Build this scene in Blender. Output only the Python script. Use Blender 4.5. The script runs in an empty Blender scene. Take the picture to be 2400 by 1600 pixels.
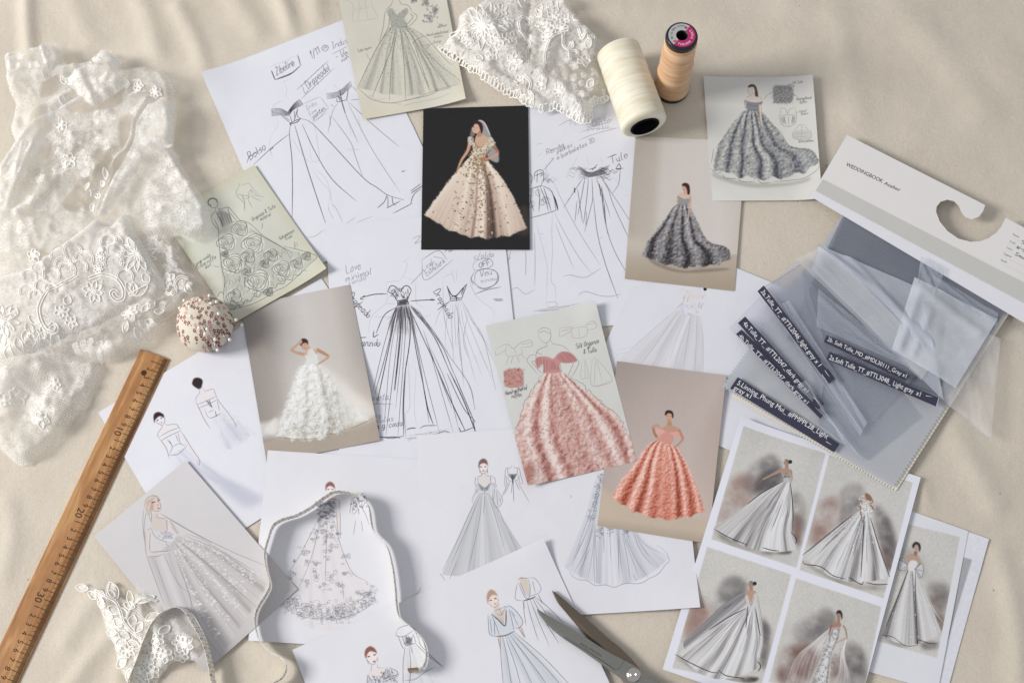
import bpy, math, random
import numpy as np
from mathutils import Vector, Matrix

SC = bpy.context.scene
COL = SC.collection
R = math.radians
random.seed(7)
RNG = np.random.default_rng(11)

# ------------------------------------------------------------------ camera
TH, FOC, CAMH = R(20.0), 3400.0, 1.5809          # tilt from straight down, focal length in photo pixels, height in metres
cam_d = bpy.data.cameras.new('camera')
cam = bpy.data.objects.new('camera', cam_d)
COL.objects.link(cam)
cam.location = (0, 0, CAMH)
cam.rotation_euler = (TH, 0, 0)
cam_d.sensor_fit = 'HORIZONTAL'
cam_d.sensor_width = 36.0
cam_d.lens = FOC / 2400.0 * 36.0
cam_d.clip_start = 0.01
cam_d.clip_end = 20
cam_d.dof.use_dof = True
cam_d.dof.focus_distance = 1.62
cam_d.dof.aperture_fstop = 5.6
SC.camera = cam

# ------------------------------------------------------------------ light: a window to the left, soft room light
w = bpy.data.worlds.new('World')
SC.world = w
w.use_nodes = True
w.node_tree.nodes['Background'].inputs[0].default_value = (0.96, 0.97, 1.0, 1)
w.node_tree.nodes['Background'].inputs[1].default_value = 0.48


def area_light(name, loc, aim, sx, sy, watts, col):
    d = bpy.data.lights.new(name, 'AREA')
    d.shape = 'RECTANGLE'
    d.size, d.size_y = sx, sy
    d.energy = watts
    d.color = col
    o = bpy.data.objects.new(name, d)
    COL.objects.link(o)
    o.location = loc
    o.rotation_euler = (Vector(aim) - Vector(loc)).to_track_quat('-Z', 'Y').to_euler()
    return o


area_light('window_light', (-3.9, 0.45, 2.5), (0.0, 0.58, 0), 1.35, 1.4, 210, (1.0, 0.967, 0.92))
SC.view_settings.view_transform = 'Standard'
SC.view_settings.look = 'None'
SC.view_settings.exposure = 0.0
SC.view_settings.gamma = 1.0
SC.cycles.transparent_max_bounces = 24
SC.cycles.max_bounces = 8


# ------------------------------------------------------------------ from a pixel of the photograph to the place on the table
def unproj(p, z=0.0):
    p = np.asarray(p, float)
    x = (p[..., 0] - 1200) / FOC
    y = -(p[..., 1] - 800) / FOC
    dx, dy, dz = x, math.sin(TH) + y * math.cos(TH), -math.cos(TH) + y * math.sin(TH)
    t = (z - CAMH) / dz
    return np.stack([dx * t, dy * t], -1)


def proj(q):
    q = np.asarray(q, float)
    vx, vy, vz = q[..., 0], q[..., 1], q[..., 2] - CAMH
    d = vy * math.sin(TH) - vz * math.cos(TH)
    u = vy * math.cos(TH) + vz * math.sin(TH)
    return np.stack([1200 + FOC * vx / d, 800 - FOC * u / d], -1)


def W3(p, z=0.0):
    q = unproj(p, z)
    return Vector((float(q[0]), float(q[1]), z))


def Z(ox, oy, s):
    """coordinates read off an enlarged region -> photo pixels"""
    def f(*pts):
        a = np.asarray(pts, float).reshape(-1, 2)
        return np.stack([a[:, 0] / s + ox, a[:, 1] / s + oy], 1)
    return f


# ------------------------------------------------------------------ object helpers
def tag(o, label=None, cat=None, group=None, kind=None):
    if label: o['label'] = label
    if cat: o['category'] = cat
    if group: o['group'] = group
    if kind: o['kind'] = kind
    return o


def empty(name, loc=(0, 0, 0)):
    o = bpy.data.objects.new(name, None)
    o.empty_display_size = 0.01
    o.location = loc
    COL.objects.link(o)
    return o


def mesh_obj(name, verts, faces, mat=None, parent=None, smooth=True, loc=None, uvs=None, local=False):
    me = bpy.data.meshes.new(name)
    me.from_pydata([tuple(map(float, v)) for v in verts], [], faces)
    if uvs is not None:
        lay = me.uv_layers.new(name='UVMap')
        idx = np.empty(len(me.loops), np.int32)
        me.loops.foreach_get('vertex_index', idx)
        lay.data.foreach_set('uv', np.asarray(uvs, np.float32)[idx].ravel())
    if smooth:
        me.polygons.foreach_set('use_smooth', [True] * len(me.polygons))
    if mat: me.materials.append(mat)
    me.update()
    o = bpy.data.objects.new(name, me)
    COL.objects.link(o)
    if parent:
        o.parent = parent
        if not local: o.matrix_parent_inverse = Matrix.Translation(parent.location).inverted()
    if loc is not None: o.location = loc
    return o


def grid_faces(nx, ny, off=0, flip=False):
    f = []
    for j in range(ny - 1):
        for i in range(nx - 1):
            a = off + j * nx + i
            q = (a, a + 1, a + nx + 1, a + nx)
            f.append(q[::-1] if flip else q)
    return f


def catmull(P, step=None, n=None, closed=False):
    P = np.asarray(P, float)
    if len(P) < 3 and not closed:
        m = n or max(2, int(np.linalg.norm(P[-1] - P[0]) / step) + 1)
        t = np.linspace(0, 1, m)[:, None]
        return P[0] * (1 - t) + P[-1] * t
    if closed:
        Q = np.vstack([P[-1], P, P[0], P[1]])
    else:
        Q = np.vstack([2 * P[0] - P[1], P, 2 * P[-1] - P[-2]])
    out = []
    for i in range(1, len(Q) - 2):
        p0, p1, p2, p3 = Q[i - 1], Q[i], Q[i + 1], Q[i + 2]
        L = np.linalg.norm(p2 - p1)
        m = max(2, int(L / step) + 1) if step else max(2, (n or 60) // (len(Q) - 3) + 1)
        t = np.linspace(0, 1, m, endpoint=False)[:, None]
        out.append(0.5 * (2 * p1 + (p2 - p0) * t + (2 * p0 - 5 * p1 + 4 * p2 - p3) * t ** 2 + (3 * p1 - p0 - 3 * p2 + p3) * t ** 3))
    if not closed: out.append(P[-1:])
    return np.vstack(out)


def resample(P, n):
    P = np.asarray(P, float)
    s = np.r_[0, np.cumsum(np.linalg.norm(np.diff(P, axis=0), axis=1))]
    t = np.linspace(0, s[-1], n)
    return np.stack([np.interp(t, s, P[:, k]) for k in range(P.shape[1])], 1)


def tube(path, rad, sides=6, closed=False, caps=True):
    """verts, faces of a tube along a 3-D path; rad is a number or one per point"""
    P = np.asarray(path, float)
    n = len(P)
    rad = np.broadcast_to(np.asarray(rad, float), (n,))
    T = np.roll(P, -1, 0) - np.roll(P, 1, 0) if closed else np.gradient(P, axis=0)
    T /= np.linalg.norm(T, axis=1)[:, None] + 1e-12
    up = np.array([0, 0, 1.0])
    A = np.cross(T, up)
    ln = np.linalg.norm(A, axis=1)[:, None]
    A = np.where(ln < 1e-3, np.array([1.0, 0, 0]), A / (ln + 1e-12))
    B = np.cross(A, T)
    ang = np.linspace(0, 2 * np.pi, sides, endpoint=False)
    V = P[:, None] + rad[:, None, None] * (A[:, None] * np.cos(ang)[None, :, None] + B[:, None] * np.sin(ang)[None, :, None])
    V = V.reshape(-1, 3)
    F = []
    for i in range(n if closed else n - 1):
        j = (i + 1) % n
        for k in range(sides):
            l = (k + 1) % sides
            F.append((i * sides + k, i * sides + l, j * sides + l, j * sides + k))
    if caps and not closed:
        F.append(tuple(range(sides))[::-1])
        F.append(tuple((n - 1) * sides + k for k in range(sides)))
    return V, F


class Soup:
    def __init__(self): self.v, self.f, self.n = [], [], 0

    def add(self, V, F):
        self.v.append(np.asarray(V, float))
        self.f += [tuple(i + self.n for i in q) for q in F]
        self.n += len(V)

    def obj(self, name, mat, parent=None, smooth=True):
        return mesh_obj(name, np.vstack(self.v), self.f, mat, parent, smooth)


# ------------------------------------------------------------------ materials
def new_mat(name):
    m = bpy.data.materials.new(name)
    m.use_nodes = True
    nt = m.node_tree
    return m, nt, nt.nodes['Principled BSDF']


def srgb(r, g=None, b=None):
    c = np.array([r, g, b] if g is not None else r, float)
    if c.max() > 1.001: c = c / 255.0
    lin = np.where(c <= 0.04045, c / 12.92, ((c + 0.055) / 1.055) ** 2.4)
    return (*map(float, lin), 1.0)


def plain(name, col, rough=0.6, metal=0.0, bump=None, spec=0.3, sheen=0.0, var=0.0):
    """simple procedural material: noise-varied colour and a fine noise bump (scale, strength)"""
    m, nt, b = new_mat(name)
    b.inputs['Roughness'].default_value = rough
    b.inputs['Metallic'].default_value = metal
    b.inputs['Specular IOR Level'].default_value = spec
    c = srgb(col)
    if sheen: b.inputs['Sheen Weight'].default_value = sheen
    tc = nt.nodes.new('ShaderNodeTexCoord')
    no = nt.nodes.new('ShaderNodeTexNoise')
    no.inputs['Scale'].default_value = bump[0] if bump else 60
    no.inputs['Detail'].default_value = 4
    nt.links.new(tc.outputs['Object'], no.inputs['Vector'])
    mx = nt.nodes.new('ShaderNodeMix')
    mx.data_type = 'RGBA'
    v = var or 0.03
    mx.inputs[6].default_value = tuple(max(0, x * (1 - v)) for x in c[:3]) + (1,)
    mx.inputs[7].default_value = tuple(min(1, x * (1 + v)) for x in c[:3]) + (1,)
    nt.links.new(no.outputs['Fac'], mx.inputs[0])
    nt.links.new(mx.outputs[2], b.inputs['Base Color'])
    if bump:
        bp = nt.nodes.new('ShaderNodeBump')
        bp.inputs['Strength'].default_value = bump[1]
        bp.inputs['Distance'].default_value = 0.0006
        nt.links.new(no.outputs['Fac'], bp.inputs['Height'])
        nt.links.new(bp.outputs['Normal'], b.inputs['Normal'])
    return m
# ------------------------------------------------------------------ the printer: ink and pigment laid on paper by code
def box_blur(a, r):
    if r < 1: return a
    r = int(r)
    for ax in (0, 1):
        p = [(0, 0)] * a.ndim
        p[ax] = (r + 1, r)
        c = np.cumsum(np.pad(a, p, mode='edge'), axis=ax, dtype=np.float64)
        n = a.shape[ax]
        s1 = [slice(None)] * a.ndim; s2 = [slice(None)] * a.ndim
        s1[ax] = slice(2 * r + 1, 2 * r + 1 + n); s2[ax] = slice(0, n)
        a = (c[tuple(s1)] - c[tuple(s2)]) / (2 * r + 1)
    return a


def blur(a, r):
    if r <= 0: return a
    k = max(1, int(round(r * 0.6)))
    return box_blur(box_blur(a, k), k)


def vnoise(h, w, cell, rng=None, cy=None):
    """smooth value noise 0..1, cell size in texels"""
    rng = rng or RNG
    cy = cy or cell
    gh, gw = int(h / cy) + 3, int(w / cell) + 3
    g = rng.random((gh, gw))
    y = np.arange(h) / cy; x = np.arange(w) / cell
    yi, xi = y.astype(int), x.astype(int)
    fy, fx = y - yi, x - xi
    fy = fy * fy * (3 - 2 * fy); fx = fx * fx * (3 - 2 * fx)
    a = g[yi][:, xi] * (1 - fx) + g[yi][:, xi + 1] * fx
    b = g[yi + 1][:, xi] * (1 - fx) + g[yi + 1][:, xi + 1] * fx
    return a * (1 - fy[:, None]) + b * fy[:, None]


def fnoise(h, w, cell, octs=3, rng=None):
    t, s, n = 0, 0, np.zeros((h, w))
    for i in range(octs):
        k = 0.55 ** i
        n += k * vnoise(h, w, max(1.2, cell / 2 ** i), rng); s += k
    return n / s


def C3(c):
    c = np.asarray(c, float)
    return c / 255.0 if c.max() > 1.001 else c


class Canvas:
    """a sheet's printed face; drawing coordinates are photo pixels, carried onto the sheet's own plane"""
    def __init__(self, corners, z, tpm=2500, base=(226, 228, 238)):
        self.c = np.array([unproj(p, z) for p in corners])
        self.z = z
        o = self.c[0]
        e = self.c[1] - o; e /= np.linalg.norm(e)
        n = np.array([e[1], -e[0]])
        self.o, self.e, self.n = o, e, n
        L = np.stack([(self.c - o) @ e, (self.c - o) @ n], 1)
        self.lo = L.min(0); self.size = L.max(0) - self.lo
        self.W = int(self.size[0] * tpm) + 2; self.H = int(self.size[1] * tpm) + 2
        self.tpm = tpm
        self.k = tpm / 2050.0                       # texels per photo pixel, about
        self.a = np.empty((self.H, self.W, 3)); self.a[:] = C3(base)
        self.paper = C3(base)

    def uv(self, xy):
        L = np.stack([(xy - self.o) @ self.e, (xy - self.o) @ self.n], -1) - self.lo
        return np.stack([L[..., 0] * self.tpm / self.W, 1 - L[..., 1] * self.tpm / self.H], -1)

    def T(self, pts):
        w = unproj(np.asarray(pts, float), self.z)
        return (np.stack([(w - self.o) @ self.e, (w - self.o) @ self.n], -1) - self.lo) * self.tpm

    # -- marks
    def _comp(self, x0, y0, m, col, mode='mix'):
        h, w = m.shape
        X0, Y0 = max(0, x0), max(0, y0); X1, Y1 = min(self.W, x0 + w), min(self.H, y0 + h)
        if X1 <= X0 or Y1 <= Y0: return
        m = m[Y0 - y0:Y1 - y0, X0 - x0:X1 - x0, None]
        s = self.a[Y0:Y1, X0:X1]
        if np.ndim(col) == 3: col = col[Y0 - y0:Y1 - y0, X0 - x0:X1 - x0]
        if mode == 'mul': s *= 1 - m * (1 - col)
        else: s += m * (col - s)

    def line(self, pts, w=1.6, col=(50, 50, 55), a=0.9, smooth=True, taper=0.5, grain=0.0, tex=False):
        """one pen or pencil stroke; taper thins both ends"""
        p = np.asarray(pts, float) if tex else self.T(pts)
        if len(p) > 2 and smooth: p = catmull(p, step=2.0)
        q = resample(p, max(2, int(np.linalg.norm(np.diff(p, axis=0), axis=1).sum() / 0.7) + 2))
        w = w * self.k * 0.92
        a = min(1, a * 1.05)
        n = len(q)
        t = np.linspace(0, 1, n)
        ww = w * (1 - taper * np.clip(1 - np.minimum(t, 1 - t) * 5, 0, 1)) if taper else np.full(n, w)
        aa = np.full(n, a)
        if grain:
            g = np.interp(np.arange(n), np.arange(0, n + 8, 4), RNG.random(len(np.arange(0, n + 8, 4))))
            aa = a * (1 - grain * g)
        r = int(math.ceil(w / 2 + 1.2))
        x0, y0 = int(q[:, 0].min()) - r - 1, int(q[:, 1].min()) - r - 1
        x1, y1 = int(q[:, 0].max()) + r + 2, int(q[:, 1].max()) + r + 2
        if x1 < 0 or y1 < 0 or x0 > self.W or y0 > self.H or (x1 - x0) * (y1 - y0) > 4e6: return
        m = np.zeros((y1 - y0 + 1, x1 - x0 + 1))
        oy, ox = np.mgrid[-r:r + 1, -r:r + 1]
        ix, iy = np.floor(q[:, 0]).astype(int), np.floor(q[:, 1]).astype(int)
        gx = ix[:, None] + ox.ravel(); gy = iy[:, None] + oy.ravel()
        d = np.hypot(gx + 0.5 - q[:, :1], gy + 0.5 - q[:, 1:2])
        v = np.clip(ww[:, None] / 2 + 0.5 - d, 0, 1) * np.minimum(1, ww[:, None]) * aa[:, None]
        np.maximum.at(m, (gy - y0, gx - x0), v)
        self._comp(x0, y0, m, C3(col))

    def mask(self, poly, soft=0.0, smooth=False, tex=False):
        p = np.asarray(poly, float) if tex else self.T(poly)
        if smooth: p = catmull(p, step=3.0, closed=True)
        pad = int(soft * 2 * self.k) + 3
        x0, y0 = int(p[:, 0].min()) - pad, int(p[:, 1].min()) - pad
        x1, y1 = int(p[:, 0].max()) + pad, int(p[:, 1].max()) + pad
        x0, y0, x1, y1 = max(x0, -pad - 60), max(y0, -pad - 60), min(x1, self.W + pad + 60), min(y1, self.H + pad + 60)
        if x1 <= x0 or y1 <= y0: return 0, 0, np.zeros((1, 1))
        ss = 2
        xs = x0 + (np.arange((x1 - x0) * ss) + 0.5) / ss
        ys = y0 + (np.arange((y1 - y0) * ss) + 0.5) / ss
        ins = np.zeros((len(ys), len(xs)), bool)
        for (ax, ay), (bx, by) in zip(p, np.roll(p, -1, 0)):
            if ay == by: continue
            rows = np.nonzero((ys >= min(ay, by)) & (ys < max(ay, by)))[0]
            if len(rows) == 0: continue
            xc = ax + (ys[rows] - ay) / (by - ay) * (bx - ax)
            ins[rows] ^= xs[None, :] < xc[:, None]
        m = ins.reshape(y1 - y0, ss, x1 - x0, ss).mean((1, 3))
        if soft: m = blur(m, soft * self.k)
        return x0, y0, m

    def fill(self, poly, col, a=1.0, soft=0.0, smooth=True, mode='mix', noise=0, cell=8):
        x0, y0, m = self.mask(poly, soft, smooth)
        if noise: m = m * (1 - noise * fnoise(m.shape[0], m.shape[1], cell * self.k))
        self._comp(x0, y0, m * a, C3(col), mode)

    def ell(self, c, rx, ry, col, a=1.0, rot=0, soft=0.0, mode='mix'):
        t = np.linspace(0, 2 * np.pi, 28, endpoint=False)
        x, y = rx * np.cos(t), ry * np.sin(t)
        ca, sa = math.cos(R(rot)), math.sin(R(rot))
        self.fill(np.stack([c[0] + x * ca - y * sa, c[1] + x * sa + y * ca], 1), col, a, soft, False, mode)

    def patch(self, left, right, colfn, bulge=0.0, n=None, edge=0.0, wob=0.0, a=1.0, soft=0.6, pw=2.0, seed=3, bdir=None):
        """cloth between two side lines (waist to hem): colfn(u, v) gives the colour; u runs across, v down"""
        rng = np.random.default_rng(seed)
        L = self.T(left); Rt = self.T(right)
        L = resample(catmull(L, step=4.0) if len(L) > 2 else L, 80); Rt = resample(catmull(Rt, step=4.0) if len(Rt) > 2 else Rt, 80)
        wpx = np.linalg.norm(L - Rt, axis=1).max(); hpx = max(np.linalg.norm(np.diff(L, axis=0), axis=1).sum(), np.linalg.norm(np.diff(Rt, axis=0), axis=1).sum()) + abs(bulge) * self.k
        nu, nv = int(wpx * 1.7) + 4, int(hpx * 1.7) + 4
        u, v = np.meshgrid(np.linspace(0, 1, nu), np.linspace(0, 1, nv))
        vi = v[:, 0] * 79; i0 = np.clip(vi.astype(int), 0, 78); f = (vi - i0)[:, None]
        Lv = L[i0] * (1 - f) + L[i0 + 1] * f; Rv = Rt[i0] * (1 - f) + Rt[i0 + 1] * f
        P = Lv[:, None] * (1 - u[..., None]) + Rv[:, None] * u[..., None]
        if bdir is None:
            d = (L[-1] + Rt[-1] - L[0] - Rt[0]); d /= np.linalg.norm(d)
        else:
            d = self.T([bdir[0], bdir[1]]); d = d[1] - d[0]; d /= np.linalg.norm(d)
        b = 4 * u * (1 - u) * bulge * self.k * v ** pw
        if wob:
            ph = rng.random(3) * 6
            b = b + wob * self.k * v ** 6 * (np.sin(u * 31 + ph[0]) + 0.6 * np.sin(u * 53 + ph[1]))
        P = P + b[..., None] * d
        col = colfn(u, v, P)
        al = np.ones_like(u)
        if edge:
            e = np.minimum(np.minimum(u, 1 - u) * wpx * np.clip(v, .2, 1), (1 - v) * hpx) / (edge * self.k)
            al = np.clip(e + vnoise(nv, nu, 5 * self.k * 1.7, rng) * 1.1 - 0.55, 0, 1)
        x0, y0 = int(P[..., 0].min()) - 3, int(P[..., 1].min()) - 3
        x1, y1 = int(P[..., 0].max()) + 4, int(P[..., 1].max()) + 4
        B = np.zeros((y1 - y0, x1 - x0, 3)); A = np.zeros((y1 - y0, x1 - x0))
        ix, iy = (P[..., 0] - x0).astype(int), (P[..., 1] - y0).astype(int)
        B[iy, ix] = col; A[iy, ix] = al
        if soft:
            k = A > 0
            Bb = blur(B * A[..., None], 1.0); Ab = blur(A, 1.0)
            B = np.where(Ab[..., None] > 1e-3, Bb / np.maximum(Ab, 1e-3)[..., None], B); A = np.clip(Ab * 1.02, 0, 1)
        self._comp(x0, y0, A * a, B)
        return lambda uu, vv: self._patch_pt(P, uu, vv)

    @staticmethod
    def _patch_pt(P, u, v):
        return P[min(P.shape[0] - 1, int(v * (P.shape[0] - 1))), min(P.shape[1] - 1, int(u * (P.shape[1] - 1)))]

    def shade(self, fn):
        y, x = np.mgrid[0:self.H, 0:self.W]
        fn(self.a, x / self.W, y / self.H)

    def grain(self, s=0.02, cell=2.0):
        self.a += (vnoise(self.H, self.W, cell)[..., None] - 0.5) * s * 2
        self.a += (RNG.random((self.H, self.W, 1)) - 0.5) * s

    def image(self, name):
        im = bpy.data.images.new(name, self.W, self.H, alpha=False)
        px = np.ones((self.H, self.W, 4), np.float32)
        px[..., :3] = np.clip(self.a, 0.004, 1)[::-1]
        im.pixels.foreach_set(px.ravel())
        im.update()
        im.pack()
        return im


def paper_mat(name, im, rough=0.55, bump=0.12, spec=0.25):
    m, nt, b = new_mat(name)
    t = nt.nodes.new('ShaderNodeTexImage')
    t.image = im
    t.interpolation = 'Linear'
    t.extension = 'EXTEND'
    nt.links.new(t.outputs['Color'], b.inputs['Base Color'])
    b.inputs['Roughness'].default_value = rough
    b.inputs['Specular IOR Level'].default_value = spec
    tc = nt.nodes.new('ShaderNodeTexCoord')
    n = nt.nodes.new('ShaderNodeTexNoise')
    n.inputs['Scale'].default_value = 900
    n.inputs['Detail'].default_value = 3
    nt.links.new(tc.outputs['Object'], n.inputs['Vector'])
    n5 = nt.nodes.new('ShaderNodeTexNoise')
    n5.inputs['Scale'].default_value = 11
    n5.inputs['Detail'].default_value = 3
    nt.links.new(tc.outputs['Object'], n5.inputs['Vector'])
    b5 = nt.nodes.new('ShaderNodeBump')
    b5.inputs['Strength'].default_value = .5
    b5.inputs['Distance'].default_value = .003
    nt.links.new(n5.outputs['Fac'], b5.inputs['Height'])
    bp = nt.nodes.new('ShaderNodeBump')
    nt.links.new(b5.outputs['Normal'], bp.inputs['Normal'])
    bp.inputs['Strength'].default_value = bump
    bp.inputs['Distance'].default_value = 0.0003
    nt.links.new(n.outputs['Fac'], bp.inputs['Height'])
    nt.links.new(bp.outputs['Normal'], b.inputs['Normal'])
    return m


def mute(c, k):
    g = c.a @ np.array([.3, .59, .11])
    c.a += (1 - k) * (g[..., None] - c.a)


def sheet(name, cv, label, cat, curl=(), rough=0.55, spec=0.25, wave=0.0003, seed=0, group=None, nx=24, ny=30, thick=0.00022, outline=None):
    """a sheet of paper: a thin bent slab whose face carries the canvas; curl = [(u, v, radius, lift)]"""
    rng = np.random.default_rng(seed + 5)
    u, v = np.meshgrid(np.linspace(0, 1, nx), np.linspace(0, 1, ny))
    a, b, c, d = cv.c
    P = a * ((1 - u) * (1 - v))[..., None] + b * (u * (1 - v))[..., None] + c * (u * v)[..., None] + d * ((1 - u) * v)[..., None]
    ph = rng.random(6) * 6.28
    z = cv.z + wave * (np.sin(u * 4.1 + ph[0]) * np.sin(v * 3.3 + ph[1]) + 0.5 * np.sin(u * 7 + v * 5 + ph[2]))
    for cu, cv_, rad, lift in curl:
        uu = np.abs(u - cu) if cu is not None else 0 * u
        vv = np.abs(v - cv_) if cv_ is not None else 0 * v
        z = z + lift * np.clip(1 - np.hypot(uu, vv) / rad, 0, 1) ** 2
    V = np.concatenate([P, z[..., None]], -1).reshape(-1, 3)
    uv = cv.uv(P).reshape(-1, 2)
    N = nx * ny
    V2 = V.copy(); V2[:, 2] -= thick
    F = grid_faces(nx, ny, flip=True) + grid_faces(nx, ny, N)
    rim = [i for i in range(nx)] + [j * nx + nx - 1 for j in range(1, ny)] + [(ny - 1) * nx + i for i in range(nx - 2, -1, -1)] + [j * nx for j in range(ny - 2, 0, -1)]
    m = len(rim)
    V3 = np.vstack([V[rim], V2[rim]])
    for i in range(m):
        j = (i + 1) % m
        F.append((2 * N + i, 2 * N + j, 2 * N + m + j, 2 * N + m + i))
    mat = paper_mat(name + '_print', cv.image(name + '_print'), rough, spec=spec)
    o = mesh_obj(name, np.vstack([V, V2, V3]), F, mat, uvs=np.vstack([uv, uv, uv[rim], uv[rim]]))
    ctr = V.mean(0)
    o.data.transform(Matrix.Translation(-Vector(ctr)))
    o.location = ctr
    tag(o, label, cat, group)
    return o
# ------------------------------------------------------------------ handwriting: single-stroke letters (tenths of the cap height)
GL = {
 'a': "5,5 2,5 0,3 1,0 3,0 5,3|5,5 5,1 6,0", 'b': "0,10 0,0 3,0 5,2 4,5 2,5 0,3", 'c': "5,4 3,5 0,3 1,0 3,0 5,1",
 'd': "5,10 5,0|5,4 3,5 0,3 1,0 3,0 5,2", 'e': "0,3 5,3 4,5 2,5 0,3 1,0 3,0 5,1", 'f': "5,9 4,10 2,9 2,-3|0,5 4,5",
 'g': "5,5 2,5 0,3 1,0 3,0 5,3|5,5 5,-3 3,-4 1,-3", 'h': "0,10 0,0|0,3 2,5 4,5 5,3 5,0", 'i': "1,5 1,0 2,0|1,7 1,7.6",
 'j': "2,5 2,-3 0,-4|2,7 2,7.6", 'k': "0,10 0,0|4,5 0,2 4,0", 'l': "1,10 0,2 1,0 2,0",
 'm': "0,5 0,0|0,3 2,5 3,4 3,0|3,3 5,5 6,4 6,0", 'n': "0,5 0,0|0,3 2,5 4,5 5,3 5,0", 'o': "3,5 0,3 1,0 3,0 5,2 4,5 3,5",
 'p': "0,5 0,-4|0,4 2,5 5,4 4,1 2,0 0,1", 'q': "5,5 2,5 0,3 1,0 3,0 5,3|5,5 5,-4 6,-3", 'r': "0,5 0,0|0,3 2,5 4,5",
 's': "4,5 1,5 1,3 4,2 3,0 0,0", 't': "2,9 2,1 3,0 4,0|0,6 4,6", 'u': "0,5 0,1 2,0 4,1|4,5 4,0 5,0", 'v': "0,5 2,0 4,5",
 'w': "0,5 1,0 3,4 5,0 6,5", 'x': "0,5 4,0|4,5 0,0", 'y': "0,5 2,1|5,5 2,-3 0,-4", 'z': "0,5 4,5 0,0 4,0",
 'A': "0,0 3,10 6,0|1,4 5,4", 'B': "0,0 0,10 4,10 5,8 3,5.5 0,5|3,5.5 6,3 4,0 0,0", 'C': "6,9 3,10 0,6 1,1 4,0 6,1",
 'D': "0,0 0,10 3,10 6,6 5,1 2,0 0,0", 'E': "5,10 0,10 0,0 5,0|0,5 4,5", 'F': "6,10 0,10 0,0|0,5 4,5", 'G': "6,9 3,10 0,6 1,1 4,0 6,3 4,4",
 'H': "0,10 0,0|6,10 6,0|0,5 6,5", 'I': "0,10 4,10|2,10 2,0|0,0 4,0", 'L': "0,10 0,0 5,0", 'M': "0,0 1,10 4,4 7,10 8,0",
 'N': "0,0 0,10 6,0 6,10", 'O': "3,10 0,6 1,1 4,0 6,4 5,9 3,10", 'P': "0,0 0,10 4,10 6,8 4,5 0,5", 'R': "0,0 0,10 4,10 6,8 4,5 0,5|2,5 6,0",
 'S': "6,9 3,10 0,8 2,5.5 5,4 5,1 2,0 0,1", 'T': "0,10 7,10|3,10 3,0", 'V': "0,10 3,0 6,10", 'W': "0,10 2,0 4,7 6,0 8,10", 'Z': "0,10 6,10 0,0 6,0",
 '0': "3,10 0,6 1,1 3,0 6,4 5,9 3,10", '1': "0,7 2,10 2,0", '2': "0,8 2,10 5,8 4,5 0,0 6,0", '3': "0,9 3,10 5,8 2,5.5 5,3 3,0 0,1",
 '5': "5,10 1,10 0,6 4,6 5,3 3,0 0,1", '-': "0,4 4,4", '/': "0,-2 4,11", '.': "0,0 0.6,0.3", '&': "6,0 1,7 2,10 4,8 0,3 2,0 6,4", ':': "0,1 .4,1|0,5 .4,5",
}


def write(c, s, p0, p1, h, w=1.3, col=(60, 60, 66), a=0.85, slant=0.25, jit=0.35, space=2.0):
    """handwriting from p0 to p1 along the baseline; h = height of a capital, in photo pixels"""
    p0, p1 = np.asarray(p0, float).reshape(2), np.asarray(p1, float).reshape(2)
    x, strokes = 0.0, []
    h, w = h * .8, w * .86
    for ch in s:
        if ch == ' ':
            x += 4.5
            continue
        g = GL.get(ch)
        if g is None: continue
        mx = 0
        for st in g.split('|'):
            q = np.array([[float(k) for k in t.split(',')] for t in st.split()])
            mx = max(mx, q[:, 0].max())
            strokes.append(q + [x, 0] + RNG.normal(0, jit, q.shape))
        x += mx + space
    d = p1 - p0
    L = np.linalg.norm(d); e = d / L; n = np.array([e[1], -e[0]])
    sx = L / max(x - space, 1)
    for q in strokes:
        yy = q[:, 1] * h / 10
        xx = q[:, 0] * sx + yy * slant
        c.line(p0 + xx[:, None] * e + yy[:, None] * n, w, col, a * random.uniform(.8, 1), taper=0.3)


def smear(c, f, groups, w=1.3, col=(60, 60, 66), a=0.8, jit=0.0, grain=0.25, taper=0.5):
    """several strokes given as lists of zoom coordinates"""
    for g in groups:
        p = f(*g)
        if jit: p = p + RNG.normal(0, jit, p.shape)
        c.line(p, w * random.uniform(.85, 1.15), col, a * random.uniform(.85, 1), grain=grain, taper=taper)


def hatch(c, A, B, n, w, col, a, jit=1.0):
    """n strokes, from points along polyline A to points along polyline B (photo pixels)"""
    A = resample(np.asarray(A, float), n); B = resample(np.asarray(B, float), n)
    for p, q in zip(A, B):
        p = p + RNG.normal(0, jit, 2); q = q + RNG.normal(0, jit, 2)
        m = (p + q) / 2 + RNG.normal(0, jit, 2)
        c.line([p, m, q], w * random.uniform(.7, 1.3), col, a * random.uniform(.6, 1), grain=0.4)


def scribble(c, ctr, r, n, w, col, a, loops=2.2):
    for _ in range(n):
        o = np.asarray(ctr) + RNG.normal(0, 1, 2) * np.asarray(r) * 0.45
        t = np.linspace(0, loops * 6.28 * random.uniform(.4, 1), 9) + random.random() * 6
        rr = random.uniform(.18, .42) * min(r)
        c.line(o + np.stack([np.cos(t) * rr + np.linspace(-1, 1, 9) * rr * .6, np.sin(t) * rr * random.uniform(.6, 1)], 1), w, col, a * random.uniform(.6, 1))


def tone(*stops):
    """piecewise colour ramp over 0..1"""
    xs = np.array([s[0] for s in stops]); cs = np.array([C3(s[1]) for s in stops])
    return lambda t: np.stack([np.interp(t, xs, cs[:, k]) for k in range(3)], -1)


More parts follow.
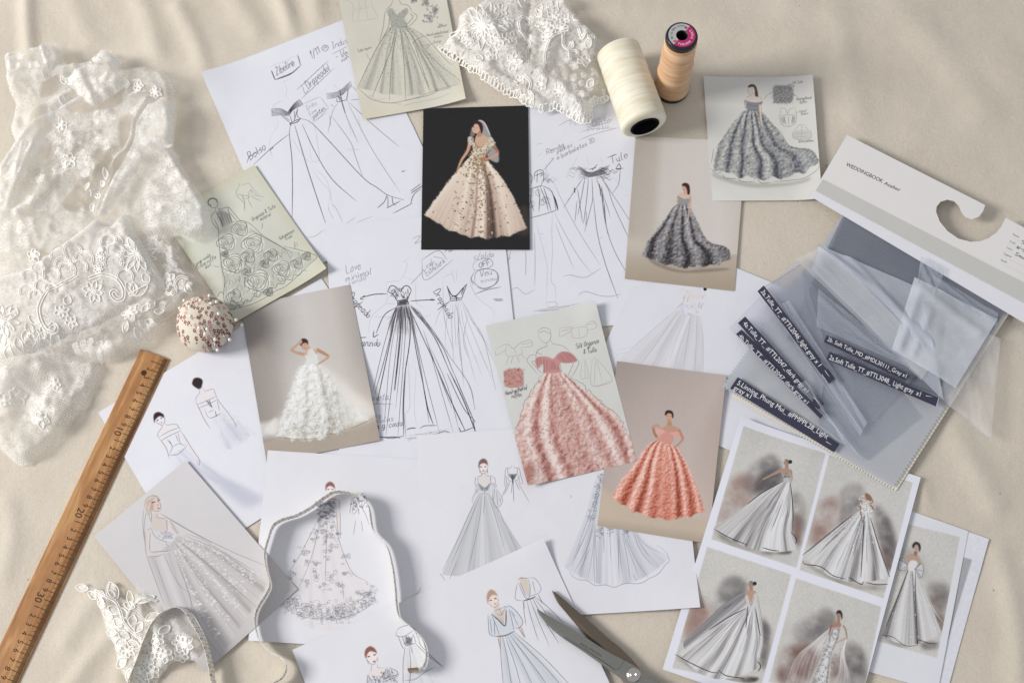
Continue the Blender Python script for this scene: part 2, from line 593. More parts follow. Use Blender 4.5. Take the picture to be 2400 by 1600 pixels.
def gown(ramp, folds, ruffle=(6, 0.0), base=0.55, vgrad=0.0, streak=0.0, seed=1, emboss=0.0):
    def fn(u, v, P):
        rng = np.random.default_rng(seed)
        nv, nu = u.shape
        s = base + vgrad * (v - 0.5)
        wig = (vnoise(nv, nu, nu / 3 + 2, rng, nv / 3 + 2) - 0.5) * 0.06
        for u0, wd, dep in folds:
            s = s + dep * np.exp(-((u - u0 + wig) / wd) ** 2)
        if streak:
            st = np.interp(u[0] * 90, np.arange(92), rng.random(92))
            s = s + streak * (st[None, :] - 0.5) * (0.4 + 0.6 * v)
        if ruffle[1]:
            q = (P - P.min((0, 1))).astype(int)
            cell = ruffle[0] * .62
            N = fnoise(q[..., 1].max() + 2, q[..., 0].max() + 2, cell, 3, rng)
            k = max(1, int(cell / 3))
            E_ = N - np.roll(N, (k, k), (0, 1))
            n = N[q[..., 1], q[..., 0]]
            s = s + ruffle[1] * (n - 0.5) * 2 + emboss * E_[q[..., 1], q[..., 0]] * 2.5
        return ramp(np.clip(s, 0, 1))
    return fn
# ------------------------------------------------------------------ the cloth everything lies on
FLAT = [[(473, 175), (842, 33), (1092, 238), (1500, 223), (1750, 332), (2052, 762), (1890, 1130), (1650, 1430), (1480, 1720), (857, 1963), (440, 1322), (230, 966), (560, 740)],
        [(1648, 181), (1903, 180), (1925, 469), (1670, 471)], [(770, -100), (1030, -100), (1092, 238), (850, 281)], [(220, 1256), (435, 1078), (697, 1380), (480, 1576)],
        [(1735, 978), (2318, 1262), (2200, 1700), (1553, 1600)], [(1985, 316), (2460, 560), (2400, 760), (1900, 460)], [(1900, 470), (2380, 720), (2110, 1160), (1690, 910)],
        [(320, 815), (395, 840), (60, 1620), (-60, 1620)]]


def inside(P, poly):
    x, y = P[..., 0], P[..., 1]
    r = np.zeros(x.shape, bool)
    for (ax, ay), (bx, by) in zip(poly, poly[1:] + poly[:1]):
        if ay == by: continue
        r ^= ((ay > y) != (by > y)) & (x < (bx - ax) * (y - ay) / (by - ay) + ax)
    return r


NX, NY = 460, 330
X0, X1, Y0, Y1 = -0.95, 0.95, 0.02, 1.3
gx, gy = np.meshgrid(np.linspace(X0, X1, NX), np.linspace(Y0, Y1, NY))
PXG = proj(np.stack([gx, gy, 0 * gx], -1))
msk = np.zeros(gx.shape)
for poly in FLAT: msk = np.maximum(msk, inside(PXG, poly).astype(float))
msk = 1 - np.clip(blur(msk, 9) * 1.6, 0, 1)


def ridge(pts, wd, h, sharp=1.0):
    """a soft fold along a line of photo pixels; wd in pixels"""
    p = catmull(np.asarray(pts, float), step=12)
    d = np.full(gx.shape, 1e9)
    for q in p: d = np.minimum(d, (PXG[..., 0] - q[0]) ** 2 + (PXG[..., 1] - q[1]) ** 2)
    return h * np.exp(-(d / wd ** 2) ** sharp)


rg = np.random.default_rng(5)
zt = (fnoise(NY, NX, 60, 3, rg) - .5) * 0.005 + (fnoise(NY, NX, 20, 2, rg) - .5) * 0.003 + (fnoise(NY, NX, 7, 2, rg) - .5) * 0.0011
for pts, wd, h in [([(62, -40), (66, 50), (70, 130)], 18, .007), ([(300, -60), (345, 40), (370, 120)], 26, .0045), ([(420, 20), (455, 90), (480, 160)], 22, .005), ([(520, -60), (560, 10), (600, 70)], 30, .005), ([(640, -40), (668, 20), (690, 90)], 20, .007),
                   ([(735, -60), (745, 20), (760, 70)], 26, .006), ([(150, -60), (180, 30), (210, 90)], 30, .003), ([(1150, -60), (1500, 30), (1700, 60), (1960, 120)], 40, .003), ([(1850, 20), (2050, 60), (2400, 160)], 45, .0035), ([(2080, -20), (2200, 120), (2300, 260)], 40, .003), ([(2180, 900), (2260, 1050), (2330, 1180)], 34, .004),
                   ([(2100, 1090), (2160, 1140), (2170, 1210)], 18, .004), ([(150, 1500), (190, 1440), (230, 1390)], 26, .004), ([(140, 1640), (200, 1560), (250, 1500), (300, 1440)], 22, .004), ([(20, 1180), (30, 1260), (10, 1350)], 24, .003), ([(330, 1420), (300, 1500), (270, 1620)], 20, .003), ([(2340, 1300), (2380, 1450), (2390, 1620)], 30, .004), ([(540, 1530), (580, 1580), (600, 1640)], 20, .003), ([(1960, 40), (1990, 150), (2010, 280)], 34, .0025)]:
    zt += ridge(pts, wd, h * .95)
zt = zt * msk
zt = zt - 0.0003
tv = np.stack([gx, gy, zt], -1).reshape(-1, 3)

m, nt, b = new_mat('calico_cloth')
tc = nt.nodes.new('ShaderNodeTexCoord')
mp = nt.nodes.new('ShaderNodeMapping'); mp.inputs['Scale'].default_value = (1, 1, 1)
nt.links.new(tc.outputs['Object'], mp.inputs['Vector'])
n1 = nt.nodes.new('ShaderNodeTexNoise'); n1.inputs['Scale'].default_value = 9; n1.inputs['Detail'].default_value = 5
n2 = nt.nodes.new('ShaderNodeTexNoise'); n2.inputs['Scale'].default_value = 420; n2.inputs['Detail'].default_value = 2
n3 = nt.nodes.new('ShaderNodeTexVoronoi'); n3.inputs['Scale'].default_value = 55
wx = nt.nodes.new('ShaderNodeTexWave'); wx.bands_direction = 'X'; wx.inputs['Scale'].default_value = 330; wx.inputs['Distortion'].default_value = 2.0; wx.inputs['Detail'].default_value = 2
wy = nt.nodes.new('ShaderNodeTexWave'); wy.bands_direction = 'Y'; wy.inputs['Scale'].default_value = 330; wy.inputs['Distortion'].default_value = 2.0; wy.inputs['Detail'].default_value = 2
for n in (n1, n2, n3, wx, wy): nt.links.new(mp.outputs['Vector'], n.inputs['Vector'])
r1 = nt.nodes.new('ShaderNodeValToRGB')
r1.color_ramp.elements[0].position, r1.color_ramp.elements[1].position = .3, .75
r1.color_ramp.elements[0].color, r1.color_ramp.elements[1].color = srgb(221, 211, 196), srgb(231, 222, 208)
nt.links.new(n1.outputs['Fac'], r1.inputs['Fac'])
# dark seed specks of unbleached cotton: the very centres of some cells
th_ = nt.nodes.new('ShaderNodeMath'); th_.operation = 'LESS_THAN'; th_.inputs[1].default_value = .055
nt.links.new(n3.outputs['Distance'], th_.inputs[0])
sep = nt.nodes.new('ShaderNodeSeparateColor'); nt.links.new(n3.outputs['Color'], sep.inputs['Color'])
g2 = nt.nodes.new('ShaderNodeMath'); g2.operation = 'GREATER_THAN'; g2.inputs[1].default_value = .86; nt.links.new(sep.outputs['Red'], g2.inputs[0])
mu = nt.nodes.new('ShaderNodeMath'); mu.operation = 'MULTIPLY'; nt.links.new(th_.outputs[0], mu.inputs[0]); nt.links.new(g2.outputs[0], mu.inputs[1])
mu2 = nt.nodes.new('ShaderNodeMath'); mu2.operation = 'MULTIPLY'; mu2.inputs[1].default_value = .55; nt.links.new(mu.outputs[0], mu2.inputs[0])
mx = nt.nodes.new('ShaderNodeMix'); mx.data_type = 'RGBA'; mx.inputs[7].default_value = srgb(120, 98, 78)
nt.links.new(mu2.outputs[0], mx.inputs[0]); nt.links.new(r1.outputs['Color'], mx.inputs[6])
mg = nt.nodes.new('ShaderNodeMix'); mg.data_type = 'RGBA'; mg.blend_type = 'MULTIPLY'; mg.inputs[0].default_value = .16
nt.links.new(mx.outputs[2], mg.inputs[6]); nt.links.new(n2.outputs['Fac'], mg.inputs[7])
nt.links.new(mg.outputs[2], b.inputs['Base Color'])
b.inputs['Roughness'].default_value = .9; b.inputs['Specular IOR Level'].default_value = .1
ad = nt.nodes.new('ShaderNodeMath'); ad.operation = 'ADD'; nt.links.new(wx.outputs['Fac'], ad.inputs[0]); nt.links.new(wy.outputs['Fac'], ad.inputs[1])
n4 = nt.nodes.new('ShaderNodeTexNoise'); n4.inputs['Scale'].default_value = 75; n4.inputs['Detail'].default_value = 4; n4.inputs['Roughness'].default_value = .65; nt.links.new(mp.outputs['Vector'], n4.inputs['Vector'])
b0 = nt.nodes.new('ShaderNodeBump'); b0.inputs['Strength'].default_value = .42; b0.inputs['Distance'].default_value = .0022; nt.links.new(n4.outputs['Fac'], b0.inputs['Height'])
ad2 = nt.nodes.new('ShaderNodeMath'); ad2.operation = 'ADD'; nt.links.new(ad.outputs[0], ad2.inputs[0]); nt.links.new(n2.outputs['Fac'], ad2.inputs[1])
bp = nt.nodes.new('ShaderNodeBump'); bp.inputs['Strength'].default_value = .55; bp.inputs['Distance'].default_value = .0004
nt.links.new(b0.outputs['Normal'], bp.inputs['Normal']); nt.links.new(ad2.outputs[0], bp.inputs['Height']); nt.links.new(bp.outputs['Normal'], b.inputs['Normal'])
ground = mesh_obj('cloth_ground', tv, grid_faces(NX, NY), m)
tag(ground, 'beige cotton cloth covering the table', None, kind='structure')


def table_z(px):
    """height of the cloth under a photo pixel"""
    q = unproj(px)
    i = int(np.clip((q[0] - X0) / (X1 - X0) * (NX - 1), 0, NX - 1)); j = int(np.clip((q[1] - Y0) / (Y1 - Y0) * (NY - 1), 0, NY - 1))
    return float(zt[j, i])
# ------------------------------------------------------------------ white A4 sheets with pencil and pen sketches
WHITE = (221, 222, 231)
INK = (38, 34, 40)
PEN = (96, 96, 108)
FAINT = (164, 166, 180)
MM = 0.001


def paper_tint(c, amt=0.012):
    n = fnoise(c.H, c.W, c.W / 3, 3)
    c.a *= (1 + (n[..., None] - 0.5) * amt * 2)


# P1: off-shoulder pair, pencil notes (upper left)
f = Z(460, 0, 3.137)
c = Canvas([(473, 175), (842, 33), (1060, 490), (679, 648)], 1.0 * MM, base=WHITE)
paper_tint(c)
smear(c, f, [((525, 500), (740, 408)), ((620, 470), (700, 440))], 0.9, PEN, .6)
smear(c, f, [((553, 520), (566, 555), (580, 588)), ((580, 588), (690, 548), (772, 478)), ((590, 582), (700, 538), (760, 490)), ((744, 405), (756, 440), (766, 478))], 2.6, INK, .9)
write(c, 'Zibeline', f((592, 552)), f((722, 478)), 21, 1.6, INK, .85)
write(c, '1/11', f((848, 432)), f((908, 392)), 20, 1.5, INK)
c.line(f((925, 350), (950, 335), (972, 350), (955, 378), (928, 368), (925, 350), (945, 330)), 1.2, INK, .8)
write(c, 'za', f((938, 365)), f((962, 352)), 9, 1, INK)
write(c, 'Indus', f((1003, 360)), f((1110, 318)), 18, 1.3, INK, .75)
c.line(f((998, 402), (1112, 342)), 1.2, PEN, .9)
write(c, '- Ve', f((1030, 440)), f((1112, 405)), 19, 1.4, INK)
write(c, 'con', f((1070, 455)), f((1120, 430)), 12, 1.2, INK)
smear(c, f, [((740, 662), (860, 550), (972, 448)), ((775, 725), (900, 610), (1014, 503)), ((770, 625), (785, 648), (800, 690), (828, 655)), ((960, 470), (985, 525))], 1.5, PEN, .95)
write(c, 'Drapeado', f((825, 655)), f((975, 520)), 22, 1.5, INK, .85)
write(c, 'Into', f((815, 812)), f((885, 770)), 12, 1.1, PEN); write(c, 'Com', f((835, 850)), f((885, 820)), 10, 1.1, PEN)
write(c, 'pontas', f((865, 875)), f((950, 805)), 14, 1.4, INK)
smear(c, f, [((790, 765), (910, 712)), ((912, 715), (972, 795)), ((850, 900), (962, 830)), ((880, 895), (975, 790))], 1.0, PEN, .8)
for k in range(6):
    t = k / 5
    c.line(f((552, 803 + 50 * t), (615, 800 + 46 * t), (684, 832 + 22 * t)), 1.6, INK, .85, grain=.3)
    c.line(f((672 + 14 * t, 828 + 18 * t), (715, 770 + 36 * t), (758 + 28 * t, 733 + 36 * t)), 1.8, INK, .9, grain=.3)
smear(c, f, [((555, 802), (560, 850)), ((758, 732), (785, 770)), ((625, 850), (690, 905)), ((640, 850), (690, 890)), ((690, 850), (705, 905)), ((745, 800), (720, 890)), ((720, 810), (725, 885)), ((745, 800), (742, 850), (765, 875))], 1.4, INK, .85)
smear(c, f, [((690, 920), (695, 905), (765, 872)), ((693, 912), (740, 900), (766, 874)), ((690, 908), (698, 925))], 2.2, INK, .95)
smear(c, f, [((690, 930), (686, 1000), (704, 1180), (708, 1380), (705, 1600)), ((725, 925), (800, 1180), (870, 1400), (950, 1640)), ((778, 915), (880, 1130), (1000, 1320), (1172, 1476)),
             ((762, 872), (840, 900), (960, 1020), (1220, 1300), (1330, 1380), (1410, 1435), (1525, 1470))], 1.8, INK, .95, grain=.1)
smear(c, f, [((600, 860), (598, 925), (540, 1030), (552, 1145)), ((640, 600), (665, 650), (655, 720)), ((630, 605), (680, 585)), ((575, 860), (568, 780), (640, 735)), ((790, 780), (860, 900), (905, 1110)),
             ((700, 1010), (780, 1140), (860, 1215)), ((830, 1050), (850, 1180), (905, 1170), (880, 1010)), ((850, 1250), (930, 1350), (985, 1420), (970, 1510)), ((860, 1230), (960, 1330), (1000, 1490), (1040, 1560)),
             ((550, 1110), (560, 1160)), ((540, 1090), (550, 1130))], 1.0, FAINT, .9)
for k in range(5):
    t = k / 4
    c.line(f((956 + 6 * t, 692 + 36 * t), (1050, 672 + 36 * t), (1136 + 10 * t, 598 + 36 * t)), 1.6, INK, .85, grain=.3)
smear(c, f, [((1040, 705), (1060, 745)), ((1055, 660), (1070, 745), (1095, 830)), ((1118, 655), (1105, 740)), ((1035, 725), (1040, 750), (1110, 735)), ((1070, 700), (1090, 680)), ((1050, 712), (1075, 742))], 2.0, INK, .9)
smear(c, f, [((1040, 758), (1000, 830), (968, 980)), ((1000, 860), (1130, 1040), (1170, 1150), (1225, 1305)), ((1070, 760), (1105, 860), (1190, 1050)), ((1108, 745), (1260, 1040), (1370, 1220), (1500, 1415)),
             ((1125, 755), (1290, 910), (1490, 1078)), ((1140, 735), (1200, 732)), ((990, 770), (1010, 785)), ((1150, 640), (1180, 670)), ((980, 850), (990, 930))], 1.3, (92, 90, 100), .9)
smear(c, f, [((945, 650), (960, 700)), ((1010, 620), (1040, 660)), ((1190, 850), (1215, 980)), ((1100, 1100), (1210, 1100)), ((1120, 900), (1140, 1000))], .9, FAINT, .9)
write(c, 'Bolso', f((398, 1180)), f((512, 1092)), 22, 1.6, INK)
smear(c, f, [((372, 1198), (395, 1150), (470, 1105)), ((420, 1212), (530, 1110), (600, 1050), (682, 988)), ((535, 1108), (565, 1088), (555, 1082))], 1.5, INK, .9)
smear(c, f, [((1332, 1530), (1385, 1480), (1400, 1435)), ((1408, 1530), (1410, 1465), (1402, 1440)), ((1440, 1445), (1445, 1490), (1465, 1510)), ((1400, 1530), (1500, 1478))], 1.7, INK, .9)
smear(c, f, [((1576, 1406), (1650, 1352)), ((1580, 1420), (1665, 1365)), ((1448, 1568), (1590, 1494)), ((1575, 1500), (1600, 1430), (1650, 1390)), ((1508, 1264), (1535, 1255))], 2.0, INK, .9)
f = Z(400, 350, 3.137)
smear(c, f, [((1000, 648), (1060, 640), (1130, 590)), ((1290, 545), (1360, 500)), ((1365, 540), (1490, 490)), ((1160, 410), (1165, 450), (1200, 520)), ((1180, 400), (1220, 440), (1265, 540))], 1.1, (120, 120, 130), .8)
sheet('sketch_sheet', c, 'white sheet with a pencil sketch of two off-shoulder gowns, under the cream gown card', 'paper', [(0, 0, .3, .007)], seed=1)

# P3: short ruffled dress and gathered skirt (right of the black photo)
f = Z(960, 240, 3.135)
c = Canvas([(1092, 259), (1492, 223), (1545, 752), (1124, 792)], 0.9 * MM, base=WHITE)
paper_tint(c)
write(c, 'Perolaloca', f((1182, 172)), f((1440, 122)), 13, 1.0, PEN, .85); write(c, 'Glitter', f((1345, 185)), f((1492, 140)), 15, 1.1, PEN, .9); write(c, 'Prata', f((1310, 222)), f((1465, 185)), 12, 1.0, PEN, .85)
smear(c, f, [((1088, 178), (1180, 130), (1290, 118)), ((1280, 188), (1480, 148)), ((1240, 225), (1340, 195), (1520, 190)), ((1240, 280), (1360, 232), (1540, 185))], 1.1, PEN, .85)
write(c, 'Renda', f((1010, 385)), f((1135, 325)), 14, 1.2, INK, .85); write(c, 'pedras', f((1085, 375)), f((1195, 322)), 12, 1.1, INK, .8)
write(c, 'e borboletas 3D', f((1085, 422)), f((1360, 290)), 13, 1.2, INK, .85)
write(c, 'Tule', f((1480, 455)), f((1600, 405)), 22, 1.5, INK)
smear(c, f, [((985, 500), (1030, 445), (1062, 410)), ((1062, 410), (1040, 415)), ((1450, 408), (1530, 380))], 1.2, INK, .85)
for k in range(7):
    t = k / 6
    c.line(f((1238 + 20 * t, 468 + 60 * t), (1330, 515 + 32 * t), (1470 - 30 * t, 462 + 60 * t)), 1.7, INK, .85, grain=.3)
smear(c, f, [((1340, 500), (1378, 458)), ((1320, 492), (1370, 480)), ((1515, 490), (1540, 452), (1550, 490), (1515, 490), (1570, 485))], 2.0, INK, .9)
for s_, x0 in ((-1, 1225), (1, 1450)):
    for k in range(16):
        x, y = x0 + random.uniform(-50, 55), 530 + random.uniform(-48, 42)
        c.line(f((x - 35, y + 8), (x - 5, y - 10), (x + 15, y + 6), (x + 38, y - 8)), 1.0, (130, 130, 140) if s_ < 0 else INK, .75)
smear(c, f, [((1282, 545), (1215, 645), (1130, 775)), ((1290, 545), (1262, 700), (1235, 830)), ((1315, 550), (1300, 720), (1278, 890)), ((1340, 560), (1345, 700), (1330, 780), (1285, 950)), ((1370, 560), (1410, 680), (1455, 970)),
             ((1375, 560), (1450, 760), (1475, 850)), ((1405, 550), (1460, 640), (1500, 760), (1620, 1020)), ((1412, 550), (1480, 660), (1560, 780), (1650, 920)), ((1350, 700), (1380, 960), (1440, 1190), (1530, 1440)),
             ((1410, 690), (1440, 890), (1500, 1080), (1610, 1280)), ((1490, 670), (1535, 600), (1548, 490)), ((1230, 720), (1215, 880)), ((1300, 800), (1295, 910)), ((1235, 640), (1270, 880))], 1.3, INK, .85, grain=.3)
smear(c, f, [((1395, 600), (1405, 690)), ((1210, 625), (1215, 665)), ((1430, 740), (1440, 880)), ((1410, 620), (1425, 740)), ((1205, 650), (1225, 630))], 2.2, INK, .8)
smear(c, f, [((1200, 470), (1230, 400)), ((1300, 400), (1320, 470)), ((1400, 400), (1420, 450)), ((1480, 540), (1580, 640)), ((1580, 690), (1605, 680)), ((1390, 1000), (1420, 990))], .9, FAINT, .9)
# the short dress
smear(c, f, [((880, 520), (900, 550), (895, 600)), ((915, 570), (920, 520), (950, 498), (980, 505), (985, 560), (965, 610)), ((960, 510), (975, 530), (960, 545)), ((940, 510), (935, 590)), ((920, 540), (975, 520)),
             ((880, 640), (940, 620), (975, 612)), ((975, 612), (1030, 640), (1060, 690), (1090, 785)), ((1045, 650), (1065, 720), (1075, 790)), ((880, 850), (960, 830), (1040, 805), (1090, 788)), ((940, 625), (955, 700), (950, 800)), ((960, 620), (1000, 720), (1020, 800)),
             ((985, 625), (1010, 700), (1040, 795)), ((900, 640), (890, 720), (915, 800))], 1.5, INK, .9)
c.line(f((1062, 690), (1078, 740), (1090, 788)), 3.4, INK, .9)
for k in range(9):
    x, y = 930 + random.uniform(-40, 110), 710 + random.uniform(-60, 70)
    t = np.linspace(0, 6.6, 8)
    c.line(f(*np.stack([x + 18 * np.cos(t), y + 22 * np.sin(t)], 1)), 1.0, (90, 90, 98), .7)
for k in range(14):
    x, y = 1025 + random.uniform(-45, 30), 565 + random.uniform(-40, 35)
    c.line(f((x - 28, y + 12), (x, y - 12), (x + 22, y + 10), (x + 34, y - 6)), .9, (140, 140, 150), .8)
smear(c, f, [((1062, 595), (1130, 740), (1250, 960), (1400, 1195)), ((1060, 800), (1130, 940), (1240, 1130), (1340, 1260)), ((1068, 880), (1130, 1040), (1208, 1225)), ((1125, 1280), (1180, 1268), (1290, 1285), (1405, 1220)),
             ((918, 955), (922, 1150), (920, 1350)), ((850, 1090), (855, 1150), (852, 1270)), ((740, 1385), (790, 1360), (850, 1405), (925, 1372)), ((1235, 1418), (1290, 1390), (1400, 1420), (1480, 1425), (1555, 1408)), ((745, 1085), (718, 1195)), ((718, 1155), (745, 1140))], 1.2, (110, 110, 120), .9)
smear(c, f, [((920, 850), (950, 960), (985, 1090), (1010, 1200), (1010, 1320), (1005, 1470)), ((1050, 800), (1045, 960), (1050, 1100), (1040, 1300), (1070, 1360), (1075, 1480)), ((990, 970), (960, 960)), ((930, 310), (980, 300)), ((940, 400), (975, 370)), ((1000, 450), (1010, 530))], 1.0, (150, 150, 164), .9)
smear(c, f, [((1005, 1490), (1010, 1470), (1070, 1465), (1085, 1490), (1030, 1505), (1005, 1490)), ((900, 1535), (1000, 1515), (1180, 1490)), ((920, 1535), (1100, 1510), (1240, 1478)), ((950, 1535), (1110, 1520))], 1.2, (125, 125, 136), .85)
sheet('sketch_sheet', c, 'white sheet with a pencil sketch of a short ruffled dress, right of the black photo', 'paper', [(1, 1, .4, .0006)], seed=2)

# P6: off-shoulder front and back figures (left, under the ruler)
f = Z(0, 800, 3.135)
c = Canvas([(230, 966), (753, 652), (978, 984), (440, 1322)], 0.8 * MM, base=WHITE)
paper_tint(c)
SK = (226, 218, 220)
# soft grey skirts
c.patch(f((1245, 835), (1250, 900), (1260, 960)), f((1370, 770), (1700, 1010), (1900, 1120)), gown(tone((0, (190, 192, 206)), (1, (226, 228, 239))), [(.3, .05, -.4), (.55, .08, -.4), (.8, .06, -.5)], base=.75, streak=.5), a=.9, edge=14)
c.fill(f((1465, 900), (1640, 1000), (1900, 1150), (1800, 1220), (1600, 1060)), (190, 192, 208), .8, 12)
c.fill(f((1640, 1010), (1900, 1120), (1930, 1180), (1760, 1150)), (188, 190, 206), .5, 9)
c.patch(f((1550, 580), (1600, 700), (1640, 830)), f((1700, 490), (1800, 600), (1900, 680)), gown(tone((0, (186, 188, 202)), (1, (222, 224, 236))), [(.2, .06, -.4), (.55, .1, -.5), (.85, .06, -.4)], base=.7, streak=.6), a=.9, edge=16)
# back view
c.fill(f((1412, 300), (1425, 272), (1455, 265), (1485, 280), (1487, 310), (1470, 345), (1440, 338), (1415, 318)), (44, 32, 36), 1, .6)
hatch(c, f((1435, 335), (1485, 320)), f((1460, 350), (1480, 348)), 9, 1, (60, 48, 52), .8)
c.fill(f((1470, 345), (1495, 345), (1560, 352), (1590, 410), (1440, 470), (1438, 420), (1465, 375)), SK, .55, .5)
c.fill(f((1600, 460), (1665, 520), (1710, 580), (1735, 620), (1700, 580), (1620, 500)), SK, .8, .5)
c.fill(f((1465, 490), (1500, 570), (1545, 640), (1520, 570), (1490, 480)), SK, .8, .5)
smear(c, f, [((1465, 350), (1466, 375), (1440, 415), (1438, 440)), ((1490, 345), (1510, 362), (1565, 348), (1578, 375), (1592, 405)), ((1438, 440), (1460, 485), (1500, 570), (1545, 640)), ((1450, 462), (1520, 435), (1590, 400)), ((1462, 487), (1530, 460), (1600, 425)),
             ((1578, 375), (1610, 440), (1680, 530), (1732, 610), (1735, 628), (1715, 600)), ((1500, 490), (1540, 560), (1630, 520)), ((1530, 520), (1575, 500)), ((1595, 430), (1612, 510)), ((1540, 565), (1590, 548), (1630, 518))], 1.0, (70, 70, 82), .9)
smear(c, f, [((1515, 430), (1560, 488)), ((1535, 425), (1558, 485)), ((1518, 440), (1545, 445)), ((1525, 455), (1550, 455)), ((1535, 470), (1558, 470)), ((1582, 510), (1590, 550))], 1.6, (50, 50, 60), .9)
# front view
c.ell(f((1172, 570))[0], 12, 13, (226, 222, 228)); c.fill(f((1128, 555), (1135, 530), (1165, 517), (1200, 535), (1205, 560), (1195, 553), (1170, 548), (1140, 575), (1135, 600)), (44, 30, 36), 1, .5)
smear(c, f, [((1200, 545), (1212, 580), (1195, 615), (1170, 605), (1140, 590)), ((1150, 580), (1165, 572)), ((1178, 562), (1194, 556))], 1.3, (70, 62, 72), .9)
smear(c, f, [((1152, 582), (1162, 576)), ((1181, 566), (1190, 560))], 2.2, (50, 50, 60), .9)
c.ell(f((1187, 595))[0], 2.2, 1.3, (180, 120, 130))
c.fill(f((1190, 615), (1215, 605), (1290, 608), (1310, 630), (1185, 710), (1158, 685)), SK, .5, .5)
c.fill(f((1320, 660), (1380, 740), (1430, 820), (1465, 895), (1440, 870), (1370, 770)), SK, .85, .5)
c.fill(f((1185, 725), (1225, 770), (1250, 850), (1230, 830), (1200, 770)), SK, .85, .5)
smear(c, f, [((1192, 612), (1190, 630), (1158, 680), (1172, 715)), ((1215, 595), (1225, 612), (1290, 606), (1318, 635), (1328, 655)), ((1172, 700), (1240, 660), (1318, 632)), ((1185, 728), (1250, 690), (1326, 655)), ((1172, 715), (1220, 780), (1245, 860)),
             ((1328, 655), (1370, 720), (1420, 800), (1455, 850), (1468, 880), (1462, 908), (1445, 870)), ((1310, 665), (1325, 745), (1370, 768)), ((1228, 720), (1265, 770), (1245, 830)), ((1262, 775), (1310, 750), (1330, 755)), ((1245, 835), (1310, 825), (1370, 770)), ((1240, 720), (1265, 765)), ((1290, 680), (1310, 735))], 1.1, (66, 66, 78), .95)
sheet('sketch_sheet', c, 'white sheet with front and back dark-haired figures, lying under the ruler', 'paper', [(0, 1, .5, .001)], seed=3)

# P4: faint wash of a ball gown (right, under the tulle swatches)
f = Z(1430, 330, 2.751)
c = Canvas([(1534, 549), (2052, 762), (1890, 1130), (1371, 912)], 1.5 * MM, base=WHITE)
paper_tint(c)
c.patch(f((425, 1090), (250, 1250), (30, 1450)), f((580, 1130), (600, 1280), (602, 1500)), gown(tone((0, (196, 196, 204)), (.6, (214, 213, 218)), (1, (226, 226, 234))), [(.2, .05, -.3), (.4, .05, -.4), (.55, .03, .3), (.7, .05, -.3), (.9, .04, -.3)], base=.62, streak=.5), bulge=10, a=.85)
smear(c, f, [((420, 1090), (240, 1250), (50, 1420)), ((445, 1085), (330, 1260), (200, 1440)), ((500, 1100), (420, 1300), (375, 1460)), ((530, 1110), (460, 1300), (410, 1470)), ((560, 1120), (555, 1300), (545, 1490)), ((580, 1130), (600, 1280), (602, 1490)), ((470, 1100), (380, 1250), (300, 1380)), ((520, 1120), (500, 1280), (470, 1460)), ((595, 1250), (590, 1490))], 1.0, (150, 150, 160), .8)
smear(c, f, [((30, 1355), (60, 1350), (150, 1325)), ((30, 1355), (40, 1390), (20, 1410)), ((40, 1380), (110, 1360))], .8, FAINT, .8)
for k in range(40):
    x, y = random.uniform(460, 590), 1080 + random.uniform(-28, 45)
    c.ell(f((x, y))[0], random.uniform(2, 5), random.uniform(2, 5), (random.randint(196, 230),) * 2 + (random.randint(212, 238),), .6)
for k in range(34):
    x, y = random.uniform(455, 640), 975 + random.uniform(-30, 40)
    c.ell(f((x, y))[0], random.uniform(2, 6), random.uniform(2, 5), (random.randint(202, 232),) * 2 + (random.randint(214, 236),), .6)
smear(c, f, [((480, 990), (470, 1040)), ((510, 990), (495, 1042)), ((580, 1040), (568, 1075)), ((600, 1045), (580, 1082)), ((470, 1040), (425, 1085))], 1.2, (120, 110, 112), .8)
c.ell(f((612, 956))[0], 4, 4, (30, 28, 36)); c.fill(f((480, 985), (560, 960), (600, 985), (565, 1050), (495, 1040)), (226, 216, 214), .5, 2)
sheet('sketch_sheet', c, 'white sheet with a faint pastel gown, half under the grey tulle swatches', 'paper', [], seed=4)

# P2: strapless gathered gown in black pen (centre)
f = Z(750, 500, 2.851)
c = Canvas([(762, 530), (1176, 492), (1235, 1052), (797, 1092)], 1.9 * MM, base=WHITE)
paper_tint(c)
write(c, 'Love', f((180, 400)), f((272, 368)), 24, 1.5, PEN, .9); write(c, 'minimal', f((175, 458)), f((345, 405)), 20, 1.4, PEN, .9); write(c, 'renda', f((195, 480)), f((310, 440)), 12, 1.2, PEN, .75)
write(c, '24', f((628, 205)), f((680, 185)), 18, 1.3, PEN)
write(c, 'Malha', f((835, 265)), f((930, 240)), 14, 1.2, INK, .8); write(c, 'c/alda', f((1030, 305)), f((1160, 290)), 17, 1.3, (90, 90, 100)); write(c, 'OFF', f((1065, 365)), f((1140, 340)), 15, 1.6, INK)
write(c, 'Veu', f((1070, 425)), f((1150, 405)), 20, 1.5, (90, 90, 100)); write(c, 'minimo', f((1075, 465)), f((1178, 445)), 12, 1.1, (110, 110, 120))
smear(c, f, [((1020, 350), (1045, 315), (1130, 305), (1155, 335), (1130, 362), (1040, 380), (1018, 352)), ((1035, 470), (1040, 400), (1095, 370), (1170, 385), (1188, 430), (1160, 480), (1085, 500), (1030, 465), (1012, 430), (1035, 385)),
             ((1025, 480), (1008, 440), (1022, 410)), ((1050, 495), (1110, 505), (1185, 460), (1190, 410), (1160, 375))], 1.6, (95, 95, 106), .85)
smear(c, f, [((1035, 540), (1110, 512), (1210, 492)), ((1155, 575), (1222, 572)), ((1170, 583), (1222, 582))], 1.8, (85, 85, 95), .9)
write(c, 'Estrutura', f((715, 420)), f((835, 325)), 17, 1.4, (95, 95, 105)); write(c, 'cor', f((712, 365)), f((770, 335)), 13, 1.3, (95, 95, 105))
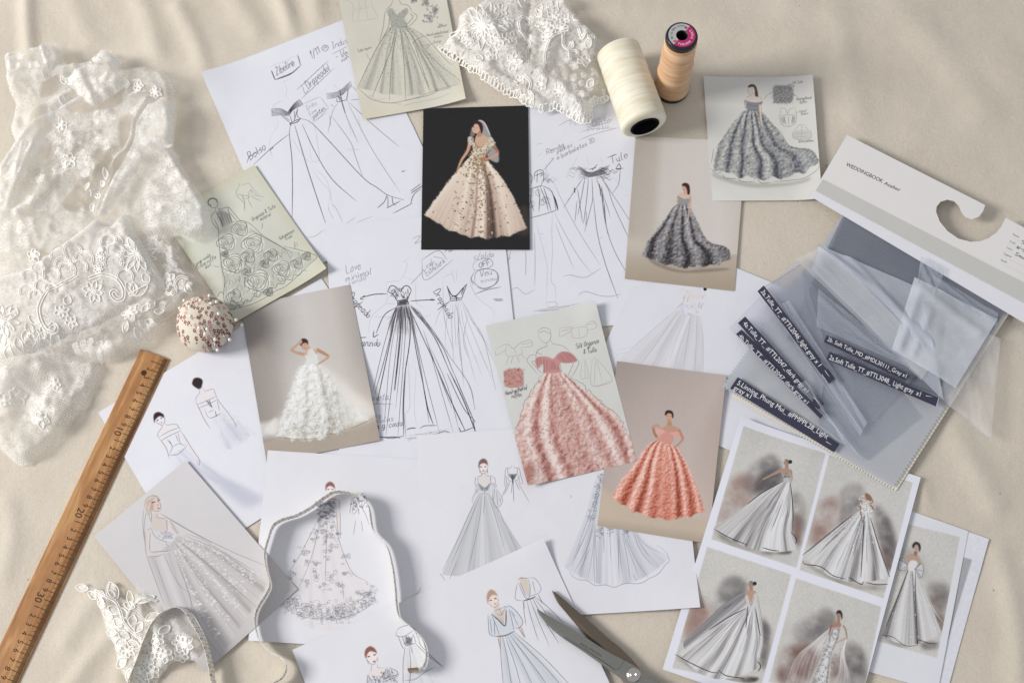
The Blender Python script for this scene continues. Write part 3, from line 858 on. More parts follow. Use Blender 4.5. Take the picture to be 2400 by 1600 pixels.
smear(c, f, [((680, 310), (705, 445), (890, 308)), ((680, 310), (790, 250), (850, 310)), ((605, 475), (690, 385)), ((760, 290), (820, 300)), ((740, 300), (760, 380)), ((685, 372), (700, 390)), ((730, 330), (745, 350))], 1.4, (110, 110, 120), .9)
# mannequin, faint
smear(c, f, [((545, 325), (605, 295)), ((545, 330), (580, 325), (575, 380), (540, 440), (520, 455)), ((560, 420), (600, 440), (640, 455)), ((440, 460), (530, 452)), ((440, 460), (450, 540), (440, 600), (345, 690), (320, 820)), ((640, 455), (640, 560), (650, 620)), ((355, 690), (480, 692)), ((445, 605), (500, 600)),
             ((690, 690), (740, 680)), ((640, 590), (700, 640)), ((590, 990), (600, 1280), (570, 1340), (580, 1440)), ((610, 1020), (640, 1060), (630, 1290), (650, 1440)), ((820, 440), (830, 700), (850, 750)), ((1000, 410), (1015, 500), (1060, 570), (1150, 640), (1165, 700)), ((880, 380), (900, 470)), ((910, 380), (915, 450)), ((820, 430), (880, 400)), ((1000, 470), (1045, 545))], 1.0, FAINT, .9)
# bodice
for q in [((452, 522), (470, 488), (490, 484), (515, 500), (537, 522)), ((537, 522), (560, 490), (585, 484), (606, 505), (608, 522)), ((452, 522), (490, 545), (520, 590)), ((608, 522), (590, 560), (580, 585)), ((515, 585), (580, 575)), ((518, 600), (590, 592)), ((515, 615), (592, 605)), ((520, 590), (520, 618)), ((582, 578), (594, 606))]:
    c.line(f(*q), 2.0, INK, .95)
for k in range(46):
    x0 = random.uniform(470, 590); y0 = random.uniform(495, 560)
    c.line(f((x0, y0), (x0 + random.uniform(-28, 28), y0 + random.uniform(5, 40))), 1.0, INK, .75)
for k in range(14):
    c.line(f((516 + random.uniform(0, 10), 585 + 2 * k), (590 - random.uniform(0, 8), 578 + 2 * k)), 1.0, INK, .7)
# pen arrows and notes
smear(c, f, [((445, 538), (360, 542), (290, 560)), ((290, 560), (300, 550), (270, 570), (295, 575)), ((505, 630), (430, 680), (375, 800)), ((360, 785), (358, 825), (390, 808)), ((605, 585), (690, 580), (765, 576)), ((740, 572), (765, 578), (735, 580)), ((260, 830), (310, 828))], 1.9, INK, .95, grain=0)
write(c, 'anzido', f((275, 885)), f((398, 885)), 20, 1.8, INK)
write(c, 'Drapeado', f((190, 560)), f((318, 700)), 20, 1.7, INK, .9, slant=0); write(c, 'Drapeado', f((760, 525)), f((865, 705)), 20, 1.7, INK, .9, slant=0)
smear(c, f, [((225, 635), (285, 590)), ((785, 645), (865, 588))], 1.6, INK, .9)
write(c, 'Alaveta.', f((300, 1255)), f((465, 1240)), 20, 1.3, (85, 85, 95)); c.line(f((340, 1272), (490, 1272)), 1, PEN, .9)
write(c, 'para', f((330, 1375)), f((405, 1365)), 18, 1.3, (85, 85, 95)); write(c, 'ticulas', f((345, 1400)), f((488, 1385)), 17, 1.3, (80, 80, 90)); write(c, 'a g. cada', f((375, 1438)), f((550, 1415)), 17, 1.5, INK)
# skirt
A = f((508, 625), (540, 618), (570, 612), (592, 605))
Bq = f((350, 1210), (440, 1500), (560, 1480), (760, 1420), (880, 1440), (1040, 1400))
for (xa, ya), (xm, ym), (xb, yb), wd in [((505, 630), (430, 870), (350, 1200), 1.2), ((512, 630), (450, 900), (365, 1210), 1.6), ((515, 628), (470, 850), (380, 1270), 2.2), ((530, 625), (470, 950), (425, 1450), 1.0), ((540, 620), (510, 900), (440, 1480), 1.3), ((545, 620), (540, 800), (500, 1180), 2.4),
                                         ((548, 620), (520, 950), (495, 1180), 1.6), ((560, 620), (545, 900), (505, 1300), 1.0), ((570, 615), (570, 800), (520, 1490), 1.1), ((600, 690), (600, 850), (565, 1080), 2.4), ((565, 1080), (555, 1300), (560, 1480), 2.2), ((575, 1000), (560, 1300), (575, 1490), 1.2), ((600, 640), (640, 900), (690, 1150), 2.0), ((690, 1150), (720, 1300), (755, 1405), 2.6),
                                         ((612, 720), (660, 950), (730, 1400), 1.4), ((605, 650), (720, 900), (790, 1050), 1.8), ((790, 1050), (870, 1240), (970, 1450), 2.4), ((610, 690), (700, 1080), (800, 1470), 1.1), ((610, 630), (760, 820), (860, 1040), 2.0), ((860, 1040), (960, 1250), (1035, 1450), 2.6), ((615, 620), (800, 860), (900, 1080), 1.6), ((900, 1080), (980, 1270), (1035, 1400), 1.8),
                                         ((600, 615), (690, 700), (810, 880), 1.3), ((690, 780), (760, 980), (880, 1300), 1.2), ((740, 900), (850, 1150), (930, 1450), 1.0), ((720, 870), (800, 1150), (890, 1460), 1.0), ((620, 640), (740, 760), (870, 960), 1.0), ((870, 960), (1000, 1150), (1035, 1310), 1.0), ((850, 1070), (960, 1300), (1040, 1390), 1.6)]:
    c.line(f((xa, ya), (xm, ym), (xb, yb)), wd, INK, .9, grain=.25)
for k in range(70):
    t = random.random()
    x0 = 510 + 85 * t
    x1 = x0 + (t - .5) * 160 * random.uniform(.5, 1)
    c.line(f((x0, 622 - 12 * t), ((x0 + x1) / 2, 690), (x1, 622 + random.uniform(70, 210))), .9, INK, .55)
hatch(c, f((600, 612), (650, 640)), f((640, 680), (730, 760)), 14, 1.0, (90, 90, 100), .8)
smear(c, f, [((395, 1490), (480, 1500), (560, 1485)), ((400, 1495), (500, 1492), (535, 1500)), ((580, 1445), (600, 1435), (640, 1432)), ((668, 1435), (700, 1418), (780, 1415)), ((780, 1470), (830, 1455), (865, 1462)), ((935, 1458), (970, 1450), (1035, 1425)), ((1020, 1380), (1038, 1455)), ((930, 1430), (940, 1458))], 2.0, INK, .9)
hatch(c, f((560, 1480), (640, 1470), (770, 1455)), f((575, 1510), (640, 1512), (790, 1470)), 10, 1.0, (140, 140, 152), .7, 3)
smear(c, f, [((600, 1480), (700, 1470), (860, 1440)), ((565, 1500), (640, 1495), (800, 1465)), ((575, 1510), (690, 1490))], 1.4, (150, 150, 162), .8)
# the back view
smear(c, f, [((848, 485), (880, 545), (910, 550), (955, 500), (980, 472)), ((850, 490), (870, 560), (870, 585)), ((980, 475), (960, 530), (945, 575)), ((868, 572), (945, 565)), ((868, 585), (945, 578)), ((910, 545), (912, 585)), ((895, 555), (930, 570)), ((945, 540), (960, 500)), ((875, 560), (905, 548))], 2.2, INK, .9)
for (xa, ya), (xm, ym), (xb, yb) in [((870, 590), (800, 660), (770, 750)), ((880, 590), (840, 750), (840, 900)), ((890, 595), (880, 750), (895, 1000)), ((905, 595), (900, 700), (910, 900)), ((915, 590), (930, 800), (960, 1160)), ((925, 590), (940, 740), (1040, 1130)), ((935, 590), (970, 780), (1080, 1080)), ((945, 585), (1000, 750), (1150, 1110)), ((950, 585), (1040, 760), (1130, 890)),
                                         ((955, 590), (1060, 780), (1180, 1020)), ((820, 640), (850, 780), (890, 910)), ((930, 700), (925, 850), (960, 1100)), ((985, 680), (960, 850), (990, 960)), ((840, 905), (870, 960), (900, 1000)), ((905, 600), (925, 700), (920, 830)), ((1000, 700), (1090, 830), (1175, 1180)), ((950, 1060), (1000, 1160), (1040, 1310))]:
    c.line(f((xa, ya), (xm, ym), (xb, yb)), random.uniform(.9, 1.5), (120, 120, 130), .8, grain=.5)
sheet('sketch_sheet', c, 'white sheet with a black pen sketch of a strapless gathered gown, at the centre', 'paper', [(0, 0, .3, .0012)], seed=5)

# P9: floral lace gown inside the tape loop
f = Z(560, 1050, 2.851)
c = Canvas([(628, 1055), (1244, 1092), (1217, 1540), (582, 1500)], 3.1 * MM, base=WHITE)
paper_tint(c)
LIN = (78, 80, 94)
c.patch(f((525, 480), (420, 690), (280, 1050)), f((635, 480), (720, 760), (905, 950)), gown(tone((0, (206, 204, 212)), (1, (226, 222, 226))), [(.3, .03, -.5), (.5, .03, -.3), (.75, .04, -.3)], base=.85, streak=.25), bulge=70, a=.9)
c.fill(f((545, 345), (672, 340), (675, 410), (640, 415), (632, 480), (525, 480), (548, 430)), (206, 204, 212), .9, .5, smooth=False)
c.fill(f((650, 410), (674, 412), (676, 500), (678, 590), (660, 540), (652, 470)), (226, 214, 212), .9, .4)
c.fill(f((596, 300), (622, 300), (640, 342), (590, 345)), (222, 208, 208), .9, .5)
c.ell(f((609, 268))[0], 9, 11.5, (230, 220, 222)); c.fill(f((578, 270), (582, 240), (608, 222), (636, 240), (641, 275), (633, 262), (610, 250), (588, 262), (582, 285)), (140, 96, 92), 1, .4)
smear(c, f, [((592, 275), (602, 272)), ((618, 272), (630, 275))], 2.2, (70, 60, 70), .9); c.ell(f((610, 293))[0], 1.8, 1, (190, 90, 100))
for k in range(95):
    t = random.random()
    x, y = 585 + (random.random() - .5) * (120 - 20 * t), 350 + 120 * t
    scribble(c, f((x, y))[0], (7, 7), 1, .9, LIN, .8)
for bx, by, r in [(430, 680, 34), (450, 740, 34), (350, 850, 36), (370, 755, 12), (515, 850, 38), (600, 720, 36), (625, 860, 40), (690, 730, 36), (705, 835, 32), (520, 770, 24), (560, 550, 40), (650, 640, 40), (500, 600, 30), (610, 570, 34), (575, 620, 24), (450, 900, 30), (560, 930, 36), (680, 920, 34), (540, 480, 20), (580, 500, 22), (625, 520, 24), (515, 560, 22), (655, 580, 20)]:
    scribble(c, f((bx, by))[0], (r / 2.851, r / 2.851 * 1.25), 7, .8, LIN, .75)
for k in range(330):
    t = random.random()
    yb = 1050 + 80 * math.sin(t * math.pi) - (60 * max(0, t - .7) / .3)
    p = f((290 + 610 * t, yb - 95 * random.random() ** 1.3 + 12))[0]
    scribble(c, p, (14, 14), 1, .8, LIN, .7, 1.3)
smear(c, f, [((525, 480), (420, 690), (320, 850)), ((635, 480), (690, 680), (760, 830), (860, 890)), ((590, 480), (580, 760), (575, 900)), ((545, 480), (480, 740), (400, 930)), ((280, 1045), (380, 1105), (500, 1135), (700, 1130), (860, 1060), (910, 970), (860, 890)), ((690, 880), (700, 1000))], 1.0, LIN, .85)
smear(c, f, [((545, 350), (540, 440), (552, 450)), ((672, 345), (675, 410)), ((652, 415), (660, 540), (678, 600)), ((676, 415), (678, 590)), ((596, 335), (640, 340), (672, 345))], 1.0, LIN, .8)
# small back view
for k in range(40):
    scribble(c, f((random.uniform(755, 845), random.uniform(305, 400)))[0], (6, 6), 1, .9, LIN, .85)
smear(c, f, [((755, 330), (740, 435)), ((770, 340), (755, 440)), ((845, 320), (850, 350), (820, 400)), ((780, 350), (790, 410), (760, 445)), ((820, 350), (825, 400), (850, 450), (870, 510)), ((800, 400), (800, 440)), ((780, 480), (765, 580)), ((818, 480), (826, 555)), ((790, 355), (830, 350), (848, 310))], 1.2, LIN, .85)
c.line(f((1215, 925), (1200, 960), (1180, 975)), 1.2, (120, 120, 130), .8)
mute(c, .8)
sheet('sketch_sheet', c, 'white sheet with a floral lace gown figure framed by the tape measure loop', 'paper', [(0, 0, .3, .001)], seed=6)

# P10: sweetheart gown with sleeves, and a mesh skirt at its right end
f = Z(960, 1000, 3.92)
c = Canvas([(976, 1020), (1592, 980), (1640, 1424), (993, 1460)], 3.7 * MM, base=WHITE)
paper_tint(c)
G = (88, 92, 104)
c.patch(f((630, 620), (520, 850), (300, 1350)), f((735, 620), (850, 820), (1030, 1120)), gown(tone((0, (172, 174, 182)), (.5, (196, 198, 204)), (1, (218, 220, 228))), [(.15, .06, -.2), (.35, .05, -.3), (.5, .04, .25), (.62, .05, -.25), (.8, .06, .2), (.9, .05, -.2)], base=.55, streak=.5), bulge=24, a=.9)
c.fill(f((625, 510), (750, 505), (748, 560), (735, 620), (630, 620)), (204, 206, 214), .9, .5)
hatch(c, f((628, 515), (690, 560), (745, 510)), f((650, 580), (690, 585), (720, 580)), 40, 1.3, (120, 126, 138), .7)
c.fill(f((660, 415), (702, 415), (705, 445), (770, 455), (745, 505), (690, 555), (628, 505), (610, 460), (655, 448)), (222, 214, 214), .9, .5)
c.ell(f((677, 370))[0], 9, 13, (232, 222, 224)); c.fill(f((632, 360), (640, 315), (675, 290), (710, 310), (720, 365), (710, 345), (680, 332), (648, 345), (640, 385)), (134, 92, 88), 1, .4)
smear(c, f, [((648, 366), (666, 366)), ((688, 366), (704, 364))], 2.4, (60, 56, 66), .95); c.ell(f((679, 402))[0], 2.6, 1.5, (196, 80, 100))
smear(c, f, [((640, 385), (665, 425), (690, 425), (712, 390)), ((642, 385), (648, 425)), ((712, 375), (716, 425)), ((715, 400), (716, 420)), ((664, 425), (660, 445), (625, 457)), ((702, 425), (708, 447), (765, 450))], 1.1, (90, 84, 92), .85)
for s_ in (((760, 520), (800, 560), (848, 650), (845, 710), (810, 735), (775, 720), (760, 620)), ((610, 530), (600, 580), (580, 650), (585, 700), (605, 640), (625, 590))):
    c.fill(f(*s_), (206, 210, 218), .8, .6)
smear(c, f, [((605, 460), (602, 520), (620, 545)), ((625, 460), (628, 510)), ((745, 452), (743, 508)), ((770, 450), (788, 490), (785, 530)), ((750, 520), (790, 548), (795, 530), (750, 510)), ((765, 545), (760, 620), (775, 715), (812, 738), (848, 700), (852, 655), (800, 565)), ((800, 580), (810, 730)), ((780, 560), (770, 680)), ((830, 650), (835, 690)), ((610, 540), (605, 600), (575, 660), (580, 700)), ((625, 570), (615, 610)), ((808, 738), (835, 790), (860, 860), (960, 1030), (1022, 1110)),
             ((630, 620), (520, 860), (420, 1080), (300, 1320)), ((735, 620), (830, 790)), ((650, 625), (540, 900), (380, 1260)), ((690, 625), (680, 800)), ((660, 625), (640, 860), (540, 1320)), ((720, 625), (790, 830), (885, 1165)), ((905, 960), (990, 1125)), ((440, 1220), (365, 1400)), ((275, 1340), (300, 1370), (325, 1410)), ((625, 512), (690, 560), (748, 508)), ((632, 620), (690, 612), (735, 620)), ((690, 580), (690, 612))], 1.0, G, .9)
# small back view
smear(c, f, [((935, 350), (930, 375), (885, 385), (875, 480), (870, 540), (885, 550)), ((955, 355), (965, 375), (1005, 380), (1020, 440), (1038, 510), (1025, 530)), ((900, 382), (905, 430)), ((990, 380), (988, 430)), ((905, 430), (950, 440), (995, 430)), ((905, 430), (912, 490), (990, 485), (998, 430)), ((910, 495), (845, 650)), ((985, 490), (1105, 700)), ((925, 500), (870, 620)), ((950, 480), (958, 690)), ((945, 490), (935, 610)), ((885, 440), (890, 500), (880, 545)), ((1005, 440), (1010, 500), (1025, 525)), ((970, 495), (1010, 580))], 1.2, G, .9)
hatch(c, f((908, 432), (990, 430)), f((940, 480), (960, 480)), 26, 1.3, (80, 84, 94), .8)
c.line(f((948, 440), (948, 520)), 3, (70, 74, 84), .8)
f = Z(1300, 1100, 4.356)
c.patch(f((440, 20), (300, 500), (100, 980)), f((760, 400), (900, 700), (1165, 900)), gown(tone((0, (180, 184, 194)), (.6, (206, 209, 220)), (1, (224, 224, 234))), [(.15, .04, -.4), (.3, .03, -.5), (.45, .08, .2), (.58, .03, -.6), (.75, .05, -.3), (.88, .04, -.3)], base=.66, streak=.5), bulge=52, a=.9)
for k in range(130):
    t = random.random()
    q = f((478 - 90 * t - random.random() * 60 * t + random.uniform(-8, 20), 20 + 500 * t))[0]
    scribble(c, q, (4.5, 6), 1, .9, (110, 114, 126), .75, 1.5)
for k in range(110):
    q = f((random.choice((460, 570, 730)) + random.uniform(-30, 30), 590 + abs(random.gauss(0, 45))))[0]
    scribble(c, q, (4, 5), 1, .9, (110, 114, 126), .75, 1.5)
smear(c, f, [((438, 60), (455, 170), (340, 500), (230, 800), (150, 1000)), ((470, 180), (380, 480), (300, 700), (165, 980)), ((410, 540), (330, 800), (180, 1080)), ((400, 520), (320, 850), (250, 1120)), ((410, 560), (385, 850), (335, 1130)), ((420, 560), (400, 900), (410, 1170)), ((410, 600), (430, 1000), (430, 1165)), ((500, 600), (505, 850)), ((560, 600), (575, 930)), ((645, 610), (650, 850), (660, 1150)), ((655, 620), (670, 900), (690, 1030)),
             ((690, 650), (740, 900), (775, 1140)), ((690, 640), (780, 880), (870, 1110)), ((720, 680), (820, 900), (960, 1110)), ((800, 630), (880, 830), (1020, 1000)), ((830, 640), (920, 760), (1080, 850)), ((820, 640), (900, 790), (970, 890)), ((270, 730), (200, 920)), ((360, 800), (250, 1050)), ((650, 700), (652, 1000)), ((100, 985), (150, 1030), (180, 1085), (250, 1122), (330, 1130), (415, 1180), (520, 1175), (610, 1198), (720, 1160), (870, 1160), (960, 1115), (1060, 1060), (1130, 970), (1168, 930), (1150, 860), (1090, 800), (1040, 770)), ((800, 1070), (840, 1138))], 1.1, (120, 124, 136), .9)
c.line(f((165, 262), (170, 285)), 1.6, (130, 130, 142), .8)
mute(c, .8)
sheet('sketch_sheet', c, 'white landscape sheet with a full-sleeved grey gown and a pleated skirt', 'paper', [(1, 1, .4, .005)], seed=7)

# P13: puff sleeve figures (bottom, under the scissors)
f = Z(670, 1250, 2.735)
c = Canvas([(685, 1522), (1273, 1262), (1466, 1680), (857, 1963)], 4.6 * MM, base=WHITE)
paper_tint(c)
G = (70, 74, 92)
c.patch(f((1375, 655), (1378, 780), (1395, 990)), f((1465, 630), (1620, 780), (1810, 990)), gown(tone((0, (172, 178, 192)), (.5, (204, 208, 218)), (1, (224, 227, 236))), [(.12, .04, -.3), (.3, .05, .2), (.45, .04, -.3), (.65, .04, -.3), (.85, .05, -.3)], base=.62, streak=.5), a=.9)
c.fill(f((1322, 515), (1350, 500), (1405, 585), (1412, 490), (1430, 470), (1462, 620), (1370, 655)), (206, 211, 222), .95, .5)
c.fill(f((1295, 520), (1318, 520), (1352, 600), (1365, 655), (1310, 645), (1305, 600)), (210, 214, 226), .95, .6)
c.fill(f((1415, 470), (1440, 462), (1475, 500), (1515, 560), (1500, 595), (1462, 600)), (210, 214, 226), .95, .6)
c.fill(f((1340, 500), (1410, 490), (1398, 580)), (222, 206, 196), .9, .4)
c.fill(f((1335, 450), (1365, 440), (1370, 490), (1340, 500)), (216, 196, 186), .9, .4)
c.fill(f((1360, 660), (1378, 660), (1375, 720), (1362, 690)), (218, 196, 184), .9, .4); c.fill(f((1490, 600), (1508, 595), (1535, 665), (1510, 640)), (218, 196, 184), .9, .4)
c.ell(f((1330, 425))[0], 11, 14.5, (232, 216, 208), rot=-18); c.fill(f((1288, 420), (1290, 385), (1312, 357), (1340, 368), (1360, 400), (1345, 392), (1318, 395), (1300, 425), (1296, 450)), (190, 148, 128), 1, .4)
smear(c, f, [((1306, 428), (1320, 424)), ((1336, 416), (1350, 412))], 2.4, (60, 54, 66), .95); c.ell(f((1341, 448))[0], 2.4, 1.6, (214, 120, 116), rot=-15)
smear(c, f, [((1298, 440), (1325, 468), (1350, 462), (1362, 420)), ((1360, 415), (1364, 430))], 1, (120, 96, 96), .8)
smear(c, f, [((1322, 515), (1360, 550), (1406, 587), (1412, 488)), ((1352, 658), (1410, 650), (1464, 625))], 2.8, (70, 78, 104), .9)
smear(c, f, [((1295, 520), (1300, 600), (1305, 640), (1330, 655), (1365, 655)), ((1318, 518), (1345, 580), (1370, 655)), ((1415, 472), (1435, 462), (1480, 500), (1518, 560), (1500, 598), (1470, 605)), ((1430, 480), (1450, 560), (1464, 625)), ((1340, 500), (1345, 490), (1380, 478), (1410, 465), (1395, 495), (1380, 520), (1345, 505)), ((1370, 480), (1385, 520)), ((1375, 658), (1378, 780), (1395, 990)), ((1390, 655), (1420, 800), (1450, 990)), ((1405, 655), (1470, 840), (1510, 990)), ((1420, 652), (1530, 860), (1590, 990)), ((1435, 648), (1590, 850), (1690, 990)),
             ((1450, 640), (1640, 830), (1780, 990)), ((1464, 628), (1660, 800), (1840, 990)), ((1360, 660), (1375, 740)), ((1490, 600), (1530, 665)), ((1508, 597), (1535, 668)), ((1450, 510), (1490, 590)), ((1310, 540), (1320, 640)), ((1440, 490), (1470, 530)), ((1335, 560), (1340, 650))], 1.2, G, .9)
for k in range(10): c.line(f((1345 + 6 * k, 505 - 1.5 * k), (1350 + 5 * k, 530), (1398, 580)), .8, (170, 150, 142), .6)
# back view of the puff sleeves
c.fill(f((1500, 300), (1545, 290), (1565, 380), (1560, 405), (1545, 395)), (214, 196, 180), .85, .5); c.ell(f((1512, 284))[0], 5, 3.4, (214, 196, 180))
c.patch(f((1525, 425), (1530, 500), (1580, 620)), f((1600, 400), (1680, 500), (1790, 600)), gown(tone((0, (184, 190, 202)), (1, (224, 227, 236))), [(.2, .05, -.3), (.5, .05, -.3), (.8, .05, -.3)], base=.75, streak=.4), a=.8, edge=14)
smear(c, f, [((1490, 300), (1500, 285), (1545, 285), (1560, 290)), ((1485, 315), (1472, 380), (1475, 420), (1520, 430)), ((1490, 315), (1530, 400), (1560, 410), (1565, 340), (1555, 295)), ((1560, 280), (1600, 290), (1635, 345), (1620, 380), (1600, 385)), ((1525, 428), (1570, 415), (1600, 402)), ((1565, 400), (1610, 385)), ((1530, 430), (1525, 480), (1540, 590)), ((1545, 425), (1570, 530), (1620, 690)), ((1565, 418), (1620, 560), (1690, 720)), ((1580, 412), (1660, 560), (1750, 700)), ((1600, 405), (1680, 470), (1780, 570)), ((1615, 385), (1650, 450)), ((1590, 410), (1660, 500), (1720, 640)), ((1500, 310), (1540, 400)), ((1520, 430), (1530, 480)), ((1580, 300), (1600, 380))], 1.2, G, .9)
c.line(f((1525, 428), (1570, 416), (1600, 402)), 2.6, (70, 78, 104), .9)
# red-haired figure with feathered shoulders
c.ell(f((553, 785))[0], 11.5, 15, (234, 222, 220), rot=-12); c.fill(f((505, 775), (512, 740), (540, 720), (570, 735), (586, 768), (575, 760), (540, 752), (520, 775), (515, 800)), (146, 88, 78), 1, .4)
smear(c, f, [((524, 788), (538, 784)), ((562, 776), (576, 774))], 2.6, (60, 54, 66), .95); c.ell(f((566, 818))[0], 3, 2, (206, 70, 92), rot=-10)
smear(c, f, [((515, 800), (545, 835), (570, 832), (586, 790)), ((518, 800), (530, 835)), ((588, 790), (590, 820)), ((548, 835), (545, 880), (520, 910)), ((585, 830), (595, 858), (660, 855))], 1.1, (110, 92, 96), .85)
c.fill(f((540, 880), (600, 862), (665, 858), (600, 930), (560, 950), (530, 915)), (230, 218, 216), .8, .5)
c.fill(f((525, 905), (560, 930), (600, 930), (660, 855), (690, 870), (715, 905), (720, 960), (700, 990), (530, 990)), (206, 208, 216), .9, .5)
for k in range(90):
    a_ = random.random()
    x, y = (530 + 80 * random.random(), 905 + 60 * random.random()) if a_ < .45 else (610 + 90 * random.random(), 865 + 70 * random.random())
    c.line(f((x, y), (x + random.uniform(-4, 8), y + 14)), 1.2, (92, 90, 100), .7)
smear(c, f, [((525, 905), (522, 950), (540, 990)), ((665, 858), (700, 872), (718, 890), (705, 905), (640, 925), (620, 960)), ((718, 890), (715, 910), (625, 950)), ((690, 920), (725, 970)), ((560, 935), (600, 930), (650, 862))], 1.2, G, .9)
# its back view, partly under the tape end
c.patch(f((770, 720), (755, 800), (752, 990)), f((830, 700), (900, 790), (1010, 990)), gown(tone((0, (190, 194, 204)), (1, (224, 227, 236))), [(.2, .05, -.3), (.5, .05, -.3), (.8, .05, -.3)], base=.75, streak=.4), a=.8)
smear(c, f, [((710, 620), (725, 605), (760, 590), (790, 588), (830, 625), (845, 670)), ((708, 625), (712, 655), (760, 655), (815, 620)), ((720, 655), (745, 720), (760, 740)), ((745, 655), (765, 715)), ((765, 718), (828, 700)), ((765, 720), (752, 830), (752, 990)), ((800, 720), (812, 765)), ((828, 700), (900, 770), (1010, 855)), ((790, 720), (800, 850), (790, 990)), ((815, 640), (835, 700)), ((850, 650), (870, 720), (1005, 850)), ((820, 600), (840, 640)), ((760, 940), (830, 930), (900, 880), (960, 850))], 1.2, G, .9)
for k in range(70):
    c.line(f((755 + 60 * random.random(), 650 + 60 * random.random()), (770 + 40 * random.random(), 660 + 60 * random.random())), 1, (100, 102, 116), .6)
mute(c, .8)
sheet('sketch_sheet', c, 'white sheet with puff-sleeved figures, lying under the scissors blades', 'paper', [(0, 0, .25, .001), (1, 0, .25, .006)], seed=8)
# ------------------------------------------------------------------ printed photographs and illustrated cards
def lin(c, pts, cols, soft=0):
    pass


def limb(c, pts, w0, w1, col, a=1.0):
    """a tapered arm in a print, w in photo pixels"""
    p = resample(catmull(pts, n=24), 24)
    t = np.gradient(p, axis=0); n = np.stack([-t[:, 1], t[:, 0]], 1); n /= np.linalg.norm(n, axis=1)[:, None] + 1e-9
    w = np.linspace(w0, w1, 24)[:, None] / 2
    c.fill(np.vstack([p + n * w, (p - n * w)[::-1]]), col, a, .5, smooth=False)


# --- C12 and C11: sheets with a single wash print (right edge)
c = Canvas([(2105, 1185), (2318, 1262.7), (2222, 1612), (2010, 1540)], 0.9 * MM, base=WHITE)
f = Z(2000, 1100, 3.135)
c.fill(f((430, 540), (872, 660), (690, 1270), (250, 1150)), (168, 168, 174), 1, .4, smooth=False)
n_ = fnoise(c.H, c.W, 5, 2)
c.a += ((n_ - .5) * .05)[..., None]
sheet('print_sheet', c, 'white sheet showing only a grey strip of print, lowest at the right edge', 'paper', seed=11)

WARM = (205, 203, 199)


def wash(c, quad, stains, seed):
    """paper-grey picture field with soft watercolour clouds"""
    rng = np.random.default_rng(seed)
    c.fill(quad, WARM, 1, .5, smooth=False)
    x0, y0, m = c.mask(quad, 0, False)
    h, w_ = m.shape
    n = fnoise(h, w_, 60 * c.k, 4, rng); n2 = fnoise(h, w_, 3, 2, rng)
    c._comp(x0, y0, m * np.clip((n - .35) * .5, 0, .4), C3((176, 176, 172)))
    for pts, col, al, soft in stains:
        X, Y, mm = c.mask(pts, soft, True)
        k = fnoise(mm.shape[0], mm.shape[1], 40 * c.k, 4, rng)
        mm = mm * np.clip(k * 1.6 - .15, 0, 1) * al * 1.05
        M = np.zeros((c.H, c.W)); a0, b0 = max(0, X), max(0, Y); a1, b1 = min(c.W, X + mm.shape[1]), min(c.H, Y + mm.shape[0])
        if a1 > a0 and b1 > b0:
            M[b0:b1, a0:a1] = mm[b0 - Y:b1 - Y, a0 - X:a1 - X]
            Q = np.zeros((c.H, c.W)); qa, qb = max(0, x0), max(0, y0); qc, qd = min(c.W, x0 + w_), min(c.H, y0 + h)
            Q[qb:qd, qa:qc] = m[qb - y0:qd - y0, qa - x0:qc - x0]
            c._comp(0, 0, M * Q, C3(col))
    c._comp(x0, y0, m * (n2 - .5) * .25, C3((120, 118, 114)))


WASHG = tone((0, (70, 66, 70)), (.35, (140, 137, 138)), (.6, (198, 197, 197)), (1, (228, 229, 235)))
BLK = (38, 34, 38)
SKN = (184, 156, 138)

c = Canvas([(2090, 1181), (2269.5, 1244), (2198, 1618), (1990, 1560)], 1.6 * MM, base=WHITE)
wash(c, f((400, 400), (783, 495), (615, 1382), (150, 1250)), [(f((330, 640), (400, 560), (500, 620), (520, 760), (420, 800)), (150, 148, 146), .6, 14), (f((540, 850), (640, 830), (710, 900), (660, 1050), (580, 1000)), (120, 114, 112), .9, 14), (f((560, 950), (660, 1010), (680, 1150), (640, 1190)), (104, 80, 74), .9, 10), (f((200, 1225), (330, 1260), (400, 1300), (300, 1290)), (140, 138, 132), .7, 5), (f((490, 1270), (620, 1265), (610, 1310), (520, 1320)), (70, 66, 66), .9, 7)], 31)
g = c.patch(f((405, 735), (320, 930), (210, 1212)), f((447, 735), (540, 930), (646, 1190)), gown(WASHG, [(.06, .05, -.35), (.25, .07, .25), (.45, .05, -.1), (.58, .025, -.5), (.72, .06, .25), (.9, .06, .15), (.64, .04, -.25)], base=.62, streak=.3), bulge=24)
for k in range(210):
    t = abs(random.gauss(0, .4)); u = random.random()
    if t > 1: continue
    q = g(u, t); r = random.uniform(.7, 2.6) * (.5 + t)
    c.line(np.array([q, q + .3]), r, (236, 236, 240), random.uniform(.3, .9), tex=True, taper=0)
smear(c, f, [((210, 1215), (290, 1228), (380, 1290), (470, 1290)), ((455, 740), (460, 1000), (474, 1280)), ((400, 740), (310, 980), (240, 1150)), ((470, 1290), (480, 1250), (560, 1275), (620, 1275))], 1.8, BLK, .85)
smear(c, f, [((480, 750), (560, 980), (660, 1120)), ((520, 850), (600, 1040), (665, 1130)), ((445, 740), (430, 1000))], 1.2, (232, 230, 232), .8)
c.fill(f((385, 640), (420, 618), (465, 625), (492, 660), (485, 690), (460, 680), (430, 665), (405, 690)), SKN, 1, .5)
c.fill(f((447, 600), (470, 600), (465, 630), (445, 628)), (150, 116, 100), 1, .4)
c.ell(f((463, 572))[0], 6.5, 8.5, (188, 160, 144)); c.fill(f((440, 580), (432, 555), (455, 530), (485, 540), (495, 575), (482, 605), (480, 570), (465, 548), (448, 562)), (52, 46, 52), 1, .5)
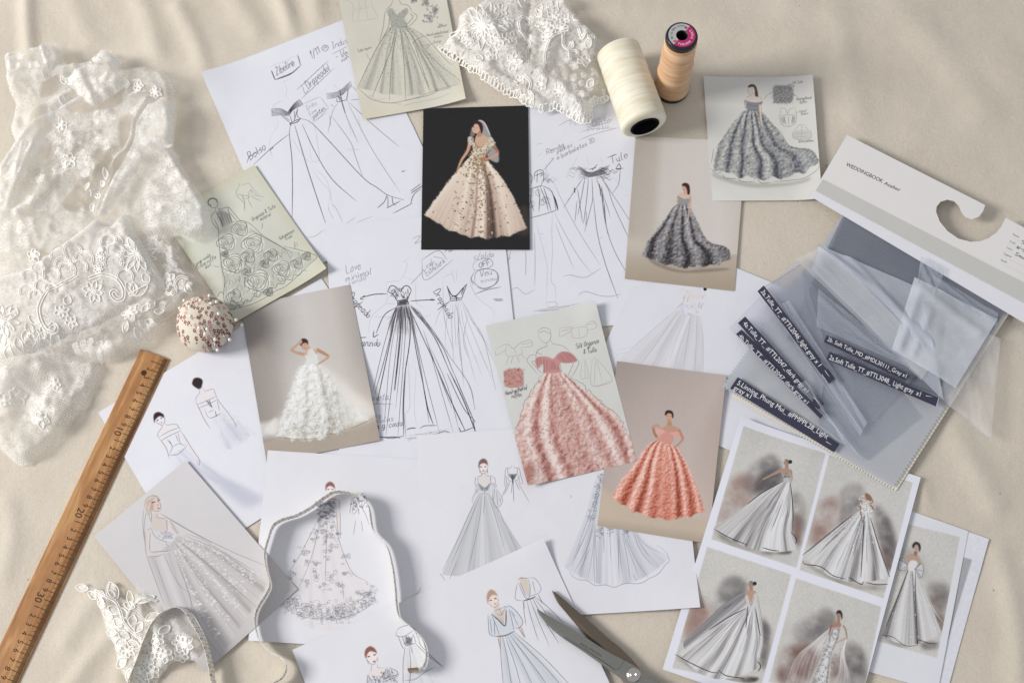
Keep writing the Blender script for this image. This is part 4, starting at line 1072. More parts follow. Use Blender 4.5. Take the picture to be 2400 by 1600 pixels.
c.fill(f((405, 690), (430, 665), (470, 680), (448, 738), (405, 738)), (222, 220, 222), 1, .4)
for s_ in (((400, 700), (365, 650), (340, 660), (332, 730), (370, 740), (405, 722)), ((450, 730), (500, 690), (514, 740), (495, 795), (460, 760))):
    c.fill(f(*s_), (204, 203, 206), 1, .4)
    p = f(*s_)
    for k in range(7):
        c.line(np.array([p[0] + RNG.normal(0, 1, 2), p[1 + k % (len(p) - 1)] + RNG.normal(0, 3, 2)]), 1, (90, 88, 92), .6)
    c.line(p, 1.1, (70, 66, 70), .7)
smear(c, f, [((430, 1320), (420, 1400), (440, 1480)), ((470, 1310), (470, 1400), (440, 1475))], 1.5, (212, 214, 224), .8)
mute(c, .88)
sheet('print_sheet', c, 'white sheet with one wash painting of a dark-haired figure in a starry gown', 'paper', seed=12)

# --- C7: photograph of the grey ruffled gown
f = Z(1430, 330, 2.751)
c = Canvas([(1490, 319), (1749, 332), (1721, 682), (1464.5, 653)], 2.5 * MM, tpm=3000, base=(207, 200, 194))


def bg(a, x, y):
    wall = tone((0, (180, 170, 158)), (.22, (190, 181, 170)), (.3, (206, 199, 193)), (.8, (212, 205, 199)), (1, (200, 191, 181)))(x + .03 * y)
    a[:] = wall
    fl = tone((0, (184, 172, 156)), (1, (170, 152, 132)))(np.clip((y - .8) / .2, 0, 1))
    k = np.clip((y - .79 + .04 * x) / .015, 0, 1)[..., None]
    a += k * (fl - a)
    strip = np.exp(-((y - .73) / .06) ** 2) * np.clip(1 - np.abs(x - .05) / .5, 0, 1)
    a += strip[..., None] * (C3((206, 197, 184)) - a) * .6


c.shade(bg)
GREY = tone((0, (44, 42, 46)), (.3, (86, 82, 86)), (.55, (134, 130, 134)), (.8, (166, 164, 168)), (1, (196, 196, 200)))
c.patch(f((435, 405), (385, 450), (300, 570), (235, 650), (200, 740)), f((505, 405), (552, 485), (600, 590), (645, 650), (760, 690), (788, 765)), gown(GREY, [(.08, .05, -.34), (.02, .04, .3), (.18, .05, .2), (.3, .04, -.3), (.42, .06, .1), (.52, .035, -.4), (.63, .05, .24), (.75, .04, -.42), (.86, .06, .16)], (13, .26), base=.54, vgrad=-.26, seed=4, emboss=.34), bulge=28, edge=3.5, wob=2)
c.fill(f((230, 740), (340, 800), (470, 835), (600, 825), (750, 820), (740, 835), (470, 850), (300, 805)), (120, 106, 94), .6, 3)
c.fill(f((432, 370), (440, 355), (480, 372), (515, 365), (522, 385), (505, 405), (440, 410)), (150, 149, 152), 1, .6)
c.fill(f((440, 355), (445, 340), (475, 335), (515, 345), (522, 365), (480, 375)), (214, 184, 164), 1, .5)
limb(c, f((518, 360), (516, 420), (505, 470), (502, 520)), 4.4, 2.6, (206, 168, 142)); limb(c, f((437, 370), (432, 395), (436, 408)), 3, 2, (206, 176, 152))
c.ell(f((482, 302))[0], 6.5, 9, (206, 164, 140)); c.fill(f((462, 285), (478, 272), (505, 280), (514, 310), (512, 345), (498, 345), (495, 318), (484, 295), (466, 292)), (70, 38, 30), 1, .5)
c.fill(f((476, 318), (492, 318), (492, 345), (474, 342)), (204, 164, 142), 1, .4)
c.line(f((472, 300), (480, 300)), 1.2, (110, 76, 64), .8); c.line(f((470, 318), (477, 318)), 1.4, (160, 90, 80), .9)
c.grain(.012)
mute(c, 0.85)
sheet('printed_photo', c, 'printed photo of a dark-haired woman in a grey ruffled ball gown', 'photo', [], rough=.42, seed=13)

# --- C4: watercolour card of the same gown
f = Z(1400, 0, 3.137)
c = Canvas([(1648, 181), (1903, 180), (1925, 469), (1670, 471)], 3.2 * MM, tpm=3000, base=(213, 212, 206))
c.shade(lambda a, x, y: a.__imul__(1 + .04 * (np.clip(y - .85, 0, 1) * 6 - .3)[..., None] * np.array([1, 1, .96])))
paper_tint(c, .03)
WG = tone((0, (58, 60, 70)), (.3, (98, 100, 110)), (.55, (140, 142, 146)), (.8, (176, 177, 174)), (1, (206, 206, 200)))
c.fill(f((850, 1275), (1100, 1340), (1400, 1345), (1560, 1310), (1500, 1350), (1150, 1380), (900, 1320)), (160, 158, 148), .6, 4)
c.patch(f((1105, 810), (1055, 830), (955, 960), (880, 1090), (845, 1240)), f((1185, 810), (1240, 850), (1340, 970), (1415, 1070), (1575, 1110), (1634, 1215)), gown(WG, [(.07, .03, .25), (.14, .02, -.35), (.2, .04, .2), (.27, .02, -.4), (.37, .06, .18), (.45, .025, -.42), (.52, .04, .3), (.6, .03, -.35), (.7, .05, .1), (.8, .04, -.25), (.9, .05, .1)], (14, .24), base=.6, vgrad=-.05, seed=7, emboss=.3), bulge=34, wob=4, edge=2.5)
for k in range(500):
    t = random.random() ** .7; u = random.random()
    xl = np.interp(t, [0, .35, 1], [1105, 980, 850]); xr = np.interp(t, [0, .4, 1], [1185, 1330, 1540])
    x = xl + (xr - xl) * u; y = 815 + (440 + 60 * math.sin(u * 3.1)) * t
    c.line(f((x, y), (x + random.uniform(-8, 8), y + random.uniform(4, 16)), (x + random.uniform(-12, 12), y + 12)), .9, (70, 72, 84) if random.random() < .6 else (216, 216, 212), random.uniform(.3, .75))
smear(c, f, [((835, 1240), (870, 1275), (920, 1268)), ((925, 1275), (940, 1310), (1030, 1310)), ((1030, 1290), (1060, 1335), (1160, 1340)), ((1170, 1310), (1210, 1345), (1270, 1342)), ((1300, 1340), (1400, 1330), (1520, 1310), (1610, 1260), (1635, 1215)), ((855, 1090), (840, 1200)), ((1000, 930), (870, 1090)), ((1215, 870), (1330, 960), (1420, 1080), (1560, 1120), (1630, 1200))], 1.3, (70, 68, 74), .8, jit=.6)
c.fill(f((1090, 735), (1205, 745), (1210, 765), (1195, 790), (1185, 812), (1110, 812), (1088, 780)), (132, 134, 142), 1, .5)
smear(c, f, [((1090, 740), (1150, 755), (1205, 748)), ((1095, 765), (1150, 780), (1205, 775)), ((1110, 812), (1185, 812)), ((1088, 740), (1085, 790), (1100, 810))], 1.3, (70, 72, 82), .8)
c.fill(f((1098, 715), (1135, 700), (1165, 702), (1200, 720), (1205, 748), (1150, 755), (1090, 738)), (214, 200, 188), 1, .5)
limb(c, f((1196, 770), (1200, 850), (1212, 930)), 6, 3.5, (214, 192, 176)); limb(c, f((1092, 745), (1088, 790), (1098, 808)), 3, 2.4, (210, 192, 178))
smear(c, f, [((1188, 790), (1195, 870), (1205, 925), (1220, 935)), ((1208, 780), (1210, 860), (1218, 920)), ((1098, 715), (1135, 700)), ((1165, 702), (1205, 720), (1208, 760)), ((1140, 690), (1138, 702))], 1, (110, 90, 84), .75)
c.ell(f((1133, 665))[0], 8.5, 11.5, (216, 202, 190)); c.fill(f((1106, 640), (1125, 622), (1155, 625), (1172, 650), (1182, 708), (1160, 705), (1158, 665), (1145, 640), (1112, 645)), (84, 66, 58), 1, .5)
c.line(f((1106, 650), (1108, 680), (1130, 695), (1150, 685)), 1, (120, 100, 92), .8)
# swatch, corset and sleeve notes
c.fill(f((1295, 640), (1360, 630), (1425, 640), (1440, 700), (1425, 755), (1350, 760), (1300, 745)), (128, 128, 130), .8, 2.5)
for k in range(240):
    x, y = random.uniform(1290, 1445), random.uniform(630, 765)
    c.line(f((x, y), (x + random.uniform(-9, 9), y + random.uniform(-9, 9)), (x + random.uniform(-12, 12), y + random.uniform(-12, 12))), .9, (70, 70, 74) if random.random() < .6 else (180, 180, 178), .6)
NT = (70, 70, 74)
write(c, 'Silk Tulle', f((1432, 622)), f((1505, 618)), 8, .9, NT); write(c, 'Hand-gathered', f((1462, 742)), f((1568, 738)), 8, 1.0, NT); write(c, 'Ruffles', f((1485, 768)), f((1535, 764)), 8, .9, NT)
write(c, 'Corset', f((1482, 832)), f((1532, 830)), 8, .9, NT); write(c, 'Bodice', f((1495, 852)), f((1545, 850)), 8, .9, NT); write(c, 'Sleeve pattern', f((1475, 1050)), f((1582, 1052)), 8, 1, NT)
smear(c, f, [((1225, 735), (1245, 705), (1278, 682)), ((1268, 682), (1280, 682), (1275, 692)), ((1395, 635), (1410, 622), (1428, 618)), ((1445, 700), (1475, 718)), ((1455, 835), (1478, 828))], 1, NT, .8)
smear(c, f, [((1342, 800), (1365, 795), (1385, 805), (1398, 835), (1415, 805), (1455, 795)), ((1342, 800), (1350, 830), (1340, 850), (1355, 915), (1410, 932), (1455, 905), (1462, 850), (1455, 795)), ((1345, 855), (1400, 845), (1460, 850)), ((1405, 848), (1408, 930)), ((1370, 855), (1385, 915)), ((1440, 855), (1430, 912)), ((1350, 870), (1365, 900))], 1, (96, 98, 104), .85)
hatch(c, f((1350, 860), (1380, 855)), f((1360, 910), (1385, 915)), 8, 1.3, (120, 122, 128), .7); hatch(c, f((1435, 855), (1458, 855)), f((1430, 912), (1452, 905)), 7, 1.3, (120, 122, 128), .7)
smear(c, f, [((1435, 975), (1460, 950), (1480, 925), (1510, 925), (1535, 950), (1568, 975)), ((1435, 975), (1450, 1022), (1560, 1028), (1568, 975)), ((1500, 925), (1502, 1025)), ((1445, 985), (1560, 985)), ((1448, 1010), (1560, 1012))], 1, (96, 98, 104), .8)
c.fill(f((1435, 975), (1500, 960), (1568, 975), (1560, 1028), (1450, 1022)), (180, 180, 176), .5, 1)
mute(c, 0.8)
sheet('sketch_card', c, 'pale card with a grey watercolour ball gown and corset notes', 'card', [(1, None, .3, .005), (0, 0, .3, .004)], rough=.5, seed=14)

# --- C5: photograph of the white ruffle gown
f = Z(560, 660, 3.734)
c = Canvas([(564, 717), (820, 667), (891, 1032), (625, 1084)], 2.6 * MM, tpm=3000, base=(196, 190, 186))


def bg(a, x, y):
    a[:] = tone((0, (150, 141, 135)), (.2, (166, 158, 152)), (.34, (190, 184, 180)), (.55, (202, 197, 195)), (.8, (196, 189, 184)), (1, (172, 163, 156)))(x + .02 * y)
    a += np.clip((y - .45) / .35, 0, 1)[..., None] * np.clip(x - .05, 0, .9)[..., None] * (C3((204, 194, 180)) - a) * .6
    a *= (1 - .13 * np.clip(.25 - y, 0, 1) * (1 - x))[..., None]
    k = np.clip((y - .855 + .02 * x) / .02, 0, 1)[..., None]
    a += k * (C3((172, 158, 144)) - a)
    s = np.clip((y - .73) / .03, 0, 1) * np.clip((.86 - y) / .04, 0, 1) * np.clip(1 - x * 2.2, 0, 1)
    a += s[..., None] * (C3((206, 200, 194)) - a)


c.shade(bg)
WR = tone((0, (140, 134, 122)), (.3, (184, 182, 174)), (.6, (212, 213, 210)), (1, (236, 237, 238)))
c.fill(f((560, 740), (480, 900), (420, 1100), (330, 1340), (1180, 1200), (1000, 960), (800, 780), (700, 720)), (222, 220, 214), .75, 16)
c.patch(f((985, 1090), (960, 1180), (1000, 1270)), f((1010, 1085), (1100, 1140), (1180, 1215)), gown(WR, [(.5, .3, .1)], (12, .16), base=.66, seed=4), edge=10, a=.95)
c.patch(f((800, 860), (860, 1050), (930, 1290)), f((830, 860), (960, 1010), (1090, 1240)), gown(WR, [(.4, .2, -.1)], (20, .2), base=.55, seed=5), edge=12, a=.8)
c.fill(f((330, 1190), (280, 1220), (220, 1300), (310, 1330)), (222, 220, 218), .85, 6)
c.patch(f((575, 715), (495, 785), (435, 950), (380, 1130), (310, 1345)), f((700, 710), (785, 770), (860, 900), (920, 1080), (970, 1290)), gown(WR, [(.15, .12, .16), (.38, .05, -.12), (.5, .06, .08), (.75, .07, -.28), (.62, .05, .12), (.92, .06, -.15)], (24, .22), base=.68, vgrad=-.3, seed=9, emboss=.3), bulge=22, edge=7, wob=3)
for k in range(420):
    t = random.random() ** .8; u = random.random()
    x = np.interp(t, [0, .3, 1], [575, 470, 330]) * (1 - u) + np.interp(t, [0, .3, 1], [700, 840, 930]) * u; y = 730 + 610 * t + random.uniform(-10, 10)
    r = random.uniform(8, 20); a0 = random.random() * 6.3; th = np.linspace(a0, a0 + random.uniform(2, 5), 6)
    dk = random.random() < .3 + .25 * t
    c.line(f(*np.stack([x + r * np.cos(th), y + r * .7 * np.sin(th)], 1)), 1.0, (158, 154, 142) if dk else (240, 240, 240), random.uniform(.3, .7))
for k in range(70):
    x = random.uniform(420, 940); y = 1345 - abs(random.gauss(0, 60)); r = random.uniform(6, 14)
    th = np.linspace(0, 5, 6) + random.random() * 6
    c.line(f(*np.stack([x + r * np.cos(th), y + r * np.sin(th)], 1)), .9, (130, 116, 98), .5)
smear(c, f, [((320, 1360), (450, 1370), (560, 1380), (720, 1360)), ((990, 1285), (1080, 1245), (1180, 1205)), ((760, 1330), (840, 1325))], 2.2, (128, 110, 92), .6, jit=1)
c.fill(f((575, 630), (610, 595), (650, 590), (690, 625), (688, 680), (700, 715), (585, 715), (590, 680)), (216, 217, 214), 1, .8)
SK7 = (196, 152, 122)
limb(c, f((575, 635), (520, 625), (455, 600)), 8.5, 5, SK7); limb(c, f((455, 600), (500, 560), (545, 520)), 5, 4, SK7)
limb(c, f((680, 595), (740, 625), (790, 655)), 9, 5.5, (184, 136, 104)); limb(c, f((790, 655), (750, 685), (695, 720)), 5.5, 4, SK7)
c.fill(f((590, 600), (605, 560), (625, 570), (625, 600), (680, 590), (685, 640), (640, 600), (615, 640), (570, 640)), (204, 164, 138), .95, .6)
c.fill(f((605, 600), (650, 592), (655, 640), (600, 660)), (214, 214, 210), .9, 1)
c.ell(f((575, 560))[0], 9.5, 12, (206, 162, 134), rot=-28); c.fill(f((535, 550), (545, 505), (575, 497), (602, 515), (606, 550), (590, 535), (560, 540), (545, 560)), (64, 44, 38), 1, .5)
smear(c, f, [((552, 568), (562, 562)), ((575, 552), (585, 550)), ((575, 582), (585, 578))], 1.3, (90, 52, 44), .8)
c.fill(f((528, 515), (540, 508), (555, 520), (545, 545), (530, 535)), (206, 160, 132), 1, .5)
c.grain(.012)
mute(c, 0.8)
sheet('printed_photo', c, 'printed photo of a woman in a white ruffled gown, hand raised to her head', 'photo', [(1, .75, .5, .006)], rough=.42, seed=15)

# --- C6: photograph on black
f = Z(960, 240, 3.135)
c = Canvas([(992, 255), (1238, 247), (1242, 585), (987, 585)], 2.8 * MM, tpm=3000, base=(33, 32, 34))
c.fill(f((820, 770), (875, 790), (880, 960), (800, 960)), (64, 56, 50), .8, 8)
NUDE = tone((0, (52, 42, 38)), (.25, (120, 98, 88)), (.5, (184, 160, 146)), (.75, (214, 196, 180)), (1, (236, 224, 208)))
c.fill(f((505, 135), (525, 130), (560, 160), (600, 250), (650, 360), (650, 440), (580, 410), (560, 330), (530, 250), (500, 180)), (196, 194, 196), .75, 2)
c.fill(f((460, 190), (480, 240), (445, 255), (450, 210)), (176, 174, 176), .6, 2)
c.fill(f((470, 290), (445, 350), (440, 420), (460, 380)), (120, 118, 120), .4, 2)
g = c.patch(f((455, 385), (405, 435), (295, 560), (190, 700), (102, 820)), f((545, 395), (600, 450), (700, 580), (790, 740), (866, 930)), gown(NUDE, [(.05, .05, .1), (.3, .03, .12), (.38, .02, -.15), (.47, .02, -.35), (.5, .015, .15), (.56, .025, .2), (.67, .05, -.62), (.62, .015, -.25), (.76, .03, -.2), (.86, .05, .1)], (4, .05), base=.8, vgrad=-.26, streak=.18, seed=5), bulge=44, edge=2.5, pw=1.6, wob=2)
for k in range(520):
    t = random.random() ** 1.25 * .95; u = .5 + random.gauss(0, .19)
    if not 0.02 < u < .98: continue
    q = g(u, t)
    r = random.uniform(1.8, 5.2)
    col = random.choice([(134, 104, 72), (160, 132, 98), (110, 84, 60), (206, 188, 166), (150, 120, 86)])
    c.line(np.array([q, q + RNG.normal(0, 2.4, 2)]), r, col, random.uniform(.35, .85), tex=True, taper=0)
for k in range(260):
    u = random.random(); q = g(u, .995 + random.uniform(-.03, .004))
    c.line(np.array([q, q + RNG.normal(0, 3, 2) + [0, 1.5]]), 1.0, (150, 134, 122), .5, tex=True)
c.fill(f((445, 280), (480, 300), (505, 330), (545, 305), (590, 275), (600, 320), (570, 350), (550, 400), (458, 392), (465, 340)), (206, 190, 168), 1, .5)
for k in range(150):
    x, y = random.gauss(515, 42), random.uniform(285, 395)
    c.ell(f((x, y))[0], random.uniform(.8, 2), random.uniform(.8, 2), random.choice([(150, 120, 88), (232, 220, 200), (120, 92, 66)]), .7)
c.fill(f((480, 290), (490, 245), (520, 232), (560, 250), (585, 270), (550, 305), (508, 325)), (206, 166, 140), 1, .5)
for s_ in (((428, 262), (440, 252), (470, 262), (465, 300), (450, 318), (430, 310)), ((580, 262), (605, 258), (622, 290), (615, 318), (590, 322), (580, 300))):
    c.fill(f(*s_), (206, 192, 174), 1, .5)
    for k in range(14): c.ell(f((np.mean([p[0] for p in s_]) + random.uniform(-16, 16), np.mean([p[1] for p in s_]) + random.uniform(-22, 22)))[0], 1.4, 1.2, random.choice([(120, 96, 72), (236, 226, 210)]), .7)
limb(c, f((440, 310), (425, 360), (385, 420), (362, 470)), 8, 5, (204, 156, 128)); limb(c, f((362, 470), (345, 515), (338, 525)), 5, 2.4, (190, 138, 112))
limb(c, f((612, 320), (640, 350), (652, 372)), 7, 6.5, (164, 114, 90)); limb(c, f((652, 372), (610, 400), (575, 415)), 6.5, 4.5, (204, 152, 124))
c.fill(f((525, 405), (560, 400), (580, 415), (570, 435), (535, 430), (515, 420)), (184, 128, 102), 1, .5); smear(c, f, [((520, 410), (560, 412)), ((522, 420), (560, 422)), ((530, 430), (562, 430))], .9, (90, 54, 44), .7)
c.fill(f((495, 225), (525, 220), (530, 245), (500, 255)), (184, 134, 108), 1, .5)
c.ell(f((490, 188))[0], 10, 13, (214, 172, 148), rot=12); c.fill(f((458, 175), (470, 145), (500, 135), (530, 155), (540, 190), (530, 230), (518, 200), (505, 165), (480, 160), (465, 185)), (52, 34, 30), 1, .5)
smear(c, f, [((470, 188), (480, 186)), ((492, 186), (502, 188)), ((476, 207), (486, 208))], 1.4, (110, 56, 50), .85)
c.line(f((505, 135), (535, 140), (560, 170), (590, 240)), 3, (232, 228, 226), .75)
c.grain(.012)
mute(c, 0.9)
sheet('printed_photo', c, 'black printed photo of a veiled bride in a blush floral gown', 'photo', [(0, 1, .3, .0004)], rough=.38, spec=.3, seed=16)

# --- C1: cream card with pencil ball gown (top edge of the picture)
f = Z(460, 0, 3.137); f3 = Z(950, 0, 3.137)
c = Canvas([(774, -95), (1029, -95), (1092, 238), (850.5, 281)], 3.4 * MM, tpm=3000, base=(209, 206, 194))
c.shade(lambda a, x, y: a.__imul__(1 + np.array([.03, .01, -.06]) * (np.clip(np.maximum(np.abs(x - .5), np.abs(y - .5)) - .4, 0, .1) * 8)[..., None]))
paper_tint(c, .04)
PW = tone((0, (78, 78, 76)), (.4, (138, 138, 132)), (.7, (190, 189, 178)), (1, (212, 210, 196)))
right = np.vstack([f((1550, 192)), f3((110, 255), (230, 400), (412, 615))])
g = c.patch(f((1435, 192), (1330, 350), (1190, 640)), right, gown(PW, [(.06, .04, -.2), (.2, .02, -.25), (.3, .02, -.3), (.42, .03, .12), (.5, .02, -.35), (.6, .03, -.25), (.68, .03, .15), (.76, .02, -.4), (.88, .04, -.15)], (7, .06), base=.84, streak=.22, seed=8), bulge=30, pw=1.5, wob=1.5)
for k in range(620):
    t = random.random() ** 1.6 * .9; u = random.random()
    q = g(u, t)
    c.line(np.array([q, q + RNG.normal(0, 3, 2)]), 1.1, (92, 92, 90), random.uniform(.3, .75), tex=True)
c.fill(f((1400, 85), (1440, 60), (1470, 110), (1500, 90), (1545, 60), (1560, 90), (1530, 140), (1545, 192), (1438, 192), (1430, 150)), (168, 168, 162), .95, .8)
for k in range(160):
    x, y = random.uniform(1415, 1550), random.uniform(75, 195)
    c.line(f((x, y), (x + random.uniform(-8, 8), y + random.uniform(-8, 8))), 1, (100, 100, 98), .6)
smear(c, f, [((1395, 70), (1385, 110), (1375, 200), (1352, 290), (1350, 320)), ((1420, 110), (1410, 200), (1360, 300)), ((1585, 90), (1625, 120), (1600, 165), (1555, 200)), ((1570, 100), (1590, 130), (1545, 185)), ((1395, 70), (1430, 40), (1450, 0)), ((1490, 0), (1510, 30), (1560, 45), (1585, 90)), ((1440, 190), (1330, 350), (1190, 635)), ((1470, 200), (1420, 400), (1290, 720)), ((1480, 200), (1440, 450), (1420, 740)), ((1500, 200), (1530, 480), (1540, 740)), ((1520, 200), (1640, 480), (1720, 680)), ((1180, 640), (1230, 690), (1300, 735), (1430, 758), (1560, 735), (1700, 705), (1790, 670), (1880, 655)), ((1530, 195), (1700, 430), (1850, 640))], 1.2, (52, 52, 52), .9, jit=.3)
smear(c, f3, [((40, 205), (150, 280), (320, 465), (362, 465)), ((60, 240), (190, 420), (410, 610)), ((0, 745), (100, 715), (250, 660), (412, 628)), ((0, 330), (60, 690)), ((60, 310), (180, 660)), ((90, 290), (270, 620))], 1.1, (58, 58, 58), .9, jit=.3)
hatch(c, f((1190, 700), (1400, 760), (1700, 740)), f((1230, 720), (1500, 770), (1880, 690)), 10, 1.4, (150, 150, 142), .6, 3)
smear(c, f, [((1085, 0), (1140, 20), (1155, 80), (1145, 170)), ((1290, 0), (1292, 40), (1340, 130)), ((1155, 75), (1290, 55)), ((1145, 165), (1340, 135)), ((1190, 0), (1210, 80)), ((1240, 0), (1250, 70)), ((1200, 70), (1190, 155)), ((1250, 70), (1265, 150))], .9, (140, 140, 134), .8)
for cx, cy, r in ((1720, 130, 50), (1690, 20, 30), (1755, 75, 26), (1600, 0, 18)):
    for k in range(60):
        x, y = random.gauss(cx, r * .45), random.gauss(cy, r * .5)
        c.ell(f((x, y))[0], random.uniform(1, 3), random.uniform(1, 3), random.choice([(140, 140, 138), (170, 170, 166), (116, 116, 116)]), .6)
write(c, 'Hand embellished', f((1695, 270)), f((1850, 240)), 8, 1.0, NT); write(c, 'bodice', f((1750, 280)), f((1810, 270)), 7, .9, NT); write(c, 'lace', f((1785, 190)), f((1810, 185)), 6, .9, NT); write(c, 'applique', f((1775, 205)), f((1840, 192)), 7, .9, NT)
write(c, 'Tulle layers', f((1185, 388)), f((1290, 355)), 8, 1.1, NT); write(c, 'Satin', f((1745, 322)), f((1800, 312)), 8, 1, NT)
smear(c, f, [((1250, 390), (1262, 420), (1280, 445)), ((1590, 325), (1630, 285), (1690, 265)), ((1695, 360), (1720, 330), (1750, 315))], 1.1, NT, .8)
sheet('sketch_card', c, 'cream card with a pencil ball gown sketch, cut off by the top edge', 'card', [(1, 1, .4, .007), (0, 1, .3, .002)], rough=.5, seed=17)

# --- C2: sage card with the rose gown (left)
f = Z(400, 350, 3.137)
c = Canvas([(378, 510), (596, 387), (767, 634), (549, 757)], 3.4 * MM, tpm=3000, base=(204, 205, 195))
c.shade(lambda a, x, y: a.__imul__(1 + np.array([-.02, -.03, -.09]) * (np.clip(np.maximum(np.abs(x - .5), np.abs(y - .5)) - .38, 0, .12) * 8)[..., None]))
paper_tint(c, .03)
PG = (58, 58, 56)
c.fill(f((395, 590), (445, 540), (520, 535), (600, 590), (830, 720), (920, 750), (1060, 800), (1030, 850), (800, 990), (640, 1100), (450, 1180), (410, 1150), (380, 950), (360, 700)), (186, 188, 179), .95, 2)


def rose(ctr, r):
    ctr = np.asarray(ctr, float)
    c.ell(f(ctr)[0], r / 3.137, r / 3.137 * .92, (212, 213, 204), .95, soft=1.5)
    for k, rr in enumerate((.12, .24, .38, .54, .72, .9)):
        n = 3 + k
        a0 = random.random() * 6
        for j in range(n):
            th = np.linspace(a0 + j * 6.283 / n, a0 + (j + 1.15) * 6.283 / n, 7)
            w_ = rr * r * (1 + .12 * np.sin(th * 3 + k) + RNG.normal(0, .03, 7))
            p = np.stack([ctr[0] + w_ * np.cos(th), ctr[1] + w_ * .9 * np.sin(th)], 1)
            c.line(f(*p), 1.1 if k > 1 else 1.4, PG, random.uniform(.45, .85))
            if k > 2:
                c.line(f(*(p * .97 + ctr * .03)), 2.6, (128, 130, 124), .4)


for x, y, r in ((510, 582, 68), (410, 685, 72), (605, 695, 86), (570, 785, 60), (455, 840, 84), (740, 780, 56), (640, 970, 98), (820, 880, 72), (560, 900, 40), (690, 840, 40), (470, 1080, 60), (930, 840, 50), (720, 1050, 40), (400, 770, 30), (1000, 790, 40)):
    rose((x, y), r)
for k in range(130):
    t = random.random(); x = 400 + 600 * t * random.random() ** .5; y = random.uniform(780, 1120) - .38 * (x - 400)
    y += 60
    if y > 1190 - (x - 430) * .62: continue
    q = np.array([[x, y], [x + random.uniform(-10, 20), y + 18], [x + random.uniform(-20, 30), y + 40]])
    c.line(f(*q), 1.0, PG, random.uniform(.3, .7))
smear(c, f, [((375, 590), (350, 640), (365, 750), (375, 880), (400, 960), (385, 1080), (420, 1180)), ((440, 540), (560, 540), (690, 640), (830, 730), (900, 830)), ((830, 715), (950, 745), (1075, 795), (1020, 850)), ((420, 1180), (500, 1165), (600, 1140), (690, 1090), (780, 1040), (850, 1010), (960, 910), (1040, 840)), ((340, 1090), (370, 1045), (395, 1060)), ((335, 1090), (345, 1130), (400, 1150)), ((600, 600), (760, 690), (900, 760))], 1.3, PG, .85, jit=.8)
zz = [(430 + 30 * k + (8 if k % 2 else 0), 1180 - 15.5 * k + (12 if k % 2 else -6)) for k in range(20)]
c.line(f(*zz), 1.3, PG, .85)
hatch(c, f((350, 440), (430, 470)), f((385, 570), (450, 540)), 34, 1.3, (120, 122, 118), .7)
smear(c, f, [((275, 395), (285, 365), (315, 358), (340, 380), (345, 410), (325, 430), (300, 425), (290, 395)), ((325, 430), (330, 450), (300, 490), (310, 540), (355, 600)), ((345, 425), (360, 440), (420, 425), (440, 440), (520, 535)), ((335, 450), (385, 575)), ((330, 460), (370, 520), (385, 575)), ((425, 460), (455, 540)), ((320, 510), (350, 580), (355, 625)), ((425, 455), (490, 530)), ((420, 425), (425, 460)), ((355, 435), (345, 520))], 1.3, PG, .9)
c.line(f((278, 410), (276, 380), (300, 362), (330, 366), (345, 390)), 2.6, (60, 58, 56), .9); c.line(f((284, 405), (292, 420)), 2.4, (60, 58, 56), .8)
smear(c, f, [((500, 262), (500, 278), (482, 310), (492, 345), (540, 400), (545, 460)), ((530, 248), (530, 262), (575, 250), (600, 280), (645, 330)), ((495, 330), (540, 340), (570, 335), (590, 295), (600, 330)), ((525, 335), (545, 365), (600, 335)), ((525, 340), (545, 395)), ((590, 300), (635, 335)), ((545, 375), (540, 440)), ((570, 370), (600, 430)), ((590, 345), (660, 380)), ((600, 335), (690, 350)), ((505, 250), (510, 268)), ((570, 335), (572, 365))], 1.1, (104, 104, 100), .85)
write(c, 'Organza & Tulle', f((602, 528)), f((772, 425)), 11, 1.2, (64, 64, 62)); write(c, 'material', f((662, 525)), f((738, 485)), 10, 1.1, (64, 64, 62)); write(c, 'Voluminous', f((802, 668)), f((908, 605)), 11, 1.2, (64, 64, 62)); write(c, 'train', f((845, 668)), f((895, 645)), 10, 1.1, (64, 64, 62))
write(c, 'Large-scale', f((178, 862)), f((295, 785)), 11, 1.2, (56, 56, 54)); write(c, '3D rose ruffle', f((185, 890)), f((335, 800)), 11, 1.2, (56, 56, 54)); write(c, 'skirt', f((255, 880)), f((300, 855)), 10, 1.1, (56, 56, 54))
smear(c, f, [((668, 585), (675, 565), (673, 540)), ((905, 675), (915, 700), (912, 728)), ((315, 852), (335, 862), (362, 862))], 1.1, PG, .85)
sheet('sketch_card', c, 'sage green card with a pencil gown of large roses, behind the pincushion', 'card', [(1, 1, .4, .006), (None, 1, .2, .0012)], rough=.5, seed=18)

# --- C9: veiled bride illustration (lower left)
f = Z(0, 1100, 3.137)
c = Canvas([(220, 1256), (435, 1078), (697, 1380), (480, 1576)], 3.9 * MM, tpm=3000, base=(196, 193, 196))


def bg(a, x, y):
    a[:] = tone((0, (208, 205, 210)), (.5, (200, 197, 200)), (1, (180, 172, 176)))(np.clip(.55 * y + .25 * (1 - x) - .05, 0, 1))
    a *= (1 - .16 * np.clip(y - .72, 0, 1) * (1.2 - x))[..., None]


